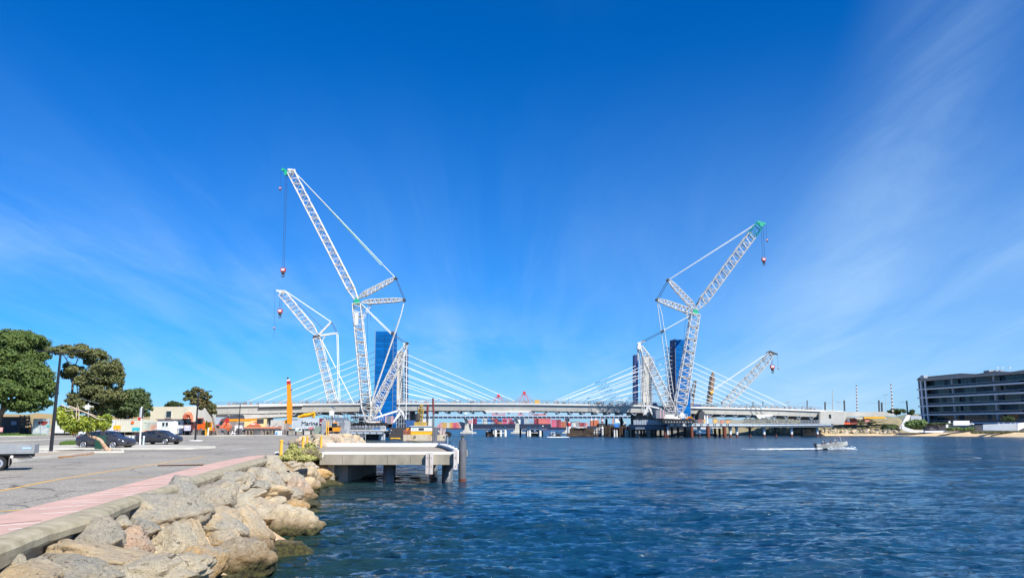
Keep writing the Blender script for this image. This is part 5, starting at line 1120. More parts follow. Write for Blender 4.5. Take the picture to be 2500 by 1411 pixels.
for px, m_, w, dy in ((1624, rust, 7, 0), (1629.5, pale, 3.5, -.3), (1688, rust, 8, 0), (1706, pale, 7, 1.5), (1728, rust, 9, 0), (1768, rust, 9, 0), (1782, pale, 7, 1.5), (1798, pale, 6.5, 2), (1830, dark, 6, 3), (1864, pale, 7, 2), (1893, dark, 6, 3), (1931, pale, 7, 2), (1957, dark, 5, 4), (1994, pale, 6, 2)):
    Y = JY(px)+dy+.8; x = Xat(px, Y); r = w*Y/F/2; mb = MB(); mb.tube((x, Y, -2 if m_ is rust else .95), (x, Y, JZ-1.3), r, 14); p_ = mk('pile', mb, m_, t, smooth=False)
    if m_ is not rust: mb = MB(); mb.tube((x, Y, -2), (x, Y, .95), r*.85, 12); mk('pile_foot', mb, rust, p_)
    if m_ is pale and w > 5: mb = MB(); mb.tube((x, Y, JZ-2.0), (x, Y, JZ-1.25), r*1.25, 12); mk('pile_cap', mb, lgrey, p_)
for px in (1548, 1556, 1565, 1572, 1583, 1592, 1600, 1612, 1640, 1655, 1672, 1745, 1756):
    Y = 296; x = Xat(px, Y); mb = MB(); mb.tube((x, Y, -2), (x, Y, JZ-1.5), .45, 10); mk('pile', mb, lgrey if px in (1556, 1583) else dark, t)
mb = MB(); mb.b2((Xat(1600, 300), 299, .6), (Xat(1690, 300), 300, 2.4)); mb.b2((Xat(1550, 300), 300, .2), (Xat(1750, 300), 301, 1.2)); mk('waling', mb, pierm, t)
mb = MB(); mb.b2((jx(1710), JY(1710)-.3, 3.2), (jx(1722), JY(1722)+0, 3.5)); mb.b2((jx(1737), JY(1737)-.3, 3.3), (jx(1760), JY(1760), 3.5)); mk('walkway', mb, white, t)
# things on the jetty
for lab, a, b, h, m_, cat, nm in (('white electrical cabinet on the jetty rail in front of the crane tracks', 1632, 1640, 1.7, white, 'cabinet', 'cabinet'), ('yellow skip bin on the jetty right of the twin white posts', 1744, 1754, 1.6, yellow, 'bin', 'skip_bin'), ('small yellow bin beside the orange lifebuoy on the jetty', 1720, 1725, 1.4, yellow, 'bin', 'skip_bin'),
    ('orange pump set on the jetty between two yellow bins', 1762, 1769, 1.1, orange, 'pump', 'pump_set'), ('rightmost yellow box on the jetty', 1775, 1784, 1.2, yelloworange, 'bin', 'skip_bin'), ('round yellow tank at the left end of the pale jetty', 1624, 1631, 1.6, yellow, 'tank', 'tank')):
    x0, x1, y = jx(a), jx(b), JY(a)+1.2; tt = thing(nm, lab, cat, ((x0+x1)/2, y, JZ)); mb = MB()
    if nm == 'tank': mb.lathe(((x0+x1)/2, y, JZ+.8), [(.2, -.5), (.6, -.45), (.6, .45), (.2, .5)], 14, 'X')
    else: mb.prismv([(x0+.15, y, JZ+.1), (x1-.15, y, JZ+.1), (x1, y, JZ+h), (x0, y, JZ+h)], (0, 1.2, 0))
    mk('body', mb, m_, tt); mb = MB(); mb.b2((x0, y-.03, JZ+h*.9), (x1, y+1.23, JZ+h*.96)) if nm != 'tank' else mb.b2((x0, y-.3, JZ), (x1, y+.3, JZ+.25)); mk('rim', mb, dark, tt)
t2 = thing('lifebuoy', 'orange lifebuoy hanging on the jetty rail near the twin white posts', 'lifebuoy', (jx(1709), JY(1709)-.2, JZ+.2)); mb = MB(); c = (jx(1709), JY(1709)-.2, JZ+.75); mb.path([Vector(c)+Vector((.5*math.cos(u), 0, .5*math.sin(u))) for u in np.linspace(0, 6.28, 15)], .12, 6); mk('ring', mb, mat('lifebuoy_orange', (.75, .16, .08), .5), t2)
for px in (1725, 1731): tt = thing('white_post', ('left' if px < 1730 else 'right')+' one of the twin tall white posts standing on the jetty', 'post', (jx(px), JY(px)+2, JZ)); mb = MB(); mb.b2((jx(px)-.2, JY(px)+1.9, JZ), (jx(px)+.2, JY(px)+2.3, JZ+2.9)); mk('shaft', mb, white, tt); mb = MB(); mb.b2((jx(px)-.3, JY(px)+1.8, JZ+2.9), (jx(px)+.3, JY(px)+2.4, JZ+3.05)); mk('cap', mb, grey, tt)
mb = MB(); mb.bar((jx(1703), JY(1703)+16, JZ-1), (jx(1703), JY(1703)+16, JZ+3.6), .0+.01); 
for a, b, y0, y1, lab in ((1703, 1722, 1009.5, 1033, 'dark gabled shed behind the jetty'),):
    p, q_ = P(a, y1, 306), P(b, y0, 306); mb = MB(); mb.prismv([(p.x, 306, p.z), (q_.x, 306, p.z), (q_.x, 306, q_.z), ((p.x*.4+q_.x*.6), 306, q_.z+1.6), (p.x+(q_.x-p.x)*.25, 306, q_.z)], (0, 6, 0)); mk('site_shed', mb, mat('charcoal_cladding', (.05, .055, .06), .7), label=lab, cat='shed')
# ------------------------------------------------------------------ near jetty
N1 = [P(795, 1107, 57), P(1116, 1104.5, 57)]; JT = 2.02
t = thing('jetty', 'low concrete boat jetty with white edge kerbs in the middle foreground', 'jetty', (-9, 62, 0))
xr = lambda px, Y: Xat(px, Y)
dk = [(-16.6, 56.9), (xr(1116, 57.2), 56.9), (xr(1108, 62), 63), (xr(1096, 70), 70), (xr(1070, 78), 78.5), (-20.5, 78.5)]
dkm = mat('brown_grey_deck', (.37, .32, .24), .9, var=.9, vs=.6, col2=(.24, .21, .16), bump=.004, bs=18)
mb = MB(); mb.prism(dk, JT-.25, JT); mk('deck', mb, dkm, t)
ribbon('kerb', [Vector((-17.0, 57.15, 0)), Vector((xr(1116, 57.2)-.05, 57.15, 0))], .42, JT+.002, white, t, h=.17)
ribbon('kerb', [Vector((-20.2, 78.2, 0)), Vector((xr(1070, 78), 78.2, 0))], .5, JT+.002, white, t, h=.33)
mb = MB(); x1 = xr(1118, 56.6)
nseg = 6
for i in range(nseg):
    a = -13.7+(x1-.15+13.7)*i/nseg; b = -13.7+(x1-.15+13.7)*(i+1)/nseg-.02; mb = MB(); mb.b2((a, 56.75, JT-.72), (b, 57.6, JT-.03)); mk('fascia_beam', mb, concd, t)
mb = MB(); mb.b2((xr(1102, 57)-.3, 57.7, JT-.8), (xr(1100, 57)+.2, 76, JT-.26)); mb.b2((-19, 77.5, JT-.75), (xr(1070, 78), 78.4, JT-.26)); mk('cross_beam', mb, concd, t)
mb = MB(); mb.lathe((-13.75, 56.8, JT-.12), [(.02, -.32), (.20, -.2), (.20, .2), (.02, .32)], 12, 'X'); mk('kerb_end', mb, white, t)
pilem = mat('dark_steel_pile', (.11, .12, .13), .45, var=.8, vs=1.4, col2=(.20, .17, .14), stretch=(1, 1, .3), bump=.006, bs=10)
pileg = mat('grey_pvc_pile', (.15, .155, .165), .5, var=.8, vs=2.2, col2=(.08, .08, .085), stretch=(1, 1, .25))
for px, Y, r in ((952, 58.2, .40), (1094, 58.6, .40), (1092, 66, .38), (958, 66, .38), (1060, 74, .38), (900, 72, .36)):
    mb = MB(); mb.tube((xr(px, Y), Y, -2.5), (xr(px, Y), Y, JT-.26), r, 20); mk('pile', mb, pilem, t, smooth=True)
mb = MB(); mb.b2((-13.4, 57.8, -1), (-11.9, 70, JT-.26)); mk('abutment_wall', mb, pierm, t)
mb = MB(); mb.b2((-13.2, 57.2, -1), (-12.75, 57.75, JT-.7)); mk('abutment_wall', mb, concd, t)
fend = mat('peeling_white_timber', (.74, .73, .70), .7, var=.9, vs=2.2, col2=(.46, .38, .32), stretch=(1, 1, .25))
for px, y0, y1, w in ((1043, 1105, 1156.5, .22), (1052.5, 1104, 1157, .22), (1112, 1098, 1146, .26)):
    Y = 56.5; a, b = P(px, y1, Y), P(px, y0, Y); mb = MB(); mb.b2((a.x-w/2, Y-.12, max(-.3, a.z)), (a.x+w/2, Y+.24, b.z)); f_ = mk('fender_timber', mb, fend, t)
    mb = MB()
    for z in (.5, 1.2, 1.8): mb.lathe((a.x, Y-.14, z), [(.035, 0), (.035, .04)], 8, 'Y')
    mk('bolt', mb, rust, f_)
# white rubbing blocks round the rounded end
sp = [(1077, 1083, 76), (1082.5, 1083.5, 73.5), (1088.5, 1084.5, 71), (1095, 1086.5, 68.5), (1102, 1089.5, 66), (1109, 1093, 63), (1115, 1098, 60.3)]
for i, (px, py, Y) in enumerate(sp):
    c = P(px, py, Y); s = .20+.028*i*.5; mb = MB(); mb.lathe((c.x, Y, 1.2), [(s*.9, 0), (s, .1), (s, c.z-1.2-.12), (s*.85, c.z-1.2)], 10); mk('fender_block', mb, white, t, smooth=False)
mb = MB(); pts = [P(x, y, Y) for x, y, Y in ((1072, 1087.5, 76), (1083, 1090, 73), (1094, 1094, 69), (1104, 1098.5, 64), (1113, 1103, 60))]; mb.path([Vector((p.x-.1, p.y, JT+.12)) for p in pts], .16, 8); mk('rubbing_hose', mb, grey, t)
mb = MB(); mb.path([Vector((p.x-.35, p.y, JT+.03)) for p in pts], .06, 6); mk('rubber_strip', mb, rubber, t)
mb = MB(); q_ = P(1093, 1084, 68); mb.tube((q_.x, 68, 1.6), (q_.x, 68, P(1093, 1064, 68).z), .035, 6); mk('depth_rod', mb, lgrey, label='thin pale rod standing behind the white fender blocks', cat='rod')
# big mooring piles
for px, Y, y1, y0, w, lab, neck in ((1128.5, 58.6, 1169, 1075, 18, 'big grey mooring pile with a narrow neck at the near jetty corner', 1), (1061.5, 83, 1092, 1045, 11, 'grey steel mooring pile behind the far jetty kerb', 0), (1057, 81.5, 1092, 972, 4.6, 'very tall thin dark red pile rising above the bridge deck', 2)):
    a, b = P(px, y1, Y), P(px, y0, Y); t2 = thing('mooring_pile', lab, 'pile', (a.x, Y, 0)); r = w*Y/F/2; mb = MB()
    if neck == 2: mb.tube((a.x, Y, -1), (a.x, Y, 4+(b.z-4)*.42), r, 14); mk('pile', mb, pilem, t2); mb = MB(); mb.tube((a.x, Y, 4+(b.z-4)*.42), (b.x, Y, b.z), r, 14); mk('upper_pile', mb, mat('maroon_pile', (.20, .03, .03), .6, var=.6, vs=1, col2=(.12, .02, .03)), t2); continue
    mb.tube((a.x, Y, -1.5), (a.x, Y, b.z), r, 22); mk('pile', mb, pileg, t2, smooth=False)
    if neck: mb = MB(); mb.lathe((a.x, Y, b.z), [(r*.45, 0), (r*.40, .32), (r*.75, .34), (r*.75, .40)], 14); mk('neck', mb, pilem, t2)
    mb = MB(); mb.tube((a.x, Y, -.3), (a.x, Y, .22), r*1.012, 22); mk('tide_band', mb, rust, t2)
# floating yellow boom hose and floats
mb = MB(); pts = [P(955, 1069.5, 150), G(985, 1073, .1), G(1010, 1077, .1), G(1035, 1082, .1), G(1050, 1086.5, .12), G(1062, 1088.5, .15)]; pts[0] = G(950, 1069.5, .1)
mb.path(pts, .09, 6); mk('floating_boom', mb, mat('yellow_green_hose', (.55, .55, .10), .6), label='long yellow green floating boom running to the far jetty kerb', cat='boom')
for a, b, y, lab, cat, m_ in ((913, 935, 1070.5, 'white and yellow float in the dark water before the work platform', 'float', edgec), (952, 978, 1070, 'yellow float beside the small white dinghy', 'float', yellow), (862, 876, 1083.5, 'yellow hose end lying at the tip of the rock spur', 'hose', yellow)):
    p, q_ = G(a, y, .15), G(b, y, .15); mb = MB(); mb.lathe(((p.x+q_.x)/2, p.y, .12), [(.05, -(q_.x-p.x)/2), (.26, -(q_.x-p.x)/2+.3), (.26, (q_.x-p.x)/2-.3), (.05, (q_.x-p.x)/2)], 10, 'X'); mk('float' if cat == 'float' else 'hose', mb, m_, label=lab, cat=cat)
def hull(L_, w, h, bow=.3, fl=.25):
    """open boat hull shell: stern at x=0, bow at x=L"""
    mb = MB(); n = 12; secs = []
    for i in range(n+1):
        u = i/n; ww = w/2*(1-max(0, (u-(1-bow))/bow)**2.2); rise = h*.35*max(0, (u-.5)/.5)**2; top = h+.28*h*u**2
        secs.append([(u*L_, -ww, top), (u*L_-.0, -ww*(1-fl*.5), rise+h*.30), (u*L_*.97, 0, rise), (u*L_, ww*(1-fl*.5), rise+h*.30), (u*L_, ww, top)])
    vs = [v for s in secs for v in s]; f_ = [(i*5+j, (i+1)*5+j, (i+1)*5+j+1, i*5+j+1) for i in range(n) for j in range(4)]+[(0, 1, 2, 3, 4)]
    inn = [(x*.985+.03, y*.93, z if j in (0, 4) else z+.06) for s in secs for j, (x, y, z) in enumerate(s)]; o = len(vs)
    vs += inn; f_ += [(o+i*5+j+1, o+(i+1)*5+j+1, o+(i+1)*5+j, o+i*5+j) for i in range(n) for j in range(4)]
    f_ += [(i*5, o+i*5, o+(i+1)*5, (i+1)*5) for i in range(n)]+[(i*5+4, (i+1)*5+4, o+(i+1)*5+4, o+i*5+4) for i in range(n)]
    return mb.add(vs, f_)
t = thing('dinghy', 'small white dinghy floating between the work platform and the yellow barge', 'boat', (0, 0, 0)); mk('hull', hull(3.2, 1.4, .5), white, t); mb = MB(); mb.b2((1.0, -.5, .42), (1.3, .5, .47)); mk('thwart', mb, timber, t); t.location = G(962, 1068, 0); t.rotation_euler.z = .3

# ------------------------------------------------------------------ barge with rig
YB_ = 222; t = thing('work_barge', 'cream hulled work barge with a white cabin over a yellow band', 'barge', (xr(1035, YB_), YB_, 0)); bq = lambda px, py: P(px, py, YB_)
hullm = mat('rust_streaked_cream_hull', (.62, .56, .42), .75, var=.9, vs=.8, col2=(.42, .30, .18), stretch=(1, 1, .3))
z1 = bq(0, 1060.5).z; mb = MB(); mb.prismv([(bq(985, 0).x, YB_, -.6), (bq(1052, 0).x, YB_, -.6), (bq(1052, 0).x, YB_, z1), (bq(985, 0).x, YB_, z1)], (0, 7, 0)); mk('hull', mb, hullm, t)
mb = MB(); mb.b2((bq(1052, 0).x+.01, YB_+.5, -.6), (bq(1085, 0).x, YB_+6, z1-.05)); mk('hull', mb, hullm, t)
mb = MB(); mb.b2((bq(1003, 0).x, YB_+.3, z1), (bq(1057, 0).x, YB_+5, bq(0, 1052).z)); mb.b2((bq(1057, 0).x, YB_+.6, bq(0, 1056).z), (bq(1062, 0).x, YB_+4, bq(0, 1050).z)); mk('yellow_band', mb, yellow, t)
mb = MB(); mb.b2((bq(1003, 0).x, YB_+.25, bq(0, 1052).z+.01), (bq(1054, 0).x, YB_+5, bq(0, 1040.5).z)); cb_ = mk('cabin', mb, white, t)
mb = MB(); mb.b2((bq(1002, 0).x-.2, YB_, bq(0, 1040.5).z), (bq(1055, 0).x+.2, YB_+5.3, bq(0, 1039).z)); mk('roof', mb, edgec, t)
mb = MB(); mb.b2((bq(1022, 0).x, YB_+.20, bq(0, 1050).z), (bq(1035, 0).x, YB_+.27, bq(0, 1044.5).z)); mk('window', mb, glass, cb_)
mb = MB(); mb.b2((bq(1007, 0).x, YB_+.21, bq(0, 1047).z), (bq(1010, 0).x, YB_+.24, bq(0, 1045.4).z)); mb.b2((bq(1012, 0).x, YB_+.21, bq(0, 1046.8).z), (bq(1018, 0).x, YB_+.24, bq(0, 1045.9).z)); mk('logo_mark', mb, teal, cb_)
mb = MB(); c = bq(1012.5, 1066.5); mb.path([c+Vector((.26*math.cos(u), -.08, .30*math.sin(u))) for u in np.linspace(0, 6.28, 13)], .07, 6); mk('tyre_fender', mb, rubber, t)
mb = MB()
for px in np.linspace(986, 1003, 6): mb.bar((bq(px, 0).x, YB_+.1, z1), (bq(px, 0).x, YB_+.1, z1+1.3), .08)
for z in (.5, .9, 1.3): mb.bar((bq(986, 0).x, YB_+.1, z1+z), (bq(1003, 0).x, YB_+.1, z1+z), .07)
mk('handrail', mb, salmon, t)
mb = MB(); mb.b2((bq(990, 0).x, YB_+2, z1), (bq(1003, 0).x, YB_+4, z1+1.5)); mb.lathe((bq(995, 0).x, YB_+3, z1+1.5), [(.9, 0), (.5, .3)], 10); mk('generator', mb, yelloworange, t)
mb = MB()
for i in range(26): x = bq(rl.uniform(1068, 1086), 0).x; y = YB_+rl.uniform(.6, 5); mb.b2((x-.12, y, z1), (x+.12, y+.3, z1+rl.uniform(.4, 2.0)))
mk('deck_gear', mb, mat('pale_gear', (.62, .60, .56), .8, var=1, vs=1.6, col2=(.30, .16, .14)), t)
for px, py in ((1093, 1064), (1091, 1058), (1096, 1060)):
    mb = MB(); c = bq(px, py); mb.lathe((c.x, YB_+2, c.z), [(.22, -.3), (.62, -.28), (.62, .28), (.22, .3)], 14, 'Y'); mk('tyre_fender', mb, rubber, t)
mb = MB(); mb.bar(bq(1085, 1062), bq(1092, 1060), .2); mk('fender_arm', mb, edgec, t)
gold = mat('ochre_rig_paint', (.50, .33, .05), .6, var=.8, vs=.9, col2=(.25, .17, .05))
t = thing('drilling_rig', 'ochre yellow drilling rig standing on the roof deck of the barge', 'drill rig', tuple(bq(1022, 1039)))
mb = MB(); mb.lattice(P(1024, 1036, YB_+2), P(1028, 998, YB_+2), 1.3, 8, .12, .08); mb.bar(P(1023, 1037, YB_+2), P(1027, 996, YB_+2), .55); mk('mast', mb, gold, t)
mb = MB(); mb.bar(P(1024, 994, YB_+2), P(1031, 990, YB_+2), .6); mb.lathe(P(1029, 990, YB_+1.6), [(.45, 0), (.45, .8)], 10, 'Y'); mb.bar(P(1023, 1003, YB_+2), P(1028, 1006, YB_+2), .8); mk('crown', mb, gold, t)
mb = MB(); p = P(1016, 1037, YB_+1); mb.b2((p.x-.6, YB_+1, p.z-.3), (p.x+2.8, YB_+4, p.z+.8)); mb.b2((p.x+.2, YB_+1.5, p.z+.8), (p.x+1.0, YB_+2.5, p.z+2.2)); mb.bar(P(1017, 1030, YB_+1.5), P(1024, 1014, YB_+1.5), .4); mk('body', mb, gold, t)
mb = MB(); mb.lathe(P(1019, 1018, YB_+1.5), [(.3, -1.1), (.75, -.9), (.75, .9), (.3, 1.1)], 10); mk('hose_reel', mb, dark, t)
mb = MB(); mb.tube(P(1028, 992, YB_+1.5), P(1017, 1020, YB_+1.5), .05, 4); mb.tube(P(1019, 990, YB_+1.5), P(1018, 1035, YB_+1.5), .06, 4); mk('hose', mb, rope, t)
t2 = thing('spud_pile', 'shorter maroon spud pile standing beside the drilling rig', 'pile', (bq(1043.5, 0).x, YB_+6, 0)); mb = MB(); mb.tube(P(1043, 1040, YB_+6), P(1043.5, 1012, YB_+6), .3, 12); mk('pile', mb, dark, t2); mb = MB(); mb.tube(P(1043.5, 1012, YB_+6), P(1044, 987, YB_+6), .3, 12); mk('upper_pile', mb, MAT['maroon_pile'], t2)
t2 = thing('container', 'blue and grey stacked cabins half hidden behind the barge rails', 'container', tuple(P(990, 1044, 262))); bluec = mat('blue_container', (.03, .12, .32), .6, var=.3, vs=1); 
for k, (a, b, y0, y1, m_) in enumerate(((990, 1013, 1026, 1034, bluec), (992, 1013, 1035, 1042, bluec), (1029, 1052, 1023, 1040, edgec))): p, q_ = P(a, y1, 262), P(b, y0, 262); mb = MB(); mb.b2((p.x, 262, p.z), (q_.x, 266, q_.z)); mk('cabin_unit', mb, m_, t2)
mb = MB(); mb.b2((Xat(955, 262), 258, -1.5), (Xat(1058, 262), 272, P(0, 1044, 262).z)); mk('pontoon', mb, dark, label='low dark pontoon behind the yellow barge', cat='pontoon')

# ------------------------------------------------------------------ dolphins and fender timbers under the bridge
whp = mat('white_painted_pile', (.78, .77, .72), .7, var=.5, vs=1, col2=(.60, .55, .46))
def capped(t, px, y0, y1, w, Y, m_=whp, capm=whp):
    x = Xat(px, Y); a, b = P(px, y1, Y), P(px, y0, Y); r = w*Y/F/2; ch = 1.0; mb = MB(); mb.tube((x, Y, -1), (x, Y, b.z-ch), r, 12); p_ = mk('pile', mb, m_, t)
    mb = MB(); mb.lathe((x, Y, b.z-ch), [(r*1.25, 0), (r*1.2, .25), (.05, ch)], 12); mk('cone_cap', mb, capm, p_)
t = thing('dolphin', 'left cluster of white cone capped piles and dark timbers in mid channel', 'dolphin', (Xat(1213, 318), 318, 0))
for px, y0, w in ((1209.5, 1040, 6.5), (1233.5, 1040, 6.5), (1222.5, 1041, 5)): capped(t, px, y0, 1062, w, 316)
capped(t, 1200, 1041, 1062, 4.5, 317, dark)
mb = MB()
for px in np.arange(1188, 1224, 3.2): x = Xat(px, 317); mb.tube((x, 317+rl.uniform(-.5, 1), -1), (x, 317, P(0, 1052+rl.uniform(-2, 3), 317).z), .42, 8)
mk('timber_pile', mb, mat('wet_black_timber', (.035, .03, .025), .8, var=.8, vs=1, col2=(.12, .07, .04)), t)
mb = MB(); mb.b2((Xat(1187, 316), 316, P(0, 1053.5, 316).z), (Xat(1192, 316), 317, P(0, 1048, 316).z)); mb.b2((Xat(1214, 316), 315.6, P(0, 1049.5, 316).z), (Xat(1231, 316), 316, P(0, 1047.5, 316).z)); mb.b2((Xat(1214, 316), 315.6, P(0, 1057.5, 316).z), (Xat(1231, 316), 316, P(0, 1056, 316).z)); mb.b2((Xat(1204, 316), 315.9, P(0, 1060, 316).z), (Xat(1206, 316), 316.3, P(0, 1043, 316).z)); mk('white_rail', mb, whp, t)
t = thing('dolphin', 'right cluster of white cone capped piles joined by white rails', 'dolphin', (Xat(1305, 318), 318, 0))
for px, y0, w in ((1293, 1039, 6.5), (1318.5, 1039, 6.5), (1288, 1041, 3.5)): capped(t, px, y0, 1061, w, 317)
mb = MB()
for px in np.arange(1286, 1324, 3.4): x = Xat(px, 318.5); mb.tube((x, 318.5, -1), (x, 318.5, P(0, 1051+rl.uniform(-2, 4), 318).z), .4, 8)
mk('timber_pile', mb, MAT['wet_black_timber'], t)
mb = MB()
for y in (1047.5, 1056): mb.b2((Xat(1296, 317), 316.6, P(0, y+.8, 317).z), (Xat(1313, 317), 317, P(0, y-.6, 317).z))
mb.b2((Xat(1305.3, 317), 316.5, P(0, 1053, 317).z), (Xat(1307.3, 317), 316.6, P(0, 1042, 317).z)); mk('white_rail', mb, whp, t)
t = thing('dolphin', 'single dark pile with a white cone cap right of the second bridge pier', 'dolphin', (Xat(1270.5, 325), 325, 0)); capped(t, 1270.5, 1040, 1061, 4.6, 325, dark)
t = thing('fender_pier', 'low dark timber fender pier ending in one white capped pile', 'fender', (Xat(1430, 310), 312, 0))
capped(t, 1471, 1040, 1062, 6.5, 310); capped(t, 1438, 1041, 1057, 3.2, 316)
mb = MB(); mb.b2((Xat(1384, 312), 311, .1), (Xat(1470, 312), 313, 1.3)); mk('waling', mb, MAT['wet_black_timber'], t)
mb = MB()
for px in np.arange(1392, 1470, 3.0): x = Xat(px, 314); mb.tube((x, 314, -1), (x, 314, P(0, 1043.5+rl.uniform(-.5, 3), 314).z), .33, 6)
mk('timber_pile', mb, MAT['wet_black_timber'], t)
mb = MB(); 
for y in (1043.5, 1048.5, 1055): mb.b2((Xat(1448, 311), 310.6, P(0, y+.7, 311).z), (Xat(1469, 311), 311, P(0, y-.3, 311).z))
for px in (1450, 1456, 1462): mb.b2((Xat(px, 311), 310.7, .8), (Xat(px+1.5, 311), 310.9, P(0, 1044, 311).z))
mk('white_rail', mb, whp, t); mb = MB(); mb.b2((Xat(1406, 311), 313, P(0, 1044, 311).z), (Xat(1432, 311), 315, P(0, 1042.5, 311).z)); mk('canopy', mb, whp, t)
t = thing('timber_pier', 'dark pier of timber trestles left of the right pylon base', 'pier', (Xat(1512, 305), 305, 0))
mb = MB()
for px in np.arange(1476, 1549, 2.6):
    Y = 306+rl.uniform(-3, 6); x = Xat(px, Y); mb.tube((x, Y, -1), (x, Y, P(0, rl.uniform(1035, 1042), Y).z), rl.uniform(.25, .42), 6)
for y in (1041, 1046): mb.b2((Xat(1476, 307), 306, P(0, y+1.2, 307).z), (Xat(1548, 307), 307, P(0, y, 307).z))
mk('trestle', mb, MAT['wet_black_timber'], t)
for px, w in ((1499.5, 4.5), (1505.5, 3.5), (1527, 3.5), (1532, 5), (1539, 4.5)): x = Xat(px, 303); mb = MB(); mb.tube((x, 303, -.5), (x, 303, P(0, 1049, 303).z), w*303/F/2, 10); mk('concrete_pile', mb, whp if px < 1530 else cream, t)
mb = MB(); mb.b2((Xat(1500, 304), 304, 3.6), (Xat(1511, 304), 305, 4.6)); mk('blue_tarp', mb, mat('bright_blue_tarp', (.03, .20, .62), .6), t)
for px, y0, y1, m_, lab in ((1481, 1022, 1042, dark, 'dark column under the old bridge left of the white cabin'), (1518, 1020, 1040, dark, 'dark column under the old bridge right of the white cabin')):
    mb = MB(); x = Xat(px, 330); mb.b2((x-.45, 330, 3), (x+.45, 331, P(0, y0, 330).z)); mk('column', mb, m_, label=lab, cat='column')
t = thing('beacon', 'red and white channel beacon on a stepped base under the old bridge', 'beacon', (Xat(1389, 400), 400, 0)); x = Xat(1389, 400)
for k, (y0, y1, r, m_) in enumerate(((1057, 1040, .9, whp), (1040, 1032, 1.1, redp), (1032, 1029, .6, whp), (1029, 1020, .35, dark))): mb = MB(); mb.tube((x, 400, max(-1, P(0, y0, 400).z)), (x, 400, P(0, y1, 400).z), r, 12); mk(('tower', 'red_band', 'lantern_base', 'lantern')[k], mb, m_, t)
t = thing('beacon', 'slim white channel marker post beside the left bridge pier', 'beacon', (Xat(1152, 405), 405, 0)); x = Xat(1153, 405); mb = MB(); mb.tube((x, 405, -1), (x, 405, P(0, 1021, 405).z), .2, 8); mk('post', mb, whp, t); mb = MB(); mb.lathe((x-.3, 405, P(0, 1047, 405).z), [(.5, 0), (.5, 2.4), (.1, 2.7)], 8); mk('marker_body', mb, whp, t)

# ------------------------------------------------------------------ container ship and boxes behind
navy = mat('navy_ship_hull', (.018, .028, .055), .5, var=.4, vs=.02, col2=(.03, .045, .08))
YS = 1010; S = lambda px, py, Y=YS: P(px, py, Y)
t = thing('container_ship', 'long dark blue container ship moored behind the bridges, bow at left', 'ship', (S(1240, 1046).x, YS, 0))
mb = MB(); mb.prismv([S(1128, 1046), S(1345, 1046), S(1345, 1034.5), S(1140, 1034.5), S(1128, 1030), S(1120, 1029.5)], (0, 28, 0)); mb.prismv([S(1345.1, 1047), S(1410, 1047), S(1410, 1044), S(1345.1, 1042)], (0, 28, 0)); mk('hull', mb, navy, t)
mb = MB(); p, q_ = S(1258, 1035), S(1282, 1021); mb.b2((p.x, YS+6, p.z), (q_.x, YS+20, q_.z)); mb.b2((p.x+2, YS+5, q_.z), (q_.x-1, YS+19, q_.z+2)); mk('bridge_house', mb, white, t)
mb = MB(); p, q_ = S(1324, 1041), S(1327, 1038.5); mb.b2((p.x, YS-.2, p.z), (q_.x, YS-.05, q_.z)); mk('hull_mark', mb, white, t)
mb = MB()
for px in (1157, 1180, 1243): mb.b2((S(px, 0).x, YS+1, S(0, 1035).z), (S(px, 0).x+.9, YS+2, S(0, 1022).z))
mb.bar(S(1131, 1030), S(1136, 1022), .6); mk('lashing_bridge', mb, white, t)
cc = {'maroon': (.26, .03, .06), 'red': (.50, .07, .06), 'coral': (.66, .17, .13), 'pink': (.62, .12, .20), 'blue': (.07, .26, .50), 'pale blue': (.25, .48, .62), 'navy': (.03, .06, .18), 'grey': (.40, .43, .45), 'cream': (.62, .60, .50), 'ochre': (.60, .36, .10), 'orange': (.55, .20, .07), 'green': (.05, .25, .2), 'rose': (.6, .3, .3)}
def cmesh(w):
    mb = MB(); d = 2.44; mb.b2((0, 0, 0), (w, d, 2.5))
    for i in range(int(w/.6)): mb.b2((.2+.6*i, -.05, .2), (.45+.6*i, 0, 2.3))
    return mb
CM = {}
def cbox(colr, loc, w, lab, grp=None, rz=0, n=None):
    key = (colr, w)
    if key not in CM: m_ = mat('container_'+colr.replace(' ', '_'), cc[colr], .6, var=.3, vs=.6, rnd=.12); CM[key] = meshof('shipping_container', cmesh(w).v, cmesh(w).f, m_)
    o = bpy.data.objects.new('shipping_container', CM[key]); COL.objects.link(o); o.location = loc; o.rotation_euler.z = rz; return props(o, lab, 'container', grp)
cols_ = [(1146, 2, 'rose rose'), (1158.5, 3, 'maroon maroon maroon'), (1170, 4, 'pale_blue blue pale_blue blue'), (1184, 4, 'cream grey cream ochre'), (1195, 3, 'pale_blue navy blue'), (1203.5, 3, 'grey navy orange'), (1211, 4, 'maroon red maroon red'), (1219.5, 4, 'orange navy blue grey'), (1232, 4, 'pink maroon pink maroon'), (1245, 3, 'pink rose pink'),
    (1250.5, 2, 'maroon navy'), (1285, 5, 'grey grey grey grey pale_blue'), (1298, 5, 'grey pale_blue grey pale_blue grey'), (1300.5, 0, ''), (1309, 5, 'maroon maroon red maroon maroon'), (1316, 5, 'coral coral coral coral coral'), (1327.5, 5, 'coral coral coral coral coral'), (1339, 4, 'coral pink coral coral')]
zd = S(0, 1034.5).z; hgt = {0: 'bottom', 1: 'second from bottom', 2: 'third from bottom', 3: 'fourth from bottom', 4: 'topmost'}
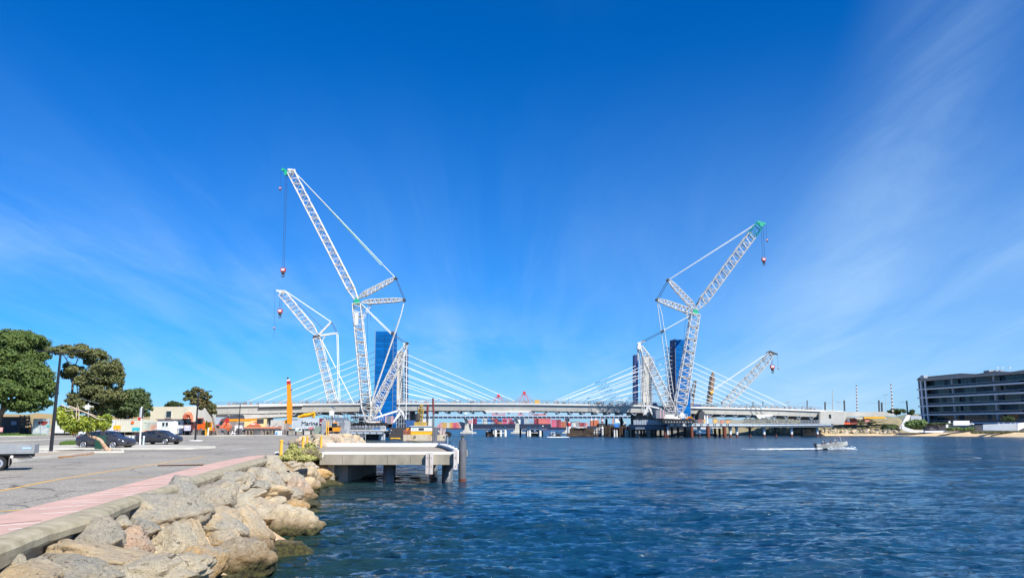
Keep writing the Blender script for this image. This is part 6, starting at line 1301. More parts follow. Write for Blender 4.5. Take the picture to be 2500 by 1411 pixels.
near = {1146: 'nearest the bow', 1158.5: 'by the first white post', 1170: 'in the pale blue column', 1184: 'in the cream topped column', 1195: 'right of the cream column', 1203.5: 'left of the maroon column', 1211: 'in the narrow maroon and red column', 1219.5: 'in the orange based column', 1232: 'in the pink and maroon column', 1245: 'in the narrow rose column',
    1250.5: 'left of the white bridge house', 1285: 'right of the white bridge house', 1298: 'in the grey column beside the maroon one', 1309: 'in the maroon column', 1316: 'in the left coral column', 1327.5: 'in the right coral column', 1339: 'in the last coral column at the stern'}
for px, n_, cs_ in cols_:
    for i, c_ in enumerate(cs_.split()):
        c_ = c_.replace('_', ' '); cbox(c_, (S(px, 0).x-3, YS+1, zd+2.58*i), 6.06, '%s container %s, %s' % (c_, near[px], hgt[i] if i < n_-1 or n_ < 2 else 'topmost'), 'containers stacked on the ship')
# quay stacks on the right of the ship and at the far left
rq = random.Random(9)
quay = [(1352, 4, 'pink'), (1364, 4, 'maroon'), (1370, 3, 'coral'), (1377, 3, 'orange'), (1384.5, 4, 'rose'), (1405, 2, 'cream'), (1411.5, 3, 'grey'), (1418, 2, 'red'), (1425, 2, 'maroon'), (1431, 2, 'rose')]
for px, n_, c_ in quay:
    for i in range(n_):
        Y = 1040; cbox(c_, (Xat(px, Y)-3, Y, P(0, 1043 if px < 1400 else 1041, Y).z+2.55*i), 6.06, '%s quay container %s, %s in its stack' % (c_, 'left of the red and white beacon' if px < 1389 else 'right of the red and white beacon', ('bottom', 'second', 'third', 'topmost')[i]), 'containers on the quay by the beacon')
for od, (a, n_, c_) in enumerate(((1068, 2, 'rose'), (1073, 3, 'rose'), (1079, 3, 'ochre'), (1085, 3, 'ochre'), (1091, 3, 'cream'), (1097, 3, 'ochre'), (1103, 3, 'coral'), (1108.5, 3, 'pink'), (1114, 3, 'coral'), (1119, 2, 'rose'))):
    for i in range(n_): Y = 1090; cbox(c_, (Xat(a, Y), Y, P(0, 1044.6, Y).z+2.5*i), 3.4, '%s box left of the ship bow, %s from the left, %s layer' % (c_, 'first second third fourth fifth sixth seventh eighth ninth tenth'.split()[od], ('bottom', 'middle', 'top')[i]), 'boxes piled left of the ship bow')
mb = MB(); mb.b2((Xat(1060, 1085), 1085, -1), (Xat(1130, 1085), 1119, P(0, 1044.6, 1090).z)); mk('quay_barge', mb, navy, label='low dark barge carrying the sandy boxes left of the ship', cat='barge')
mb = MB(); mb.b2((Xat(1345, 1036), 1036, -1), (Xat(1560, 1036), 1119, P(0, 1043, 1040).z)); mk('quay_wall', mb, mat('quay_wall', (.28, .24, .22), .85), label='pale quay wall right of the container ship', cat='quay')
def small(lab, nm, cat, parts):
    t = None
    for k, (pn, a, y0, b, y1, Y, d, m_) in enumerate(parts):
        p, q_ = P(a, y1, Y), P(b, y0, Y)
        if t is None: t = thing(nm, lab, cat, ((p.x+q_.x)/2, Y, p.z))
        mb = MB(); mb.b2((p.x, Y, p.z), (q_.x, Y+d, q_.z)); mk(pn, mb, m_, t)
    return t
c_or = mat('copper_orange_hull', (.50, .15, .07), .6)
small('rusty orange vessel superstructure behind the timber pier', 'ship', 'ship', (('deckhouse', 1442, 1026, 1448, 1042, 950, 8, c_or), ('deckhouse', 1450, 1025, 1462, 1043, 950, 10, c_or), ('funnel', 1452, 1021, 1457, 1025, 950, 5, white), ('funnel', 1442, 1021, 1446, 1026, 950, 5, white), ('hull', 1436, 1040, 1470, 1047, 949, 12, navy)))
small('white deckhouse of a moored ship seen between two dark columns', 'ship', 'ship', (('deckhouse', 1502, 1022, 1513, 1031, 930, 8, white), ('mast', 1496, 1022, 1498, 1036, 930, 1, orange), ('hull', 1488, 1034, 1530, 1047, 929, 12, mat('steel_blue_hull', (.08, .17, .32), .6)), ('deckhouse', 1518, 1030, 1528, 1040, 930, 8, cream)))
small('distant dark red and white ship mast right of the fender pier', 'ship', 'ship', (('mast', 1468, 1022, 1473, 1032, 940, 2, redp), ('house', 1469, 1024, 1473, 1028, 939, 2, white), ('hull', 1462, 1033, 1478, 1047, 941, 10, dark)))
small('pale warehouse low on the far quay right of the beacon', 'warehouse', 'building', (('wall', 1396, 1030, 1416, 1036, 1300, 30, mat('pale_sheet', (.5, .52, .52), .7)), ('roof', 1395, 1029, 1417, 1030, 1299, 32, grey)))

# ------------------------------------------------------------------ people and boats
skin = mat('skin', (.42, .24, .16), .6)
def person(label, loc, rz, jacket, hat, lean=.25, reach=.5, hatc=None):
    """seated figure facing +x: one continuous skinned body, with jacket, trousers and hat over it"""
    t = thing('person', label, 'person', (0, 0, 0))
    J = {'pel': (0, 0, .12, .15), 'abd': (.02+.2*lean, 0, .30, .135), 'ch': (.05+.55*lean, 0, .52, .17), 'nk': (.08+.75*lean, 0, .68, .06), 'hd': (.12+.85*lean, 0, .80, .095), 'tp': (.12+.9*lean, 0, .90, .07)}
    E = [('pel', 'abd'), ('abd', 'ch'), ('ch', 'nk'), ('nk', 'hd'), ('hd', 'tp')]
    for s in (-1, 1):
        k = 'lr'[s > 0]; sx = J['ch'][0]
        J['sh'+k] = (sx, .18*s, .58, .07); J['el'+k] = (sx+.12+.15*reach, .27*s, .36, .05); J['wr'+k] = (sx+.25+.3*reach, .22*s, .26+.1*reach, .035); J['ha'+k] = (sx+.33+.32*reach, .20*s, .25+.1*reach, .035)
        J['hp'+k] = (.04, .10*s, .09, .10); J['kn'+k] = (.45, .14*s, .12, .07); J['an'+k] = (.45, .13*s, -.32, .05); J['to'+k] = (.62, .14*s, -.36, .04)
        E += [('ch', 'sh'+k), ('sh'+k, 'el'+k), ('el'+k, 'wr'+k), ('wr'+k, 'ha'+k), ('pel', 'hp'+k), ('hp'+k, 'kn'+k), ('kn'+k, 'an'+k), ('an'+k, 'to'+k)]
    def skinned(name, keys, grow, m_, par):
        ks = [k for k in J if k in keys]; idx = {k: i for i, k in enumerate(ks)}; me = bpy.data.meshes.new(name); me.from_pydata([J[k][:3] for k in ks], [(idx[a], idx[b]) for a, b in E if a in idx and b in idx], []); me.materials.append(m_)
        o = bpy.data.objects.new(name, me); COL.objects.link(o); o.parent = par; md = o.modifiers.new('skin', 'SKIN'); md.use_smooth_shade = True
        for k, i in idx.items(): r = J[k][3]+grow; me.skin_vertices[0].data[i].radius = (r, r)
        me.skin_vertices[0].data[0].use_root = True; sb = o.modifiers.new('sub', 'SUBSURF'); sb.levels = sb.render_levels = 1; ORG[o.name] = (0, 0, 0); return o
    body = skinned('body', set(J), 0, skin, t)
    skinned('jacket', {'pel', 'abd', 'ch', 'shl', 'shr', 'ell', 'elr', 'wrl', 'wrr'}, .018, jacket, t); skinned('trousers', {'pel', 'hpl', 'hpr', 'knl', 'knr', 'anl', 'anr'}, .014, mat('dark_trousers', (.03, .03, .05), .8), t)
    hx, hz = J['hd'][0], J['hd'][2]
    mb = MB(); mb.lathe((hx, 0, hz+.02), [(.112, 0), (.115, .05), (.09, .11), (.02, .135)], 12)
    if hat: mb.box((hx+.12, 0, hz+.03), (.12, .16, .015))
    mk('hat' if hat else 'hair', mb, hatc or (white if hat else mat('dark_hair', (.02, .015, .012), .7)), t, smooth=True)
    for s in (-1, 1):
        mb = MB(); mb.lathe((hx+.088, .035*s, hz+.0), [(.012, -.008), (.012, .008)], 6, 'X'); mk('eye', mb, black, t)
        mb = MB(); mb.box((hx, .1*s, hz-.01), (.04, .025, .06)); mk('ear', mb, skin, t)
        wr = Vector(J['ha'+'lr'[s > 0]][:3]); mb = MB()
        for f_ in range(4): mb.path([wr+Vector((.0, (f_-1.5)*.02, 0)), wr+Vector((.05+.006*(f_ in (1, 2)), (f_-1.5)*.022, -.015)), wr+Vector((.07, (f_-1.5)*.022, -.045))], [.011, .009, .007], 5)
        mb.path([wr+Vector((0, -.03*s, 0)), wr+Vector((.03, -.05*s, -.01))], [.012, .009], 5); mk('fingers', mb, skin, t)
    mb = MB(); mb.add([(hx+.085, -.015, hz-.03), (hx+.085, .015, hz-.03), (hx+.12, 0, hz-.025), (hx+.088, 0, hz+.02)], [(0, 1, 2), (0, 2, 3), (1, 3, 2)]); mk('nose', mb, skin, t)
    mb = MB(); mb.box((hx+.085, 0, hz-.06), (.015, .05, .012)); mk('mouth', mb, mat('lips', (.3, .1, .09), .6), t)
    t.location = loc; t.rotation_euler.z = rz; return t
alu = mat('bare_aluminium', (.46, .46, .41), .55, .2, var=.7, vs=1.5, col2=(.34, .34, .31))
t = thing('motor_boat', 'open aluminium motor boat with four people speeding right', 'boat', (0, 0, 0)); h_ = mk('hull', hull(5.3, 1.9, .85, .38), alu, t)
mb = MB(); mb.b2((.2, -.85, .30), (3.7, .85, .34)); mk('floor', mb, grey, t)
for x in (1.35, 2.35, 3.3): mb = MB(); mb.b2((x-.2, -.85, .52), (x+.2, .85, .57)); mk('thwart', mb, alu, t)
mb = MB(); mb.box((-.12, 0, 1.0), (.42, .36, .45)); mb.box((-.10, 0, .5), (.18, .16, .8)); mb.box((-.14, 0, .12), (.42, .05, .18)); mk('outboard_motor', mb, black, t)
mb = MB(); mb.tube((.05, .05, 1.0), (.85, -.1, 1.05), .025, 6); mk('tiller', mb, black, t)
mb = MB(); mb.tube((4.15, -.55, 1.0), (4.0, -.55, 2.15), .028, 6); mk('aerial', mb, white, t)
mb = MB()
for s in (-1, 1): mb.path([Vector((.1, .93*s, .9)), Vector((2.5, .94*s, .98)), Vector((3.9, .80*s, 1.08))], .03, 6)
mk('gunwale', mb, white, t)
bl = G(2030, 1098, 0); bl.y -= .0; BO = G(1994, 1097.5, 0); t.location = BO+Vector((0, 0, -.12)); t.rotation_euler = (0, R(-5.5), R(-6))
T = Matrix.Translation(t.location) @ t.rotation_euler.to_matrix().to_4x4()
for lab, x, y, z, rz, j, hat, le, re, hc in (('person at the stern of the open boat in dark clothes and a white cap', .9, .1, .52, 0, mat('navy_jacket', (.012, .012, .045), .8), True, .25, .8, None), ('bareheaded person in a dark blue top, second from the stern in the open boat', 1.75, -.1, .50, 3.1, mat('blue_black_top', (.01, .012, .05), .8), False, .2, .5, None),
    ('person in a reddish jacket and dark cap, third from the stern in the open boat', 2.75, -.2, .50, 3.4, mat('maroon_jacket', (.14, .02, .03), .8), True, .3, .3, black), ('person in black with a white hood nearest the bow of the open boat', 3.6, .1, .55, 2.9, mat('black_jacket', (.01, .01, .012), .8), True, .3, .3, None)):
    v = T @ Vector((x, y, z)); person(lab, v, rz-R(6), j, hat, le, re, hc)
foamm = mat('sea_foam', (.82, .86, .88), .7)
def foam(label, fn, n, seed):
    rg = np.random.default_rng(seed); V, Fq = [], []; vs_, f_ = ICO[2]
    for i in range(n):
        p, s = fn(rg); q = vs_*np.array([s*2.2, s*1.3, s*.45])*rg.uniform(.6, 1.2, 3)+np.array(p); Fq.append(f_+len(V)*len(vs_)); V.append(q)
    npmesh('foam', np.concatenate(V), np.concatenate(Fq), foamm, smooth=True, kind='stuff', label=label)
def wk(rg):
    u = rg.random()**1.6; x = BO.x+.3-13*u; return (x, BO.y-.35+rg.normal(0, .4+2.0*u)+.8*u, .06+.12*(1-u)), rg.uniform(.04, .15)*(1.15-u)
foam('white wake trailing behind the aluminium boat', wk, 1100, 1)
foam('white spray thrown up under the bow of the aluminium boat', lambda rg: ((BO.x+rg.uniform(1.6, 6.3), BO.y-1.0+rg.normal(0, .25)-.0, .08+abs(rg.normal(0, .16))), rg.uniform(.03, .10)), 300, 2)
foam('foam line behind the two small boats by the fender pier', lambda rg: ((Xat(rg.uniform(1338, 1385), 290), 288+rg.normal(0, 2.0), .1), rg.uniform(.1, .35)), 120, 3)
foam('small breaking wavelet on the right of the river', lambda rg: ((lambda u: (G(2378+18*u, 1119+1.5*u, 0).x, G(2378+18*u, 1119+1.5*u, 0).y+rg.normal(0, .12), .12))(rg.random()), rg.uniform(.02, .05)), 45, 4)
for px, lab, ws in ((1344, 'small distant boat with a white windscreen frame right of the dolphins', white), (1358, 'small dark distant boat with a rounded canopy right of the dolphins', dark)):
    t = thing('motor_boat', lab, 'boat', (0, 0, 0)); mk('hull', hull(4.5, 1.9, .8, .4), ws if ws is white else dark, t); mb = MB()
    for s in (-.7, .7): mb.path([Vector((1.5, s, .8)), Vector((1.7, s, 1.9)), Vector((2.9, s, 1.9)), Vector((3.1, s, .9))], .07, 5)
    mb.b2((1.6, -.75, 1.88), (3.0, .75, 1.96)); mk('canopy_frame', mb, ws, t); mb = MB(); mb.box((2.2, 0, 1.0), (.7, .7, .9)); mk('console', mb, dark, t); mb = MB(); mb.box((-.1, 0, .8), (.4, .4, .7)); mk('outboard_motor', mb, black, t)
    t.location = (Xat(px, 300), 300, -.1); t.rotation_euler.z = R(-75)
# ------------------------------------------------------------------ lamps, posts
def lamp(px, py, ytop, label, wtop, head):
    b = G(px, py); Y = b.y; tp = P(px, ytop, Y); H = tp.z-GZ; t = thing('street_lamp', label, 'street lamp', (0, 0, 0), 'black double armed car park lamps')
    mb = MB(); mb.lathe((0, 0, 0), [(.18, 0), (.18, .02), (.125, .03), (.105, H*.5), (.075, H)], 12); mk('pole', mb, black, t, smooth=False)
    for s in (-1, 1):
        mb = MB(); mb.bar((0, 0, H-.05), (s*wtop*.55, 0, H+.06*abs(wtop)), .07); ar = mk('arm', mb, black, t)
        mb = MB(); a = s*wtop*.5; c = s*wtop; mb.prismv([(a, -.15, H+.04), (a+s*.1, -.15, H+.12), (c, -.15, H+.13+.05), (c, -.15, H+.09)], (0, .3, 0)); mk('lamp_head', mb, black, ar)
    t.location = b; return t
lamp(123.5, 1107, 861, 'nearest black double armed lamp post with a broad pole, left of the leaning tree', 1.75, 0)
lamp(476.5, 1075.5, 957, 'middle black lamp post on a white pad in front of the small bent tree', 1.75, 0)
lamp(582, 1063, 984, 'farthest black double armed lamp post at the far kerb', 1.35, 0)
mb = MB(); c = G(477, 1076); mb.prism([(c.x-1.0*math.cos(u)*.9, c.y-.9*math.sin(u)) for u in np.linspace(0, 6.28, 17)[:-1]], GZ+.005, GZ+.10); mk('lamp_pad', mb, white, label='white painted round pad under the middle lamp post', cat='pad')
mb = MB(); c = G(112, 1107); mb.box((c.x, c.y, GZ+.14), (1.0, 1.4, .04)); mk('cover_slab', mb, edgec, label='white slab beside the foot of the nearest lamp post', cat='slab')
def post(name, label, cat, px, py, ytop, r, m_, group=None, cap=None, Y=None):
    b = G(px, py); t = thing(name, label, cat, tuple(b), group); H = P(px, ytop, b.y).z-GZ
    mb = MB(); mb.tube(b, b+Vector((0, 0, H-(.12 if cap else 0))), r, 12); mk('shaft', mb, m_, t, smooth=False)
    if cap: mb = MB(); mb.lathe(b+Vector((0, 0, H-.12)), [(r*1.0, 0), (r*1.22, .02), (r*1.22, .08), (r*.6, .12)], 12); mk('cap', mb, cap, t)
    return t
for px, w in ((314.5, 'leftmost pale grey bollard in front of the first dark car'), (322.5, 'second pale grey bollard in front of the first dark car'), (349.5, 'pale grey bollard right of the white sign post')): post('bollard', w, 'bollard', px, 1088.6, 1064, .085, mat('pale_grey_bollard', (.50, .56, .58), .6), 'pale bollards on the island', white)
b = G(341, 1088.8); t = thing('sign_post', 'tall white post with grey sign plates on the concrete island', 'sign', tuple(b)); tp = P(346.5, 993, b.y)
mb = MB(); mb.tube(b, tp, .075, 10); mk('post', mb, white, t)
mb = MB(); u1, u2 = P(341.5, 1018, b.y-.1), P(345, 996, b.y-.1); mb.b2((u1.x-.05, b.y-.12, u1.z), (u2.x-.0, b.y-.08, u2.z)); s_ = mk('sign_plate', mb, lgrey, t)
mb = MB(); mb.b2((u1.x+.02, b.y-.135, u2.z-.45), (u2.x-.06, b.y-.125, u2.z-.2)); mk('sign_symbol', mb, dark, s_)
mb = MB(); mb.b2((u2.x+.08, b.y-.1, u1.z-.1), (u2.x+.22, b.y-.06, u2.z+.05)); mk('sign_plate', mb, dark, t)
mb = MB(); mb.b2((u1.x-.15, b.y-.12, u1.z-.32), (u1.x+.10, b.y-.08, u1.z-.02)); mk('red_plate', mb, redp, t)
post('white_post', 'white post standing behind the far kerb left of the bent tree', 'post', 507.5, 1063.4, 1044, .13, white)
for i, px in enumerate((473, 493, 515, 536, 557, 578.6, 599, 620, 642, 662, 702, 722, 740.5, 759)):
    nm = ['directly left of the middle lamp pole', 'just right of the middle lamp pole', 'left of the small bent tree', 'right of the small bent tree', 'left of the white board chair', 'touching the farthest lamp post', 'first one right of the farthest lamp post', 'below the left end of the steel beams', 'below the middle of the steel beams', 'left of the blue and white board', 'below the amber crane boom', 'below the left end of the grey container', 'below the container lettering', 'below the right end of the grey container'][i]
    post('bollard', 'short black bollard at the far kerb %s' % nm, 'bollard', px, 1062.2, 1051.5, .17, black, 'black bollards along the far kerb')
t = thing('folding_board', 'small white folding board shaped like a chair at the far kerb', 'board', tuple(G(569, 1063.3))); b = G(569, 1063.3)
mb = MB(); mb.bar(b+Vector((-.5, 0, 0)), b+Vector((-.15, .1, .95)), .09); mb.bar(b+Vector((.5, 0, 0)), b+Vector((.1, .1, .6)), .09); mb.b2((b.x-.4, b.y, GZ+.42), (b.x+.45, b.y+.35, GZ+.56)); mb.bar(b+Vector((-.35, .4, 0)), b+Vector((-.15, .2, .9)), .07); mk('frame', mb, white, t)
b = G(680.5, 1062.8); t = thing('notice_board', 'low blue and white notice board leaning on the black bollards', 'board', tuple(b)); w = 8.2*b.y/F
mb = MB(); mb.b2((b.x-w, b.y-.3, GZ+.05), (b.x+w, b.y-.24, GZ+.92)); mk('panel', mb, white, t); mb = MB(); mb.b2((b.x-w+.1, b.y-.33, GZ+.15), (b.x-.15, b.y-.31, GZ+.7)); mk('blue_field', mb, mat('sign_blue', (.10, .30, .65), .6), t); mb = MB(); mb.b2((b.x+.25, b.y-.33, GZ+.3), (b.x+w-.15, b.y-.31, GZ+.6)); mk('print_field', mb, mat('sign_lilac', (.45, .45, .6), .6), t)
# yellow bollards with hanging chains near the jetty
ybm = mat('golden_bollard_paint', (.82, .44, .05), .55, var=.4, vs=3, col2=(.66, .34, .05)); yb = []
for px, py, yt, lab in ((685.5, 1113, 1073, 'nearest yellow bollard, left of the green shrub'), (739, 1100, 1065, 'yellow bollard rising out of the middle of the shrub'), (749.5, 1092, 1065, 'yellow bollard just behind the shrub, third from left'), (783.5, 1093, 1064, 'yellow bollard at the near corner of the jetty deck')):
    yb.append(post('yellow_bollard', lab, 'bollard', px, py, yt, .105, ybm, 'yellow bollards round the jetty entrance', ybm))
for px, lab in ((795.5, 'left one of the pair of tall thin yellow poles'), (799.8, 'right one of the pair of tall thin yellow poles')): post('yellow_pole', lab, 'pole', px, 1084, 1027.5, .055, ybm)
def chain(a, b, sag, lab):
    mb = MB(); pts = [a.lerp(b, u)-Vector((0, 0, sag*4*u*(1-u))) for u in np.linspace(0, 1, 15)]; mb.path(pts, .022, 5); mk('chain', mb, dark, label=lab, cat='chain')
tp_ = lambda o, h: Vector(o.location)+Vector((0, 0, h))
chain(tp_(yb[0], .92), tp_(yb[1], .95), .35, 'dark chain hanging from the nearest yellow bollard into the shrub'); chain(tp_(yb[2], .9), tp_(yb[3], .9), .4, 'dark chain hanging between the two yellow bollards behind the shrub')
# pinkish hoses on the ground by the jetty root
mb = MB()
for i in range(5): u0 = G(752+4*i, 1087-i, GZ+.05); u1 = G(790, 1084-1.3*i, GZ+.05); mb.path([u0, u0.lerp(u1, .4)+Vector((0, .8*(i % 2), .15)), u1], .05, 5)
mk('hose_bundle', mb, mat('pale_pink_hose', (.50, .40, .36), .7), label='loose pale hoses on the ground behind the yellow bollards', cat='hoses')

# ------------------------------------------------------------------ cars
carp = mat('dark_grey_car_paint', (.07, .073, .082), .2, .45, spec=.6); carw = mat('white_car_paint', (.75, .75, .74), .25)
def car(label, body, loc, rz, sc=1.0, group=None):
    t = thing('parked_car', label, 'car', (0, 0, 0), group)
    # x, z bottom, z belt, z top, half width belt, half width top
    S_ = [(-2.30, .42, .78, .80, .62, .50), (-2.24, .30, .92, .97, .78, .60), (-2.0, .24, .99, 1.06, .86, .66), (-1.55, .20, 1.02, 1.20, .89, .62), (-1.05, .19, 1.02, 1.36, .90, .60), (-.5, .18, 1.00, 1.43, .90, .61), (.1, .18, .98, 1.44, .90, .61), (.55, .18, .96, 1.37, .90, .60), (1.0, .18, .94, 1.15, .90, .66), (1.25, .19, .92, .98, .89, .72), (1.7, .20, .86, .90, .87, .66), (2.05, .24, .76, .80, .82, .56), (2.24, .30, .62, .66, .70, .45), (2.32, .40, .52, .55, .50, .35)]
    vs = []; 
    for x, zb, zl, zt, hb, ht in S_:
        vs += [(x, 0, zb), (x, hb*.88, zb), (x, hb*.99, zb+(zl-zb)*.25), (x, hb*1.015, zb+(zl-zb)*.6), (x, hb*.965, zl), (x, ht, zt-.03), (x, ht*.6, zt+.0), (x, 0, zt+.015)]
    k = 8; n = len(S_); full = vs+[(x, -y, z) for x, y, z in vs]; o = n*k; f_ = []
    for i in range(n-1):
        for j in range(k-1): f_.append((i*k+j, i*k+j+1, (i+1)*k+j+1, (i+1)*k+j)); f_.append((o+(i+1)*k+j, o+(i+1)*k+j+1, o+i*k+j+1, o+i*k+j))
    for i in (0, n-1): f_ += [tuple(i*k+j for j in range(k)), tuple(o+i*k+j for j in range(k))]
    mb = MB(); mb.add(full, f_); mk('body', mb, body, t, smooth=True)
    def sy(x, z):
        for (a, b) in zip(S_, S_[1:]):
            if a[0] <= x <= b[0]:
                u = (x-a[0])/(b[0]-a[0]); zl, zt, hb, ht = [a[q]+(b[q]-a[q])*u for q in (2, 3, 4, 5)]; w = (z-zl)/max(.01, zt-.03-zl); return hb*.965+(ht-hb*.965)*w
        return .6
    wins = [[(-1.62, 1.06), (-1.30, 1.20), (-.80, 1.355), (-.42, 1.385), (-.42, 1.04)], [(-.36, 1.04), (-.36, 1.388), (.12, 1.395), (.52, 1.33), (.95, 1.12), (1.02, 1.00)]]
    for s in (-1, 1):
        for w in wins:
            mb = MB(); P_ = [(x, s*(sy(x, z)+.014), z) for x, z in w]; mb.add(P_, [tuple(range(len(P_))) if s < 0 else tuple(range(len(P_)-1, -1, -1))]); mk('side_window', mb, glass, t)
        mb = MB(); mb.path([(x, s*(sy(x, z)+.016), z) for x, z in ((-1.66, 1.05), (-1.30, 1.215), (-.80, 1.375), (.12, 1.412), (.54, 1.345))], .010, 4); mk('chrome_trim', mb, chrome, t)
        for x in (-1.38, 1.36):
            mb = MB(); mb.lathe((x, s*.885, .34), [(.37, -.03*s), (.37, .035*s)], 22, 'Y'); mk('wheel_arch', mb, black, t)
            mb = MB(); mb.lathe((x, s*.80, .325), [(.19, -.02), (.315, -.02), (.325, .0), (.325, .115*1) , (.31, .13), (.245, .132)] if s > 0 else [(.245, -.132), (.31, -.13), (.325, -.115), (.325, 0), (.315, .02), (.19, .02)], 26, 'Y'); wh = mk('wheel', mb, rubber, t)
            mb = MB(); yy = s*.935
            for q in range(10):
                a = 2*math.pi*q/10; c_, d_ = math.cos(a), math.sin(a); mb.bar((x+.04*c_, yy, .325+.04*d_), (x+.235*c_, yy, .325+.235*d_), .028)
            mb.path([(x+.238*math.cos(u), yy, .325+.238*math.sin(u)) for u in np.linspace(0, 2*math.pi, 25)], .016, 4); mb.lathe((x, yy, .325), [(.05, -.015), (.05, .015)], 10, 'Y'); mk('rim', mb, chrome, wh)
        mb = MB(); mb.prismv([(1.78, s*.80, .70), (2.12, s*.72, .64), (2.10, s*.72, .72), (1.80, s*.80, .80)], (0, s*.05, 0)); mk('headlight', mb, mat('headlight_glass', (.55, .6, .65), .1), t)
        mb = MB(); mb.prismv([(-2.24, s*.72, .82), (-1.86, s*.86, .90), (-1.88, s*.86, .97), (-2.22, s*.68, .93)], (0, s*.03, 0)); mk('tail_light', mb, mat('tail_light_red', (.45, .01, .02), .2), t)
        mb = MB(); mb.box((.72, s*1.0, .99), (.14, .16, .10)); mk('mirror', mb, body, t)
        for x in (-.62, .42): mb = MB(); mb.box((x, s*.922, .82), (.17, .03, .03)); mk('door_handle', mb, dark, t)
        for x in (-.39, .78): mb = MB(); mb.box((x, s*.918, .60), (.012, .012, .68)); mk('door_seam', mb, black, t)
        mb = MB(); mb.box((0, s*.895, .26), (2.1, .03, .10)); mk('sill', mb, black, t)
    mb = MB(); mb.add([(.60, -.54, 1.375), (.60, .54, 1.375), (1.22, .66, 1.01), (1.22, -.66, 1.01)], [(0, 3, 2, 1)]); mk('windscreen', mb, glass, t)
    mb = MB(); mb.add([(-1.12, -.52, 1.375), (-1.12, .52, 1.375), (-1.92, .60, 1.10), (-1.92, -.60, 1.10)], [(0, 1, 2, 3)]); mk('rear_window', mb, glass, t)
    t.location = loc; t.rotation_euler.z = rz; t.scale = (sc, sc, sc); return t
p = G(258, 1095); car('dark grey saloon car parked behind the leaning tree trunk', carp, (p.x, p.y, GZ), R(-12), 1.05, 'dark cars parked side by side')
p = G(388, 1084.2); car('dark grey hatchback parked right of the white sign post', carp, (p.x, p.y, GZ), R(-12), 1.04, 'dark cars parked side by side')
p = G(226, 1069); car('white car parked behind the dark saloon, roof showing above it', carw, (p.x, p.y, GZ), R(-8), 1.0)
# tray truck, only its rear in the picture
t = thing('parked_truck', 'flat bed truck with a dull aluminium tray cut by the left edge', 'truck', (0, 0, 0))
trm = mat('dull_tray_aluminium', (.36, .38, .38), .5, .35, var=.8, vs=1.6, col2=(.25, .26, .27), bump=.003, bs=12)
mb = MB(); mb.b2((-4.2, -.95, .86), (0, -.92, 1.22)); mk('side_board', mb, trm, t); mb = MB(); mb.b2((-4.2, .92, .86), (0, .95, 1.22)); mk('side_board', mb, trm, t); mb = MB(); mb.b2((-.03, -.915, .86), (0, .915, 1.22)); mk('tail_board', mb, trm, t)
mb = MB(); mb.b2((-4.2, -.95, .80), (0, .95, .855)); mk('tray_floor', mb, trm, t)
for x in (-.1, -1.4, -2.7): mb = MB(); mb.b2((x-.03, -.985, .80), (x+.03, -.952, 1.24)); mk('board_post', mb, trm, t)
mb = MB(); mb.b2((-.52, -.965, 1.02), (-.10, -.955, 1.10)); mk('badge', mb, mat('badge_blue', (.35, .50, .72), .4), t)
for y in (-.40, .40): mb = MB(); mb.b2((-5.5, y-.05, .62), (-.1, y+.05, .79)); mk('chassis_rail', mb, dark, t)
mb = MB(); mb.b2((-.95, -.85, .60), (-.15, -.3, .74)); mb.path([Vector((-.18, -.88, .70)), Vector((-.05, -.90, .60)), Vector((-.2, -.88, .56)), Vector((-.7, -.88, .56))], .018, 5); mk('tail_lamp_bar', mb, black, t)
mb = MB(); mb.b2((-.98, -.88, .60), (-.86, -.80, .72)); mk('reflector', mb, edgec, t)
for s in (-1, 1):
    for x in (-1.45, -4.9):
        mb = MB(); yy = -.90 if s < 0 else .66; mb.lathe((x, yy, .345), [(.19, 0), (.32, 0), (.345, .04), (.345, .20), (.32, .24), (.19, .24)], 28, 'Y'); wh = mk('wheel', mb, rubber, t)
        mb = MB(); mb.lathe((x, s*.885, .345), [(.205, 0*s), (.20, .03*s), (.11, .03*s), (.10, -.02*s)] if s > 0 else [(.10, .03), (.11, -.02), (.20, -.02), (.205, .01)], 22, 'Y')
        mb.path([(x+.2*math.cos(u), s*.90, .345+.2*math.sin(u)) for u in np.linspace(0, 2*math.pi, 21)], .018, 4); mk('rim', mb, chrome, wh)
mb = MB(); mb.b2((-1.02, -.93, .22), (-.99, -.70, .66)); mk('mud_flap', mb, mat('mud_flap', (.16, .15, .14), .8), t); mb = MB(); mb.b2((-1.9, -.9, .72), (-1.0, -.64, .76)); mk('mudguard', mb, black, t)
mb = MB(); mb.add([(x, y*.88, z) for y in (-1, 1) for x, z in ((-4.3, .5), (-6.2, .5), (-6.25, 1.1), (-5.6, 1.25), (-5.0, 1.85), (-4.35, 1.9))], [(0, 1, 2, 3, 4, 5), (11, 10, 9, 8, 7, 6)]+[(i, 6+i, 6+(i+1) % 6, (i+1) % 6) for i in range(6)]); mk('cab', mb, carw, t)
mb = MB(); mb.add([(-4.45, -.89, 1.25), (-5.5, -.89, 1.25), (-4.98, -.89, 1.78), (-4.45, -.89, 1.82)], [(0, 1, 2, 3)]); mk('side_window', mb, glass, t)
wp = G(10, 1149.5); ra = R(25); t.location = (wp.x+1.45*math.cos(ra)-.9*math.sin(ra), wp.y+1.45*math.sin(ra)+.9*math.cos(ra), GZ); t.rotation_euler.z = ra; t.scale = (.9, .9, .9); t.location.x -= .42; t.location.y -= .1
# dark green cabinet behind the leaning trunk
mb = MB(); p, q_ = P(231, 1091, 62), P(249, 1063, 62); mb.b2((p.x, 62, GZ+.12), (q_.x, 62.7, q_.z)); o_ = mk('utility_cabinet', mb, mat('dark_green_cabinet', (.015, .07, .045), .5), label='dark green utility cabinet behind the leaning tree trunk', cat='cabinet')
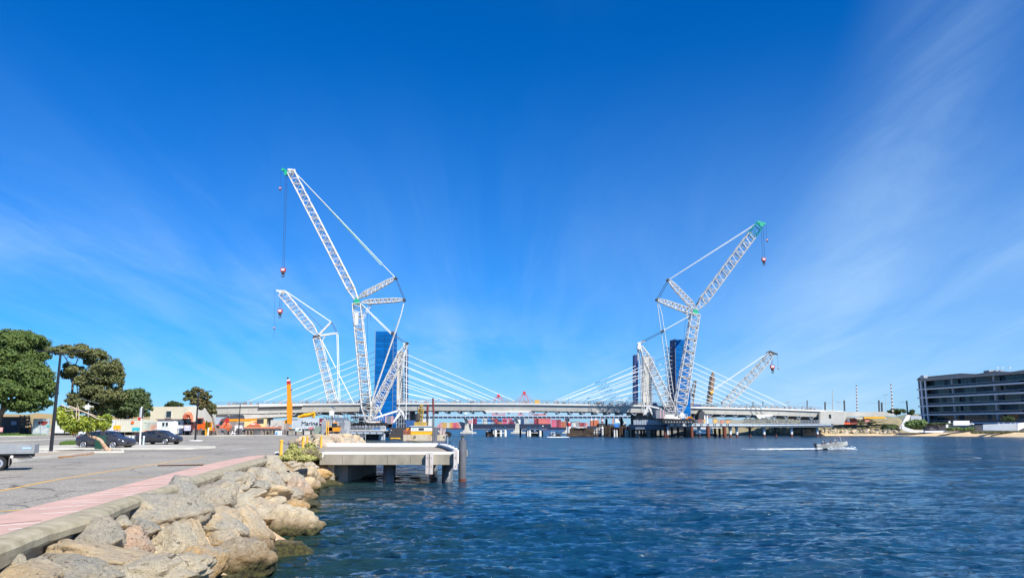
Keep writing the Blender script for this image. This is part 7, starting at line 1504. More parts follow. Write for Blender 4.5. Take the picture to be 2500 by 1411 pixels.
# leaning coastal tree
b = G(265, 1103.5); Yt = b.y; t = thing('leaning_tree', 'small leaning tree with peeling trunk and yellow green foliage', 'tree', tuple(b))
T_ = lambda x, y, dy=0: P(x, y, Yt+dy)
bark2 = mat('peeling_bark', (.54, .42, .29), .85, var=1, vs=6, col2=(.36, .19, .10), bump=.02, bs=9)
mb = MB(); pts = [T_(269, 1105), T_(263.5, 1100), T_(257, 1092), T_(252.5, 1085), T_(247, 1076), T_(243, 1073), T_(235, 1069), T_(226, 1066.5), T_(218, 1063), T_(212, 1055), T_(206, 1046), T_(199, 1037)]
pts[0].z = GZ+.05; mb.path(pts, [.26, .19, .155, .135, .125, .125, .12, .105, .09, .075, .06, .05], 9); mb.path([T_(252, 1087, .02), T_(246, 1078, .02), T_(238, 1070, .02)], [.10, .09, .05], 7); mk('trunk', mb, bark2, t, smooth=True)
br_m = mat('bare_pale_branch', (.56, .45, .34), .8); rt = random.Random(21); mb = MB()
tips = []
for k in range(30):
    x = rt.uniform(142, 268); y = rt.uniform(1002, 1040)+max(0, (205-x))*.05; c = T_(x, y, rt.uniform(-1.2, 1.2)); m1 = T_(199+(x-199)*.35, 1030-rt.uniform(0, 12), rt.uniform(-.4, .4)); mb.path([pts[-1-(k % 3)], m1, m1.lerp(c, .6)+Vector((0, 0, rt.uniform(-.1, .15))), c], [.035, .022, .015, .006], 5); tips.append(c)
mk('branch', mb, barkm, t)
mb = MB()
for pl in (((152, 990), (170, 995), (195, 1001), (215, 1010), (240, 1022), (262, 1023)), ((160, 1003), (190, 1000), (212, 1008), (232, 1020)), ((186, 1020), (187, 1000), (189, 985)), ((192, 1030), (193, 1002), (190, 988)), ((168, 990), (200, 1003), (225, 1012), (238, 1017)), ((175, 1012), (182, 1022), (196, 1032)), ((150, 986), (158, 992), (160, 1002))): mb.path([T_(x, y, -.6) for x, y in pl], [.035]+[.03]*(len(pl)-2)+[.008], 5)
mk('bare_branch', mb, br_m, t)
cl = [(T_(155, 1012), (.62, .7, .55)), (T_(172, 1022), (.62, .8, .5)), (T_(190, 1030), (.6, .8, .48)), (T_(178, 1042), (.62, .8, .38)), (T_(163, 1030), (.55, .7, .45)), (T_(212, 1033), (.55, .8, .45)), (T_(230, 1036), (.52, .7, .40)), (T_(216, 1044), (.4, .6, .22)), (T_(256, 1032), (.38, .6, .52)), (T_(262, 1020), (.28, .4, .3)), (T_(150, 1000), (.35, .5, .3)), (T_(240, 1026), (.4, .6, .3))]
V, Fq = leaves(cl, 9500, .135, 31, long=2.6, droop=.7)
npmesh('crown', V, Fq, mat('yellow_green_leaves', (.34, .38, .03), .55, var=1, vs=2.2, col2=(.10, .16, .02), spec=.4), parent=t, org=tuple(b))
# shrub at the jetty root
shm = mat('variegated_shrub_leaves', (.55, .50, .17), .6, var=1, vs=9, col2=(.16, .19, .04), spec=.3)
sb = G(735, 1118); Yb = 48.5; t = thing('shrub', 'yellow green succulent shrub growing over the boulders at the jetty corner', 'shrub', tuple(P(735, 1122, Yb)))
cl = [(P(x, y, Yb+dy), (rx*Yb/F, rx*Yb/F, ry*Yb/F)) for x, y, rx, ry, dy in ((700, 1117, 20, 8, -1), (712, 1106, 18, 11, 0), (715, 1090, 11, 8, .5), (733, 1108, 22, 13, 0), (757, 1103, 20, 14, .5), (758, 1088, 14, 8, 1), (772, 1112, 14, 10, 0), (745, 1118, 26, 9, -.8), (724, 1100, 14, 9, .4), (689, 1120, 10, 5, -1))]
V, Fq = leaves(cl, 12500, .075, 41, long=1.9); npmesh('foliage', V, Fq, shm, parent=t, org=ORG[t.name])
mb = MB(); rt = random.Random(3)
for i in range(70):
    a = P(rt.uniform(745, 785), rt.uniform(1104, 1118), Yb-.4); mb.path([a, a+Vector((rt.uniform(-.35, .35), rt.uniform(-.3, .1), rt.uniform(.15, .5)))], [.012, .006], 4)
for i in range(40): a = P(rt.uniform(695, 775), 1120, Yb); mb.path([a, P(rt.uniform(690, 775), rt.uniform(1092, 1112), Yb)], [.02, .008], 4)
mk('twigs', mb, mat('grey_twig', (.36, .28, .20), .85), t)

# ------------------------------------------------------------------ construction yard behind the car park
def contA(label, px0, px1, y0, y1, Y, m_, d=2.5, ribs=True, name='shipping_container', cat='container', txt=None, grp=None):
    p, q_ = P(px0, y1, Y), P(px1, y0, Y); z0 = max(p.z, GZ); t = thing(name, label, cat, ((p.x+q_.x)/2, Y, z0), grp)
    mb = MB(); mb.b2((p.x, Y, z0), (q_.x, Y+d, q_.z)); mk('body', mb, m_, t)
    if ribs:
        mb = MB(); n = int((q_.x-p.x)/.42)
        for i in range(n): x = p.x+.2+(q_.x-p.x-.4)*i/max(1, n-1); mb.b2((x-.09, Y-.05, z0+.15), (x+.09, Y-.001, q_.z-.15))
        mk('corrugation', mb, m_, t)
        mb = MB()
        for x in (p.x, q_.x-.14): mb.b2((x, Y-.07, z0), (x+.14, Y+.0, q_.z))
        for z in (z0, q_.z-.14): mb.b2((p.x+.14, Y-.07, z), (q_.x-.14, Y, z+.14))
        mk('corner_frame', mb, m_, t)
    return t, p, q_
dbl = mat('dark_blue_grey_container', (.030, .05, .075), .55, var=.6, vs=.5, col2=(.05, .07, .09))
t, p, q_ = contA('dark blue grey container behind the verge at the left edge', -20, 48, 1017, 1056, 172, dbl)
mb = MB(); a, c = P(27, 1037, 171.9), P(41, 1028, 171.9); mb.b2((a.x, 171.87, a.z), (c.x, 171.92, c.z)); mk('notice_plate', mb, mat('pale_blue_notice', (.22, .36, .58), .6), t)
t = thing('site_scaffold', 'open timber and scaffold rack right of the dark container', 'scaffold', tuple(P(60, 1056, 171)))
mb = MB()
for px in (49, 60, 71): a = P(px, 1056, 171); mb.bar((a.x, 171, GZ), P(px, 1013, 171), .14); mb.bar((a.x, 172.5, GZ), P(px, 1013, 172.5), .12)
for y in (1016, 1024, 1031, 1038, 1044): mb.bar(P(49, y, 171), P(71, y, 171), .16)
mk('frame', mb, dark, t); mb = MB()
for y in (1020, 1028, 1035): a, c = P(50, y+2.2, 171.5), P(70, y-2.5, 171.5); mb.b2((a.x, 171.5, a.z), (c.x, 172.2, c.z))
mk('plank_stack', mb, timber, t)
mb = MB(); a, c = P(50, 1055, 171.2), P(70, 1044, 171.2); mb.b2((a.x, 171.2, GZ), (c.x, 172.8, c.z)); mk('skip', mb, black, t)
contA('small pale orange bin between the rack and the banner fence', 70, 78, 1042, 1056, 171, orange, 2, False, 'site_bin', 'bin')
# banner fence
t = thing('banner_fence', 'long site fence banner printed grey with a dark red car shape', 'fence', tuple(P(100, 1056, 168)))
mb = MB(); a, c = P(78, 1055.5, 168), P(122, 1021.5, 168); mb.b2((a.x, 168, GZ+.05), (c.x, 168.12, c.z)); bn = mk('banner', mb, mat('printed_banner', (.62, .66, .62), .7, var=1, vs=.55, col2=(.22, .28, .34), det=3), t)
mb = MB(); c = P(104, 1031.5, 167.9); mb.lathe((c.x, 167.97, c.z), [(.05, -.02), (.05, .0)], 6, 'Y'); vs = [(c.x+1.05*math.cos(u), 167.95, c.z+.42*math.sin(u)+(.12*math.cos(2*u))) for u in np.linspace(0, 6.28, 17)[:-1]]; mb.prismv(vs, (0, .04, 0)); mk('printed_shape', mb, mat('print_dark_red', (.22, .03, .02), .6), bn)
mb = MB(); a, c = P(114, 1042, 167.9), P(123, 1037, 167.9); mb.b2((a.x, 167.93, a.z), (c.x, 167.98, c.z)); mk('green_print', mb, mat('print_green', (.05, .42, .32), .6), bn)
for px in (78, 100, 122): mb = MB(); a = P(px, 1056, 167.9); mb.bar((a.x, 167.9, GZ), P(px, 1020, 167.9), .08); mk('fence_post', mb, lgrey, t)
contA('white site container with faint print right of the nearest lamp post', 133, 168, 1021, 1057, 170, mat('white_container', (.66, .68, .67), .6, var=.5, vs=.5, col2=(.5, .52, .5)), 6)
contA('cream double container with small orange mark behind the parked cars', 282, 346, 1023, 1054, 172, mat('cream_container', (.60, .58, .47), .6, var=.5, vs=.4, col2=(.50, .47, .36)), 6)
t, p, q_ = contA('white container end between the foliage and the cream container', 262, 277, 1024, 1056, 171, MAT['white_container'], 6)
contA('lower grey green container part right of the sign post', 347, 362, 1030, 1055, 173, mat('grey_green_container', (.42, .46, .40), .6), 5)
mb = MB(); c = P(323, 1031, 171.8); mb.lathe((c.x, 171.85, c.z), [(.35, 0), (.35, .05)], 14, 'Y'); mk('orange_mark', mb, orange, label='round orange mark on the cream container', cat='logo')
mb = MB(); mb.b2((Xat(706, 182), 182, GZ), (Xat(790, 182), 184, P(0, 1046.6, 182).z)); mk('hoarding', mb, mat('dark_green_hoarding', (.10, .13, .11), .8), label='dark grey green base wall under the lettered container', cat='hoarding')
for lab, a, b_, y0, y1, Y, m_, nm, cat in (('wide yellow site sign behind the white car', 276, 295, 1038, 1048, 150, yellow, 'site_sign', 'sign'), ('turquoise plant box before the cream container', 322, 338, 1043, 1052, 160, mat('turquoise', (.05, .42, .46), .6), 'plant_box', 'box'), ('small yellow orange sign behind the traffic cone', 177, 187, 1048, 1058, 140, yelloworange, 'site_sign', 'sign'), ('small white sign with a red ring behind the white car', 280, 290, 1048, 1057, 140, white, 'site_sign', 'sign'),
    ('white sign with red print at the very left edge on the verge', -6, 7, 1043, 1054, 150, mat('print_white_red', (.75, .55, .5), .6, var=1, vs=1.2, col2=(.7, .15, .1)), 'site_sign', 'sign'), ('yellow fabric sign on the fence right of the white post', 510, 517, 1042, 1050, 165, yellow, 'site_sign', 'sign'), ('white banner with violet print on the fence beside the site office', 449, 466, 1038, 1051, 163, mat('violet_print_banner', (.78, .76, .78), .6, var=1, vs=.7, col2=(.30, .28, .45)), 'fence_banner', 'banner'), ('white notice panels on the fence right of the site office', 431, 448, 1038, 1045, 163, edgec, 'fence_banner', 'banner')):
    p, q_ = P(a, y1, Y), P(b_, y0, Y); t = thing(nm, lab, cat, ((p.x+q_.x)/2, Y, GZ)); mb = MB(); mb.b2((p.x, Y, p.z), (q_.x, Y+.08 if cat != 'box' else Y+1.2, q_.z)); mk('panel', mb, m_, t); mb = MB(); mb.b2((p.x+.1, Y+.09, GZ), (p.x+.2, Y+.17, q_.z-.1)); mb.b2((q_.x-.2, Y+.09, GZ), (q_.x-.1, Y+.17, q_.z-.1)); mk('leg', mb, dark, t)
c = P(285, 1052, 139.9); mb = MB(); mb.path([Vector((c.x+.25*math.cos(u), 139.95, c.z+.25*math.sin(u))) for u in np.linspace(0, 6.28, 13)], .06, 4); mk('ring_print', mb, redp, None, label='red ring symbol on the small white sign', cat='symbol')
b = G(160.5, 1060.5); t = thing('traffic_cone', 'orange traffic cone on the road behind the nearest lamp post', 'traffic cone', tuple(b)); mb = MB(); mb.lathe(b, [(.28, .03), (.06, 1.3), (.02, 1.32)], 10); mk('cone', mb, mat('cone_orange', (.75, .07, .04), .5), t); mb = MB(); mb.b2((b.x-.4, b.y-.4, GZ+.004), (b.x+.4, b.y+.4, GZ+.04)); mk('base', mb, mat('cone_orange', (.75, .07, .04), .5), t)
# site office
t = thing('site_office', 'small white site office cabin with a dark red roof line', 'cabin', tuple(P(415, 1058, 168))); Y = 168
wp_ = mat('white_cladding', (.72, .74, .70), .6, var=.3, vs=.4)
p, q_, r_ = P(382, 1057, Y), P(425, 1024.5, Y), P(446, 1024.5, Y+2)
mb = MB(); mb.b2((p.x, Y, GZ+.3), (q_.x, Y+3, q_.z)); w_ = mk('front_wall', mb, wp_, t); mb = MB(); mb.prism([(q_.x+.01, Y+.0), (r_.x, Y+1.6), (r_.x, Y+4), (q_.x+.01, Y+3)], GZ+.3, q_.z); mk('side_wall', mb, wp_, t)
mb = MB(); mb.prism([(p.x-.25, Y-.25), (q_.x+.1, Y-.25), (r_.x+.3, Y+1.4), (r_.x+.3, Y+4.2), (p.x-.25, Y+3.3)], q_.z, q_.z+.14); mk('roof', mb, mat('dark_maroon_roof', (.10, .02, .025), .6), t)
for px in (396, 404.5): mb = MB(); a, c = P(px, 1040, Y), P(px+6, 1031, Y); mb.b2((a.x, Y-.05, a.z), (c.x, Y-.02, c.z)); wn = mk('window', mb, glass, t); mb = MB(); mb.b2((a.x-.06, Y-.08, a.z-.1), (c.x+.06, Y-.03, a.z)); mb.b2((a.x-.06, Y-.08, c.z), (c.x+.06, Y-.03, c.z+.08)); mk('frame', mb, edgec, wn)
mb = MB(); a, c = P(437, 1036, Y+1), P(441, 1030, Y+1); mb.b2((a.x, Y+.85, a.z), (c.x, Y+.9, c.z)); mk('side_window', mb, glass, t)
for px in (384, 400, 416, 430, 444): a = P(px, 1058, Y+.4); mb = MB(); mb.b2((a.x-.15, Y+.5, GZ-.02), (a.x+.15, Y+1, GZ+.3)); mk('jack', mb, dark, t)
mb = MB(); a, c = P(376, 1049, 166), P(410, 1045, 166)
for i in range(5): mb.b2((P(378+8*i, 0, 166).x, 166, GZ), (P(378+8*i, 0, 166).x+.1, 166.1, GZ+1.5))
for z in (.2, .8, 1.4): mb.b2((P(376, 0, 166).x, 166.0, GZ+z), (P(412, 0, 166).x, 166.08, GZ+z+.08))
mk('site_barrier', mb, edgec, label='white rail barrier in front of the site office steps', cat='barrier')
mb = MB(); a, c = P(350, 1050, 162), P(382, 1040, 162); mb.b2((a.x, 162, GZ), (c.x, 162.5, GZ+1.1)); mk('site_barrier', mb, mat('orange_white_barrier', (.72, .62, .55), .7, var=1, vs=1.5, col2=(.65, .2, .1)), label='orange and white water filled barriers left of the site office', cat='barrier')
# tracked excavators
def excavator(label, px, Y, m_, s=1.0, pts=None, flip=1, boomw=.55):
    b = P(px, 0, Y); t = thing('excavator', label, 'excavator', (b.x, Y, GZ)); x0 = b.x
    for dy in (-1.1, 1.1):
        mb = MB(); poly = [(x0+1.9*s*math.cos(u)*1.0+(.0), GZ+.45*s+.45*s*math.sin(u)) for u in np.linspace(0, 6.28, 17)[:-1]]; mb.prismv([(x, Y+dy*s-.3, z) for x, z in poly], (0, .6, 0)); mk('track', mb, rubber, t)
    mb = MB(); mb.b2((x0-1.7*s, Y-1.2*s, GZ+1.0*s), (x0+1.5*s, Y+1.2*s, GZ+2.1*s)); mb.prismv([(x0-1.9*s, Y-1.2*s, GZ+1.1*s), (x0-1.7*s, Y-1.2*s, GZ+2.2*s), (x0-.4*s, Y-1.2*s, GZ+2.3*s), (x0-.4*s, Y-1.2*s, GZ+1.1*s)], (0, 2.4*s, 0)) if flip > 0 else mb.b2((x0+1.5*s, Y-1.1*s, GZ+1.1*s), (x0+1.9*s, Y+1.1*s, GZ+2.0*s)); mk('house', mb, m_, t)
    mb = MB(); mb.b2((x0+.2*s*flip-.5*s, Y-1.25*s, GZ+2.1*s), (x0+.2*s*flip+.6*s, Y-.2*s, GZ+3.1*s)); cb = mk('cab', mb, glass, t)
    mb = MB(); mb.b2((x0+.2*s*flip-.55*s, Y-1.3*s, GZ+3.1*s), (x0+.2*s*flip+.65*s, Y-.15*s, GZ+3.2*s)); mk('cab_roof', mb, m_, cb)
    if pts:
        Q = [P(x, y, Y) for x, y in pts]; mb = MB(); mb.path(Q[:-1], [boomw*.5, boomw*.55, boomw*.45][:len(Q)-1] if len(Q) <= 4 else boomw*.45, 4); mk('boom', mb, m_, t)
        mb = MB(); mb.path(Q[-2:], [boomw*.4, boomw*.25], 4); mb.bar(Q[-3]+Vector((0, -.2, .4)), Q[-2]+Vector((0, -.2, .2)), .16); mk('stick', mb, m_, t)
        e = Q[-1]; mb = MB(); mb.prismv([(e.x-.6, Y-.6, e.z-.5), (e.x+.4, Y-.6, e.z-.7), (e.x+.6, Y-.6, e.z+.2), (e.x-.2, Y-.6, e.z+.3)], (0, 1.2, 0)); mk('bucket', mb, dark, t)
    return t
excavator('faded orange excavator with a tall folded arm beside the site office', 458, 172, salmon, 1.1, [(456, 1034), (450, 1020), (458, 1011), (466, 1013), (468, 1032)], boomw=1.3)
excavator('orange excavator half hidden behind the middle lamp post', 487, 176, orange, 1.15, [(490, 1040), (498, 1031), (478, 1030), (470, 1044)], boomw=1.0)
excavator('orange yellow excavator right of the bent tree trunk', 545, 180, orange, 1.0, [(540, 1040), (552, 1032), (560, 1040), (556, 1048)], boomw=.8)
excavator('bright yellow excavator arm rising behind the grey lettered container', 745, 186, yellow, 1.1, [(735, 1036), (728, 1020), (742, 1014), (760, 1012), (768, 1008), (764, 1022)], boomw=1.0)
excavator('small orange digger by the tall thin yellow poles', 817, 168, yelloworange, .8, [(813, 1046), (816, 1036), (822, 1033), (823, 1042)], boomw=.6)
excavator('orange digger arm on the right jetty before the blue tower foot', 1680, 283, yelloworange, .45, [(1672, 1029), (1677, 1020), (1688, 1018), (1690, 1028)], boomw=.7)
bpy.data.objects['excavator.005'].location.z = JZ
for ch in bpy.data.objects['excavator.005'].children:
    if ch.name.startswith(('boom', 'stick', 'bucket')): ch.location.z -= JZ-GZ
# yellow trestles, pump and odd plant along the yard
for lab, a, b_, y0, y1, Y, m_, nm, cat in (('upright yellow hydraulic leg frame left of the bent tree trunk', 500, 512, 1030, 1052, 168, yelloworange, 'hydraulic_frame', 'machine'), ('large cream and yellow panel with orange print behind the site fence', 596, 647, 1022, 1043, 175, mat('cream_yellow_panel', (.75, .62, .28), .7), 'hoarding', 'panel'),
    ('pale concrete blocks behind the long steel beams', 660, 690, 1025, 1042, 188, conc, 'concrete_block', 'block'), ('white tank on the yard between fence and farthest lamp post', 573, 590, 1038, 1044, 170, white, 'tank', 'tank'), ('dark gabled roof of a shed behind the yellow boom lift', 537, 580, 1014, 1024, 205, mat('charcoal_roof', (.045, .05, .055), .7), 'site_shed', 'shed'), ('grey shed wall behind the boom lift', 524, 548, 1018, 1036, 206, lgrey, 'site_shed', 'shed'),
    ('black and white stacked crates at the foot of the boom lift', 548, 596, 1030, 1042, 184, mat('crate_mix', (.06, .06, .07), .8, var=1, vs=.7, col2=(.4, .38, .4)), 'crate_stack', 'crates'), ('grey green hoarding wall right of the lettered container', 768, 812, 1040, 1061, 172, mat('green_grey_hoarding', (.22, .28, .22), .8), 'hoarding', 'hoarding'), ('dark blue grey shed wall left of the work platform', 800, 848, 1019, 1040, 215, mat('slate_wall', (.15, .19, .24), .7), 'site_shed', 'shed')):
    p, q_ = P(a, y1, Y), P(b_, y0, Y); z0 = GZ if y1 > 1036 else p.z; t = thing(nm, lab, cat, ((p.x+q_.x)/2, Y, z0)); mb = MB()
    if 'gabled' in lab: mb.prismv([(p.x, Y, p.z), (q_.x, Y, p.z), (q_.x-1.5, Y+2, q_.z+.3), (p.x+3.5, Y+2, q_.z)], (0, 6, 0)); mk('roof', mb, m_, t); mb = MB(); mb.b2((p.x+.5, Y+.5, GZ), (q_.x-.3, Y+7, p.z-.01)); mk('wall', mb, cream, t); continue
    mb.b2((p.x, Y, z0), (q_.x, Y+1.6, q_.z)); mk('body', mb, m_, t)
    if cat == 'panel': mb = MB(); a_, c_ = P(602, 1040, Y-.1), P(638, 1030, Y-.1); mb.prismv([(a_.x, Y-.1, a_.z), (c_.x, Y-.1, a_.z), (c_.x-1, Y-.1, c_.z+.2), (a_.x+1.5, Y-.1, c_.z)], (0, .08, 0)); mk('orange_print', mb, salmon, t); mb = MB(); a_, c_ = P(613, 1036, Y-.2), P(622, 1033, Y-.2); mb.b2((a_.x, Y-.14, a_.z), (c_.x, Y-.11, c_.z)); mk('white_print', mb, white, t)
    if nm == 'hydraulic_frame': mb = MB(); mb.b2((p.x+.2, Y-.3, z0), (p.x+.4, Y-.02, q_.z+.3)); mb.b2((q_.x-.4, Y-.3, z0), (q_.x-.2, Y-.02, q_.z)); mk('leg', mb, yellow, t)
t = thing('boom_lift', 'yellow and red articulated boom lift lying low across the yard', 'boom lift', tuple(P(548, 1045, 170)))
Y = 170
for a, b_, w, m_, n in (((543, 1042), (555, 1026), .55, salmon, 'lower_boom'), ((553, 1025), (632, 1024), .42, yelloworange, 'main_boom'), ((556, 1027.5), (612, 1026.5), .3, yellow, 'telescopic_boom')): mb = MB(); mb.bar(P(*a, Y), P(*b_, Y), w); mk(n, mb, m_, t)
mb = MB(); mb.lathe(P(554, 1026, Y-.3), [(.5, 0), (.5, .7)], 10, 'Y'); mk('joint', mb, redp, t); mb = MB(); c = P(538, 1046, Y); mb.b2((c.x-1.2, Y-1, GZ+.6), (c.x+1.6, Y+1, GZ+1.5)); mk('chassis', mb, orange, t)
for dx in (-.9, 1.3): mb = MB(); mb.lathe((c.x+dx, Y-1.3, GZ+.45), [(.2, 0), (.45, .02), (.45, .3), (.2, .32)], 14, 'Y'); mk('wheel', mb, rubber, t)
mb = MB(); c = P(634, 1026, Y); mb.b2((c.x-.4, Y-.6, c.z-.7), (c.x+.7, Y+.6, c.z+.3)); mk('basket', mb, dark, t)
# steel beams stacked, fence, barriers
t = thing('beam_stack', 'long steel beams with timber bearers stacked behind the black bollards', 'beams', tuple(P(640, 1055, 167)))
for i, (y, a, b_, m_) in enumerate(((1043.5, 596, 688, salmon), (1045.8, 598, 686, white), (1049.5, 602, 690, concd), (1052.2, 602, 690, white))): mb = MB(); mb.bar(P(a, y, 167+.2*i), P(b_, y, 167+.2*i), .16 if i % 2 else .26); mk('beam', mb, m_, t)
for px in range(602, 690, 8): mb = MB(); a = P(px, 1050, 167.5); mb.b2((a.x-.15, 167.2, GZ), (a.x+.15, 168.5, P(0, 1043, 167).z)); mk('bearer', mb, timber, t)
t = thing('site_fence', 'temporary wire mesh fence panels along the far kerb of the car park', 'fence', tuple(G(620, 1061.6)))
fy = G(620, 1061.3).y
wire = mat('fence_wire', (.40, .42, .42), .5)
fpx = np.arange(468, 800, 23.0)
for i, px in enumerate(fpx):
    a, c = Xat(px, fy), Xat(px+22.6, fy); mb = MB()
    for x in (a, c): mb.tube((x, fy, GZ+.02), (x, fy, GZ+2.0), .03, 5)
    for z in (.1, 1.05, 2.0): mb.tube((a, fy, GZ+z), (c, fy, GZ+z), .022, 4)
    fr = mk('fence_panel', mb, lgrey, t)
    mb = MB()
    for k in range(1, 9): x = a+(c-a)*k/9; mb.tube((x, fy, GZ+.1), (x, fy, GZ+2), .008, 3)
    for k in range(1, 6): z = GZ+.1+1.9*k/6; mb.tube((a, fy, z), (c, fy, z), .008, 3)
    mk('mesh', mb, wire, fr)
mb = MB(); a, c = Xat(468, fy+1), Xat(795, fy+1); n = 18
t = thing('barrier_wall', 'low mottled concrete barrier blocks behind the black bollards', 'barrier', ((a+c)/2, fy+1.2, GZ))
for i in range(n): mb = MB(); x0, x1 = a+(c-a)*i/n+.03, a+(c-a)*(i+1)/n-.03; mb.prismv([(x0, fy+.9, GZ), (x0, fy+1.0, GZ+.85), (x0, fy+1.25, GZ+.85), (x0, fy+1.35, GZ)], (x1-x0, 0, 0)); mk('barrier_block', mb, concd if i % 3 else conc, t)
# junk band of yard clutter
for seed, a, b_, Y0, Y1, y, h0, h1, n, m_, lab in ((1, 470, 700, 166, 178, 1050, .3, 1.6, 70, mat('yard_clutter', (.25, .22, .20), .8, var=1, vs=.5, col2=(.10, .09, .10)), 'dark mixed building materials stacked in the yard'), (2, 560, 700, 182, 200, 1040, .6, 2.6, 50, mat('yard_clutter_pink', (.45, .35, .30), .8, var=1, vs=.4, col2=(.22, .18, .16)), 'pale and pinkish materials heaped below the bridge'), (3, 790, 850, 168, 200, 1040, .4, 3.4, 46, mat('yard_clutter_grey', (.22, .25, .28), .7, var=1, vs=.5, col2=(.45, .44, .42)), 'grey fittings and frames heaped beside the work platform'), (4, 120, 380, 174, 182, 1050, .6, 2.4, 60, mat('yard_clutter_white', (.5, .47, .42), .7, var=1, vs=.35, col2=(.5, .2, .1)), 'pale and orange yard items behind the containers on the left')):
    rr_ = random.Random(seed); mb = MB()
    for i in range(n): Y = rr_.uniform(Y0, Y1); x = Xat(rr_.uniform(a, b_), Y); w = rr_.uniform(.2, 1.6); h = rr_.uniform(h0, h1); mb.box((x, Y, GZ+h/2), (w, rr_.uniform(.3, 1.2), h), rr_.uniform(-.4, .4))
    for i in range(n//2): Y = rr_.uniform(Y0, Y1); x = Xat(rr_.uniform(a, b_), Y); mb.bar((x, Y, GZ+rr_.uniform(0, h1)), (x+rr_.uniform(-2.5, 2.5), Y, GZ+rr_.uniform(0, h1*1.2)), .1)
    mk('yard_clutter', mb, m_, label=lab, kind='stuff')
# amber telescopic crane
YT = 192; t = thing('mobile_crane', 'amber telescopic crane with its boom standing nearly upright', 'crane', (Xat(693, YT), YT, GZ)); Z = lambda x, y: P(x, y, YT)
for a, b_, w, m_, n in (((707.5, 1036), (706.8, 983), 1.05, yelloworange, 'boom_base'), ((706.6, 983), (705.2, 938), .85, yelloworange, 'boom_extension'), ((705.0, 938), (704.6, 930), .8, redp, 'boom_collar'), ((704.5, 930), (703.5, 926), .6, white, 'boom_tip')): mb = MB(); mb.bar(Z(*a), Z(*b_), w); mk(n, mb, m_, t)
mb = MB(); mb.bar(Z(703, 1010), Z(702, 984), .25); mb.bar(Z(702, 955), Z(701.5, 930), .22); mb.bar(Z(703, 927), Z(702.5, 921), .35); mb.bar(Z(711, 952), Z(713.5, 951), .3); mb.bar(Z(700.5, 982), Z(703, 990), .15); mk('boom_fitting', mb, dark, t)
mb = MB(); c = Z(700, 1036); mb.prismv([Z(688, 1036.5), Z(709, 1036.5), Z(709, 1027), Z(702, 1025), Z(690, 1025), Z(687, 1031)], (0, 3, 0)); mk('superstructure', mb, yelloworange, t)
mb = MB(); mb.b2((Z(678, 0).x, YT-.5, GZ+.8), (Z(716, 0).x, YT+2.6, GZ+1.6)); mk('carrier', mb, yelloworange, t); mb = MB(); mb.b2((Z(678, 0).x, YT+.2, Z(0, 1034).z), (Z(688, 0).x, YT+2, Z(0, 1031).z)); mb.b2((Z(683, 0).x, YT-.2, Z(0, 1038).z), (Z(709, 0).x, YT, Z(0, 1037).z)); mk('counterweight', mb, dark, t)
for px in (681, 689, 697, 705, 713): mb = MB(); mb.lathe((Z(px, 0).x, YT-.8, GZ+.6), [(.25, 0), (.6, .02), (.6, .4), (.25, .42)], 14, 'Y'); mk('wheel', mb, rubber, t)
# lettered container
grc = mat('pale_grey_container', (.56, .62, .64), .5, var=.4, vs=.5, col2=(.46, .52, .55))
t, p, q_ = contA('pale grey blue container lettered Marine standing on the yard', 712.5, 777.5, 1020, 1046.5, 181, grc, 2.5)
for ch in list(t.children):
    if ch.name.startswith('corrugation'): bpy.data.objects.remove(ch)
mb = MB(); n = 26
for i in range(n):
    x = p.x+.3+(q_.x-p.x-.6)*i/(n-1); big_ = i < 11; mb.b2((x-.07, 180.92, p.z+.15), (x+.07, 180.999, q_.z-.15)) if big_ else mb.b2((x-.10, 180.97, p.z+.15), (x+.10, 180.999, q_.z-.15))
mk('corrugation', mb, grc, t)
c = P(756, 1033.5, 180.8); text('Marine', 1.38, (c.x, 180.88, c.z), (R(90), 0, 0), black, t, ext=.02)
c = P(719, 1023.5, 180.8); text('E.ACU', .5, (c.x, 180.88, c.z), (R(90), 0, 0), black, t, 'serial_number')
t, p, q_ = contA('small white fence sign hung before the lettered container', 721.5, 737, 1044.5, 1053, 164, white, .1, False, 'fence_sign', 'sign'); mb = MB(); c = P(733, 1048, 163.9); mb.b2((c.x-.3, 163.93, c.z-.1), (c.x+.2, 163.97, c.z+.15)); mk('sign_symbol', mb, dark, t); mb = MB(); a_ = P(723, 1050.5, 164); mb.b2((a_.x, 163.94, a_.z-.06), (a_.x+.7, 163.97, a_.z+.06)); mk('sign_print', mb, green, t)
mb = MB(); a_ = P(759, 1045, 176); mb.prismv([P(752, 1043, 176), P(766, 1042, 176), P(763, 1047, 176), P(755, 1048, 176)], (0, .5, 0)); mk('red_sheet', mb, mat('faded_red', (.62, .16, .18), .7), label='faded red sheet hanging under the lettered container', cat='sheet')
t = thing('gate_frame', 'red and black frame with a white rim right of the lettered container', 'frame', tuple(P(786, 1045, 178))); mb = MB(); a_, c_ = P(779, 1040, 178), P(793, 1021, 178); mb.b2((a_.x, 178, GZ+1), (c_.x, 178.4, c_.z)); mk('panel', mb, mat('red_black_mix', (.35, .02, .05), .6, var=1, vs=1.1, col2=(.03, .02, .04)), t); mb = MB(); mb.bar(P(794, 1046, 177.8), P(793.5, 1021, 177.8), .25); mb.path([P(781, 1032, 177.7), P(788, 1034, 177.7), P(791, 1042, 177.7)], .12, 5); mk('white_rim', mb, edgec, t)
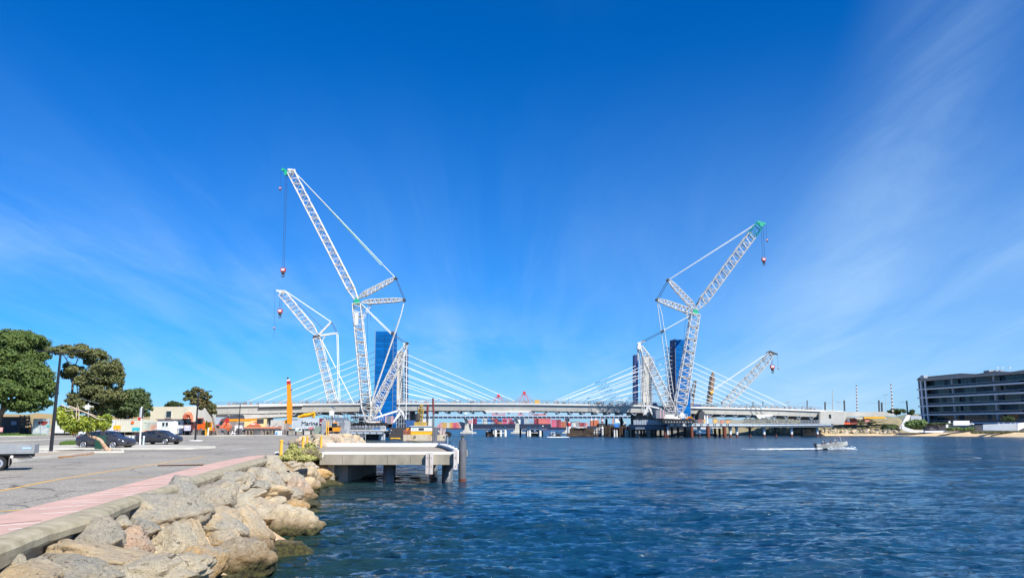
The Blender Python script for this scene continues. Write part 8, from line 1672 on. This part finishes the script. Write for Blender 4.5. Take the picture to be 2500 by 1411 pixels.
# solar lights
for px, yb, yt, x2, py0, px0, px1, py1, Y, m_, lab in ((215, 1062, 984, 216, 972, 195, 238, 984, 158, lgrey, 'pale solar lamp post with a tilted panel in front of the gum tree'), (811, 1064, 998, 811.5, 991, 803, 818, 998, 152, black, 'black solar lamp post with a tilted dark panel left of the work platform')):
    b = P(px, 1060, Y); t = thing('solar_lamp', lab, 'solar lamp', (b.x, Y, GZ)); mb = MB(); mb.tube((b.x, Y, GZ), P(x2, yt, Y), .07, 8); mk('pole', mb, m_, t)
    a_, c_ = P(px0, py0, Y), P(px1, py1, Y); mb = MB(); mb.prismv([a_, c_, c_+Vector((0, 0, .07)), a_+Vector((0, 0, .07))], (0, .9, 0)); mk('solar_panel', mb, glass, t); mb = MB(); mb.prismv([a_-Vector((0, 0, .03)), c_-Vector((0, 0, .03)), c_+Vector((0, 0, -.001)), a_+Vector((0, 0, -.001))], (0, .9, 0)); mk('panel_backing', mb, lgrey if m_ is lgrey else dark, t)
    e = P(px, (993 if m_ is lgrey else 1007), Y); mb = MB(); mb.b2((e.x-.45, Y-.3, e.z-.5), (e.x+.35, Y+.2, e.z+.35)); mb.bar((e.x, Y, e.z+.3), P(x2, yt, Y), .12); mk('battery_box', mb, white, t)
    if m_ is lgrey: mb = MB(); mb.bar((e.x-.9, Y-.2, e.z-.0), (e.x+1.2, Y-.2, e.z+.1), .16); mk('camera_arm', mb, white, t)
# ------------------------------------------------------------------ right bank: poles, plant, building
def mast(label, px, yb, yt, Y, lean=0, striped=False, w=.22, arms=(), top=None, nm='catenary_mast', cat='mast'):
    a, b_ = P(px, yb, Y), P(px+lean, yt, Y); b_.y = Y; t = thing(nm, label, cat, tuple(a))
    if striped:
        n = 18
        for i in range(n): u, v = a.lerp(b_, i/n), a.lerp(b_, (i+1)/n-.001); mb = MB(); mb.bar(u, v, w*(1-.35*i/n)); mk('mast_band', mb, white if i % 2 == 0 else mat('mast_dark_red', (.10, .02, .04), .6), t)
    else: mb = MB(); mb.bar(a, b_, w); mk('pole', mb, dark, t)
    if top: mb = MB(); mb.bar(b_+Vector((-.7, 0, .1)), b_+Vector((.7, 0, .3)), .14); mb.bar(b_+Vector((-.5, 0, .1)), b_+Vector((-.3, 0, .8)), .1); mk('head', mb, lgrey, t)
    for dx, y0, y1 in arms: mb = MB(); mb.bar(P(px+lean*.9, y0, Y), P(px+dx, y1, Y), .09); mk('bracket_arm', mb, grey, t)
    return t
mast('striped red and white mast nearest the bridge end, thinnest of the three', 2033, 1006, 952, 420, -1, True, .32)
mast('striped red and white mast in the middle, directly above the pale approach wall', 2093, 1008, 940, 400, -2.5, True, .5)
mast('striped red and white mast with a small head frame nearest the apartment block', 2180, 1013, 937, 380, -5, True, .5, top=True)
mast('dark railway mast standing up from the bridge deck near its right end', 1970.5, 998, 977, 345, 0, w=.35, arms=((-22, 984, 984),))
mast('dark mast on the bridge deck between the third and fourth stay ends', 1862.5, 992, 980, 340, 0, w=.3, arms=((-7, 981, 979),))
mast('short dark mast on the bridge deck with a bent floodlight', 1838.5, 990, 981, 340, 0, w=.3, arms=((8, 982, 981), (-6, 984, 982)))
mast('dark railway mast with brackets at the bridge abutment', 2014.5, 1003, 981, 350, -.3, w=.5, arms=((13, 981, 981), (13, 986, 984)))
mast('dark railway mast right of the abutment with a bracket reaching left', 2062, 1003, 977, 350, -1, w=.5, arms=((-10, 979, 983), (-6, 984, 983)))
mast('tall dark railway mast left of the pair above the embankment', 2147, 1014, 977, 370, -1.5, w=.55, arms=((-38, 983, 985),))
mast('shorter dark railway mast of the pair with two brackets', 2153.5, 1014, 982, 370, -1, w=.6, arms=((22, 983, 983), (20, 988, 985)))
mast('dark railway mast beside the cone shaped tree', 2216, 1012, 978, 380, -2.5, w=.5, arms=((-21, 980, 983), (-8, 985, 984)))
for px, yb, yt, lab in ((2163, 1012, 963, 'tall thin double armed street light above the embankment'), (2047.5, 1003, 981, 'thin double armed street light above the abutment'), (1924, 996, 981, 'faint double armed street light seen over the bridge end')):
    Y = 460; a, b_ = P(px, yb, Y), P(px-1, yt, Y); t = thing('street_lamp', lab, 'street lamp', tuple(a)); mb = MB(); mb.bar(a, b_, .16); mk('pole', mb, lgrey, t); mb = MB(); mb.bar(b_+Vector((-1.3, 0, 0)), b_+Vector((1.3, 0, 0)), .28); mk('lamp_head', mb, grey, t)
# plant on the embankment
t = thing('truck_crane', 'yellow truck crane with its boom lowered level on the right embankment', 'crane', tuple(P(2115, 1028, 356))); Y = 356
mb = MB(); mb.bar(P(2108, 1019.5, Y), P(2160, 1018.5, Y), .9); mk('boom', mb, yellow, t); mb = MB(); mb.bar(P(2150, 1016.5, Y), P(2163, 1022, Y), .5); mb.bar(P(2120, 1012.5, Y), P(2140, 1015, Y), .5); mk('jib', mb, edgec, t)
mb = MB(); p, q_ = P(2112, 1031, Y), P(2124, 1022, Y); mb.b2((p.x, Y, p.z), (q_.x, Y+2, q_.z)); mk('cab', mb, mat('pink_white_cab', (.6, .4, .4), .5, var=1, vs=.7, col2=(.6, .1, .08)), t); mb = MB(); p, q_ = P(2088, 1022, Y), P(2108, 1019, Y); mb.b2((p.x, Y, p.z), (q_.x, Y+2, q_.z)); mk('deck', mb, edgec, t)
mb = MB(); p, q_ = P(2106, 1034, Y), P(2128, 1030, Y); mb.b2((p.x, Y, p.z-1.5), (q_.x, Y+2, q_.z)); mk('carrier', mb, dark, t)
for lab, a, b_, y0, y1, m_, nm in (('left stretch of orange plastic barriers at the foot of the abutment', 2038, 2052, 1025, 1031, mat('bright_orange_barrier', (.80, .13, .04), .6, var=1, vs=1, col2=(.6, .09, .03)), 'plastic_barrier'), ('right stretch of orange plastic barriers beside the dark machine', 2055, 2076, 1025, 1031, MAT['bright_orange_barrier'], 'plastic_barrier'), ('white cabin box behind the orange barriers', 2068, 2075, 1021, 1025, white, 'plant_box'), ('dark machine body right of the orange barriers', 2077, 2092, 1021, 1031, mat('dark_red_machine', (.10, .04, .04), .7, var=1, vs=.9, col2=(.3, .05, .03)), 'plant_box')):
    Y = 347; p, q_ = P(a, y1, Y), P(b_, y0, Y); t = thing(nm, lab, 'barrier' if 'barrier' in nm else 'box', ((p.x+q_.x)/2, Y, p.z)); n = max(1, int((q_.x-p.x)/1.5))
    for i in range(n): x0, x1 = p.x+(q_.x-p.x)*i/n, p.x+(q_.x-p.x)*(i+1)/n-.06; mb = MB(); mb.prismv([(x0, Y, p.z-.8), (x1, Y, p.z-.8), (x1-.05, Y+.1, q_.z), (x0+.05, Y+.1, q_.z)], (0, .6, 0)); mk('segment' if 'barrier' in nm else 'body', mb, m_, t)
mb = MB()
for px in np.arange(1960, 2200, 26.0): mb.bar(P(px, 1062, 336), P(px, 1046, 336), .09)
for y in (1049, 1054): mb.bar(P(1960, y, 336), P(2200, y, 336), .05)
mk('shore_fence', mb, lgrey, label='thin post and wire fence along the rocky toe of the right bank', cat='fence')
tb = thing('toe_rocks', 'grey limestone rock toe wall below the scrub on the right bank', 'rock wall', (150, 340, 0))
rz_ = random.Random(6)
for i in range(290):
    px = rz_.uniform(1838, 2196); Y = Dsh(px)+rz_.uniform(5.5, 9.5); lvl = rz_.random(); z = .8+1.5*lvl*(1 if px > 1960 else 1.2); s = rz_.uniform(.4, .85)
    o = bpy.data.objects.new('rock', tiny[i % 6]); COL.objects.link(o); o.parent = tb; o.location = (Xat(px, Y)-150, Y+1.5*lvl-340, z); o.scale = (s, s, s*.7); o.rotation_euler = (rz_.random(), 0, rz_.uniform(0, 6.3)); c = RC[rz_.choice(('grey', 'grey', 'brown', 'tan') if px > 1955 else ('pale', 'cream', 'tan', 'ochre'))]; o.color = (*c, 1)
def bush(label, px, py, Y, blobs, lm, n, size, seed, name='bush', cat='bush'):
    b = P(px, py, Y); t = thing(name, label, cat, tuple(b)); s = Y/F; cl = [(P(x, y, Y+rz_.uniform(-1, 1)), (a*s, a*s, c*s)) for x, y, a, c in blobs]; V, Fq = leaves(cl, n, size, seed); npmesh('foliage', V, Fq, lm, parent=t, org=tuple(b)); mb = MB()
    for x, y, a, c in blobs: mb.path([b, P(x, y, Y)], [.12, .04], 5)
    mk('stem', mb, barkm, t)
bush('round green bush spilling over the curved beach wall', 2240, 1045, 334, [(2228, 1036, 16, 10), (2244, 1034, 18, 11), (2255, 1037, 10, 9), (2218, 1036, 10, 8), (2240, 1042, 16, 5)], L5, 6500, .5, 51)
bush('dark green bush low on the scrubby embankment', 2172, 1046, 345, [(2165, 1041, 12, 6), (2178, 1041, 14, 6), (2172, 1045, 18, 4)], L3, 3200, .45, 52)
bush('row of low garden shrubs before the apartment terrace', 2330, 1050, 321, [(2320, 1047, 10, 4), (2336, 1046, 10, 4), (2352, 1048, 12, 3.5), (2368, 1046, 12, 4), (2390, 1045, 12, 5), (2404, 1046, 8, 4)], L5, 4200, .35, 53)
bush('small flat topped garden tree on the apartment terrace', 2462, 1040, 308, [(2462, 1021, 12, 6), (2452, 1024, 8, 4), (2470, 1024, 8, 4)], L3, 1800, .35, 54)
bush('olive dune scrub at the foot of the right garden wall', 2420, 1057, 303, [(2380+14*i, 1055.5-.1*i, 10, 2.4) for i in range(9)], L2, 3000, .3, 55)
bush('balcony planting tumbling over the low terrace roof', 2300, 1040, 330, [(2274+11*i, 1034, 8, 2.8) for i in range(5)], L3, 1500, .35, 56)
rgb = np.random.default_rng(77); cl = []
for i in range(230):
    px = rgb.uniform(1850, 2200); o = rgb.uniform(9, 30); d = Dsh(px); z = np.interp(o, [8.5, 12, 18, 25, 33], [2.1, 3.0, 4.8, 6.4, 7.4]); cl.append((Vector((Xat(px, d)+0, d+o, z+.2)), (rgb.uniform(.8, 2.4), 1.2, rgb.uniform(.3, .8))))
V, Fq = leaves(cl, 26000, .36, 78); npmesh('scrub', V, Fq, mat('coastal_scrub', (.15, .16, .07), .8, var=1, vs=.35, col2=(.33, .28, .16)), kind='stuff', label='low olive and straw coloured scrub on the right embankment')
# apartment building
A0, A1 = Vector((Xat(2258, 378), 378, 0)), Vector((Xat(2500, 322), 322, 0)); dv = (A1-A0).normalized(); nv = Vector((dv.y, -dv.x, 0)); nv = nv if nv.x < 0 else -nv
Lb = (A1-A0).length*1.07
zs_ = [P(0, y, 378).z for y in (1033, 1012.5, 991.5, 970.7, 950.5, 928)]
t = thing('apartment_building', 'five storey grey apartment block with long glazed balconies and a wavy roof', 'building', (A0.x, A0.y, 2))
def bx(s0, s1, o0, o1, z0, z1, name, m_, par=None):
    """box along the facade: s along it, o outwards"""
    c = [A0+dv*s+nv*o for s, o in ((s0, o0), (s1, o0), (s1, o1), (s0, o1))]; mb = MB(); mb.prism([(q.x, q.y) for q in c], z0, z1); return mk(name, mb, m_, par or t)
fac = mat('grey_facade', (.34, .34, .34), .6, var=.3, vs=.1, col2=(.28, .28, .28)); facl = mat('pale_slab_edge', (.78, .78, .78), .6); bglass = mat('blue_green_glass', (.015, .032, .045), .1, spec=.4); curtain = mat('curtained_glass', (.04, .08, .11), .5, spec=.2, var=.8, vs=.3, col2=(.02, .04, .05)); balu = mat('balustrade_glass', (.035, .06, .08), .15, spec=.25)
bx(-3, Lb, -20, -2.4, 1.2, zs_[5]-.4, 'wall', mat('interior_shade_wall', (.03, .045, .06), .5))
bx(-3.1, 1.2, -18, -1.35, 1.2, zs_[5]-.5, 'end_wall', fac)
for i, z in enumerate(zs_[:5]): bx(-3.2, Lb, -2.4, .25, z-.28, z+.28, 'floor_slab', facl)
cols__ = [0, 2.6, 16.5, 43, 60]
for i in range(5):
    z0, z1 = zs_[i]+.28, zs_[i+1]-.28 if i < 4 else zs_[5]-.5
    for s in (-.2, 2.4, 19.5, 43.5, 66): bx(s, s+.75, -.9 if s > 5 else -.2, .02 if s > 5 else .2, z0, z1, 'column', facl if s < 5 else fac)
    s = 3.4; k = 0
    while s < Lb-2.6:
        if abs(s-19.6) > 1.2 or True:
            b_ = bx(s, s+2.25, -2.4, -2.3, z0, z1, 'window_pane', curtain if (k*k*3+k*i+i*5) % 7 < 2 else bglass); k += 1
        s += 2.35
    bx(.55, 2.4, -.5, -.4, z0+.5, z1, 'window_pane', bglass); bx(-2.4, -.3, -1.2, -1.1, z0+.3, z1, 'window_pane', bglass); bx(-3.2, -2.5, -2, -.9, z0-.5, z1+.5, 'end_pier', fac)
    for j in range(int((Lb-3.4)/6)): bx(3.4+6*j, 9.3+6*j, .02, .06, z0, z0+1.0, 'balustrade', balu)
    mb = MB(); c0, c1 = A0+dv*3.4+nv*.04, A0+dv*(Lb-1)+nv*.04; mb.bar((c0.x, c0.y, z0+1.05), (c1.x, c1.y, z0+1.05), .06); mk('handrail', mb, facl, t)
bx(-.35, .55, -.3, .35, 1.2, zs_[5], 'end_column', facl)
# roof band with gentle waves
rp = [(2240, 927.5), (2247, 922), (2290, 918), (2348, 912.5), (2385, 914.5), (2428, 907), (2470, 909.5), (2500, 904.5), (2540, 900)]
ps = []
for x, y in rp:
    r_ = ray(x, y); # intersect the facade plane
    k = ((A0+nv*.4)-Vector((0, 0, CAMZ))).dot(nv)/r_.dot(nv); ps.append(Vector((0, 0, CAMZ))+r_*k)
mb = MB(); lo = [Vector((q.x, q.y, zs_[5]-.55)) for q in ps]
for i in range(len(ps)-1): mb.add([lo[i], lo[i+1], ps[i+1], ps[i], lo[i]-nv*16, lo[i+1]-nv*16, ps[i+1]-nv*16, ps[i]-nv*16], [(3, 2, 1, 0), (4, 5, 6, 7), (3, 7, 6, 2), (0, 1, 5, 4)])
mk('roof_band', mb, fac, t)
mb = MB()
for i in range(len(ps)-1): mb.add([ps[i]+nv*.6, ps[i+1]+nv*.6, ps[i+1]+nv*.6+Vector((0, 0, .22)), ps[i]+nv*.6+Vector((0, 0, .22)), ps[i]-nv*16.3, ps[i+1]-nv*16.3, ps[i+1]-nv*16.3+Vector((0, 0, .22)), ps[i]-nv*16.3+Vector((0, 0, .22))], [(3, 2, 1, 0), (4, 5, 6, 7), (3, 7, 6, 2), (0, 1, 5, 4)])
mk('roof_edge', mb, mat('dark_roof_edge', (.16, .18, .21), .6), t)
mb = MB(); p, q_ = P(2266, 919, 366), P(2275, 914.5, 366); mb.b2((p.x, 370, p.z-.4), (q_.x, 373, q_.z)); mb.bar(P(2269, 915, 370), P(2270, 911, 370), .2); mk('roof_vent', mb, lgrey, t)
mb = MB(); p, q_ = P(2429, 907, 332), P(2464, 899.5, 332); mb.b2((p.x, 336, p.z-.8), (q_.x, 340, q_.z-.4)); mk('roof_plant', mb, fac, t)
mb = MB()
for px in (2436, 2448, 2466): mb.bar(P(px, 901, 335), P(px, 894+(px % 5), 335), .12); mb.bar(P(px-2, 898, 335), P(px+2, 897, 335), .3)
mk('roof_aerial', mb, edgec, t)
# terrace walls, garden walls
wr_ = mat('white_rendered_wall', (.78, .78, .76), .8, var=.3, vs=.2, col2=(.66, .66, .64))
for lab, pts, Y, d, m_ in (('white sloping wall rising at the left end of the apartment garden', [(2196, 1045), (2206, 1045), (2220, 1022), (2224, 1013), (2213, 1013), (2204, 1030)], 331, .6, wr_), ('grey side wall behind the white sloping wall', [(2224, 1030), (2250, 1030), (2250, 1016), (2224, 1014)], 334, .5, lgrey), ('curved pale retaining wall along the beach under the green bush', [(2201, 1046), (2204, 1050), (2222, 1055), (2258, 1055), (2258, 1051), (2230, 1049), (2208, 1041), (2203, 1038)], 321, .6, edgec),
    ('long low white kerb wall above the beach', [(2258, 1055.5), (2345, 1055.5), (2430, 1053), (2430, 1050.5), (2345, 1050.5), (2258, 1051.5)], 312, .5, wr_), ('white garden wall panel below the first column', [(2328, 1042), (2367, 1041), (2367, 1027), (2328, 1027)], 322, .5, wr_), ('white square garden pier left of the wall panel', [(2316, 1042), (2320.5, 1042), (2320.5, 1027.5), (2316, 1027.5)], 320, .6, wr_), ('white end face of the slatted garage', [(2310, 1047), (2315, 1047), (2315, 1036), (2310, 1036)], 318, .6, wr_),
    ('dark slatted garage front behind the low kerb wall', [(2258, 1049), (2310, 1049), (2310, 1037.5), (2258, 1037.5)], 321, .5, mat('dark_slats', (.10, .10, .12), .7)), ('pale long garden wall at the right edge', [(2400, 1050), (2484, 1051), (2484, 1033), (2400, 1036)], 303, .5, lgrey), ('bright white corner wall at the right edge above the sand', [(2484.5, 1051), (2500, 1044), (2520, 1040), (2520, 1030), (2484.5, 1033)], 300, .5, wr_), ('pale deck roof slab over the slatted garage', [(2256, 1037.3), (2322, 1037.3), (2322, 1035.5), (2256, 1035.5)], 320.4, 3, dark)):
    Y += 10 if Y > 305 else 2
    mb = MB(); q_ = [P(x, y, Y) for x, y in pts]; mb.prismv(q_, (0, d, 0)); mk('garden_wall', mb, m_, label=lab, cat='wall')
mb = MB(); mb.prism([(Xat(2258, 335), 335), (Xat(2520, 305), 306), (Xat(2620, 320), 345), (Xat(2280, 378), 380)], .5, P(0, 1037, 330).z-.1); mk('terrace', mb, mat('terrace_paving', (.3, .3, .29), .8), kind='structure', label='raised garden terrace before the apartment block')
mb = MB()
for px in (2268, 2284, 2298, 2308, 2370, 2376, 2440, 2452, 2470, 2482): p = P(px, 1033, 331 if px < 2400 else 306); mb.b2((p.x-.3, p.y, p.z-.5), (p.x+.3, p.y+.5, p.z-.1)); mb.bar((p.x-.3, p.y, p.z-.2), (p.x-.6, p.y, p.z+.4), .1)
mk('terrace_furniture', mb, wr_, label='white garden chairs and loungers on the apartment terraces', cat='furniture', group='terrace furniture')
for px, w, lab in ((2247, 10, 'small dark rock heap on the sand at the water edge, left one'), (2270, 12, 'small dark rock heap on the sand at the water edge, right one')):
    p = G(px, 1061.5, .35); t = thing('rock_heap', lab, 'rocks', tuple(p))
    for i in range(5): o = bpy.data.objects.new('rock', tiny[i]); COL.objects.link(o); o.parent = t; o.location = (rz_.uniform(-1, 1)*w*.08, rz_.uniform(-.6, .6), 0); o.scale = (.5, .4, .25); o.color = (.12, .11, .09, 1)
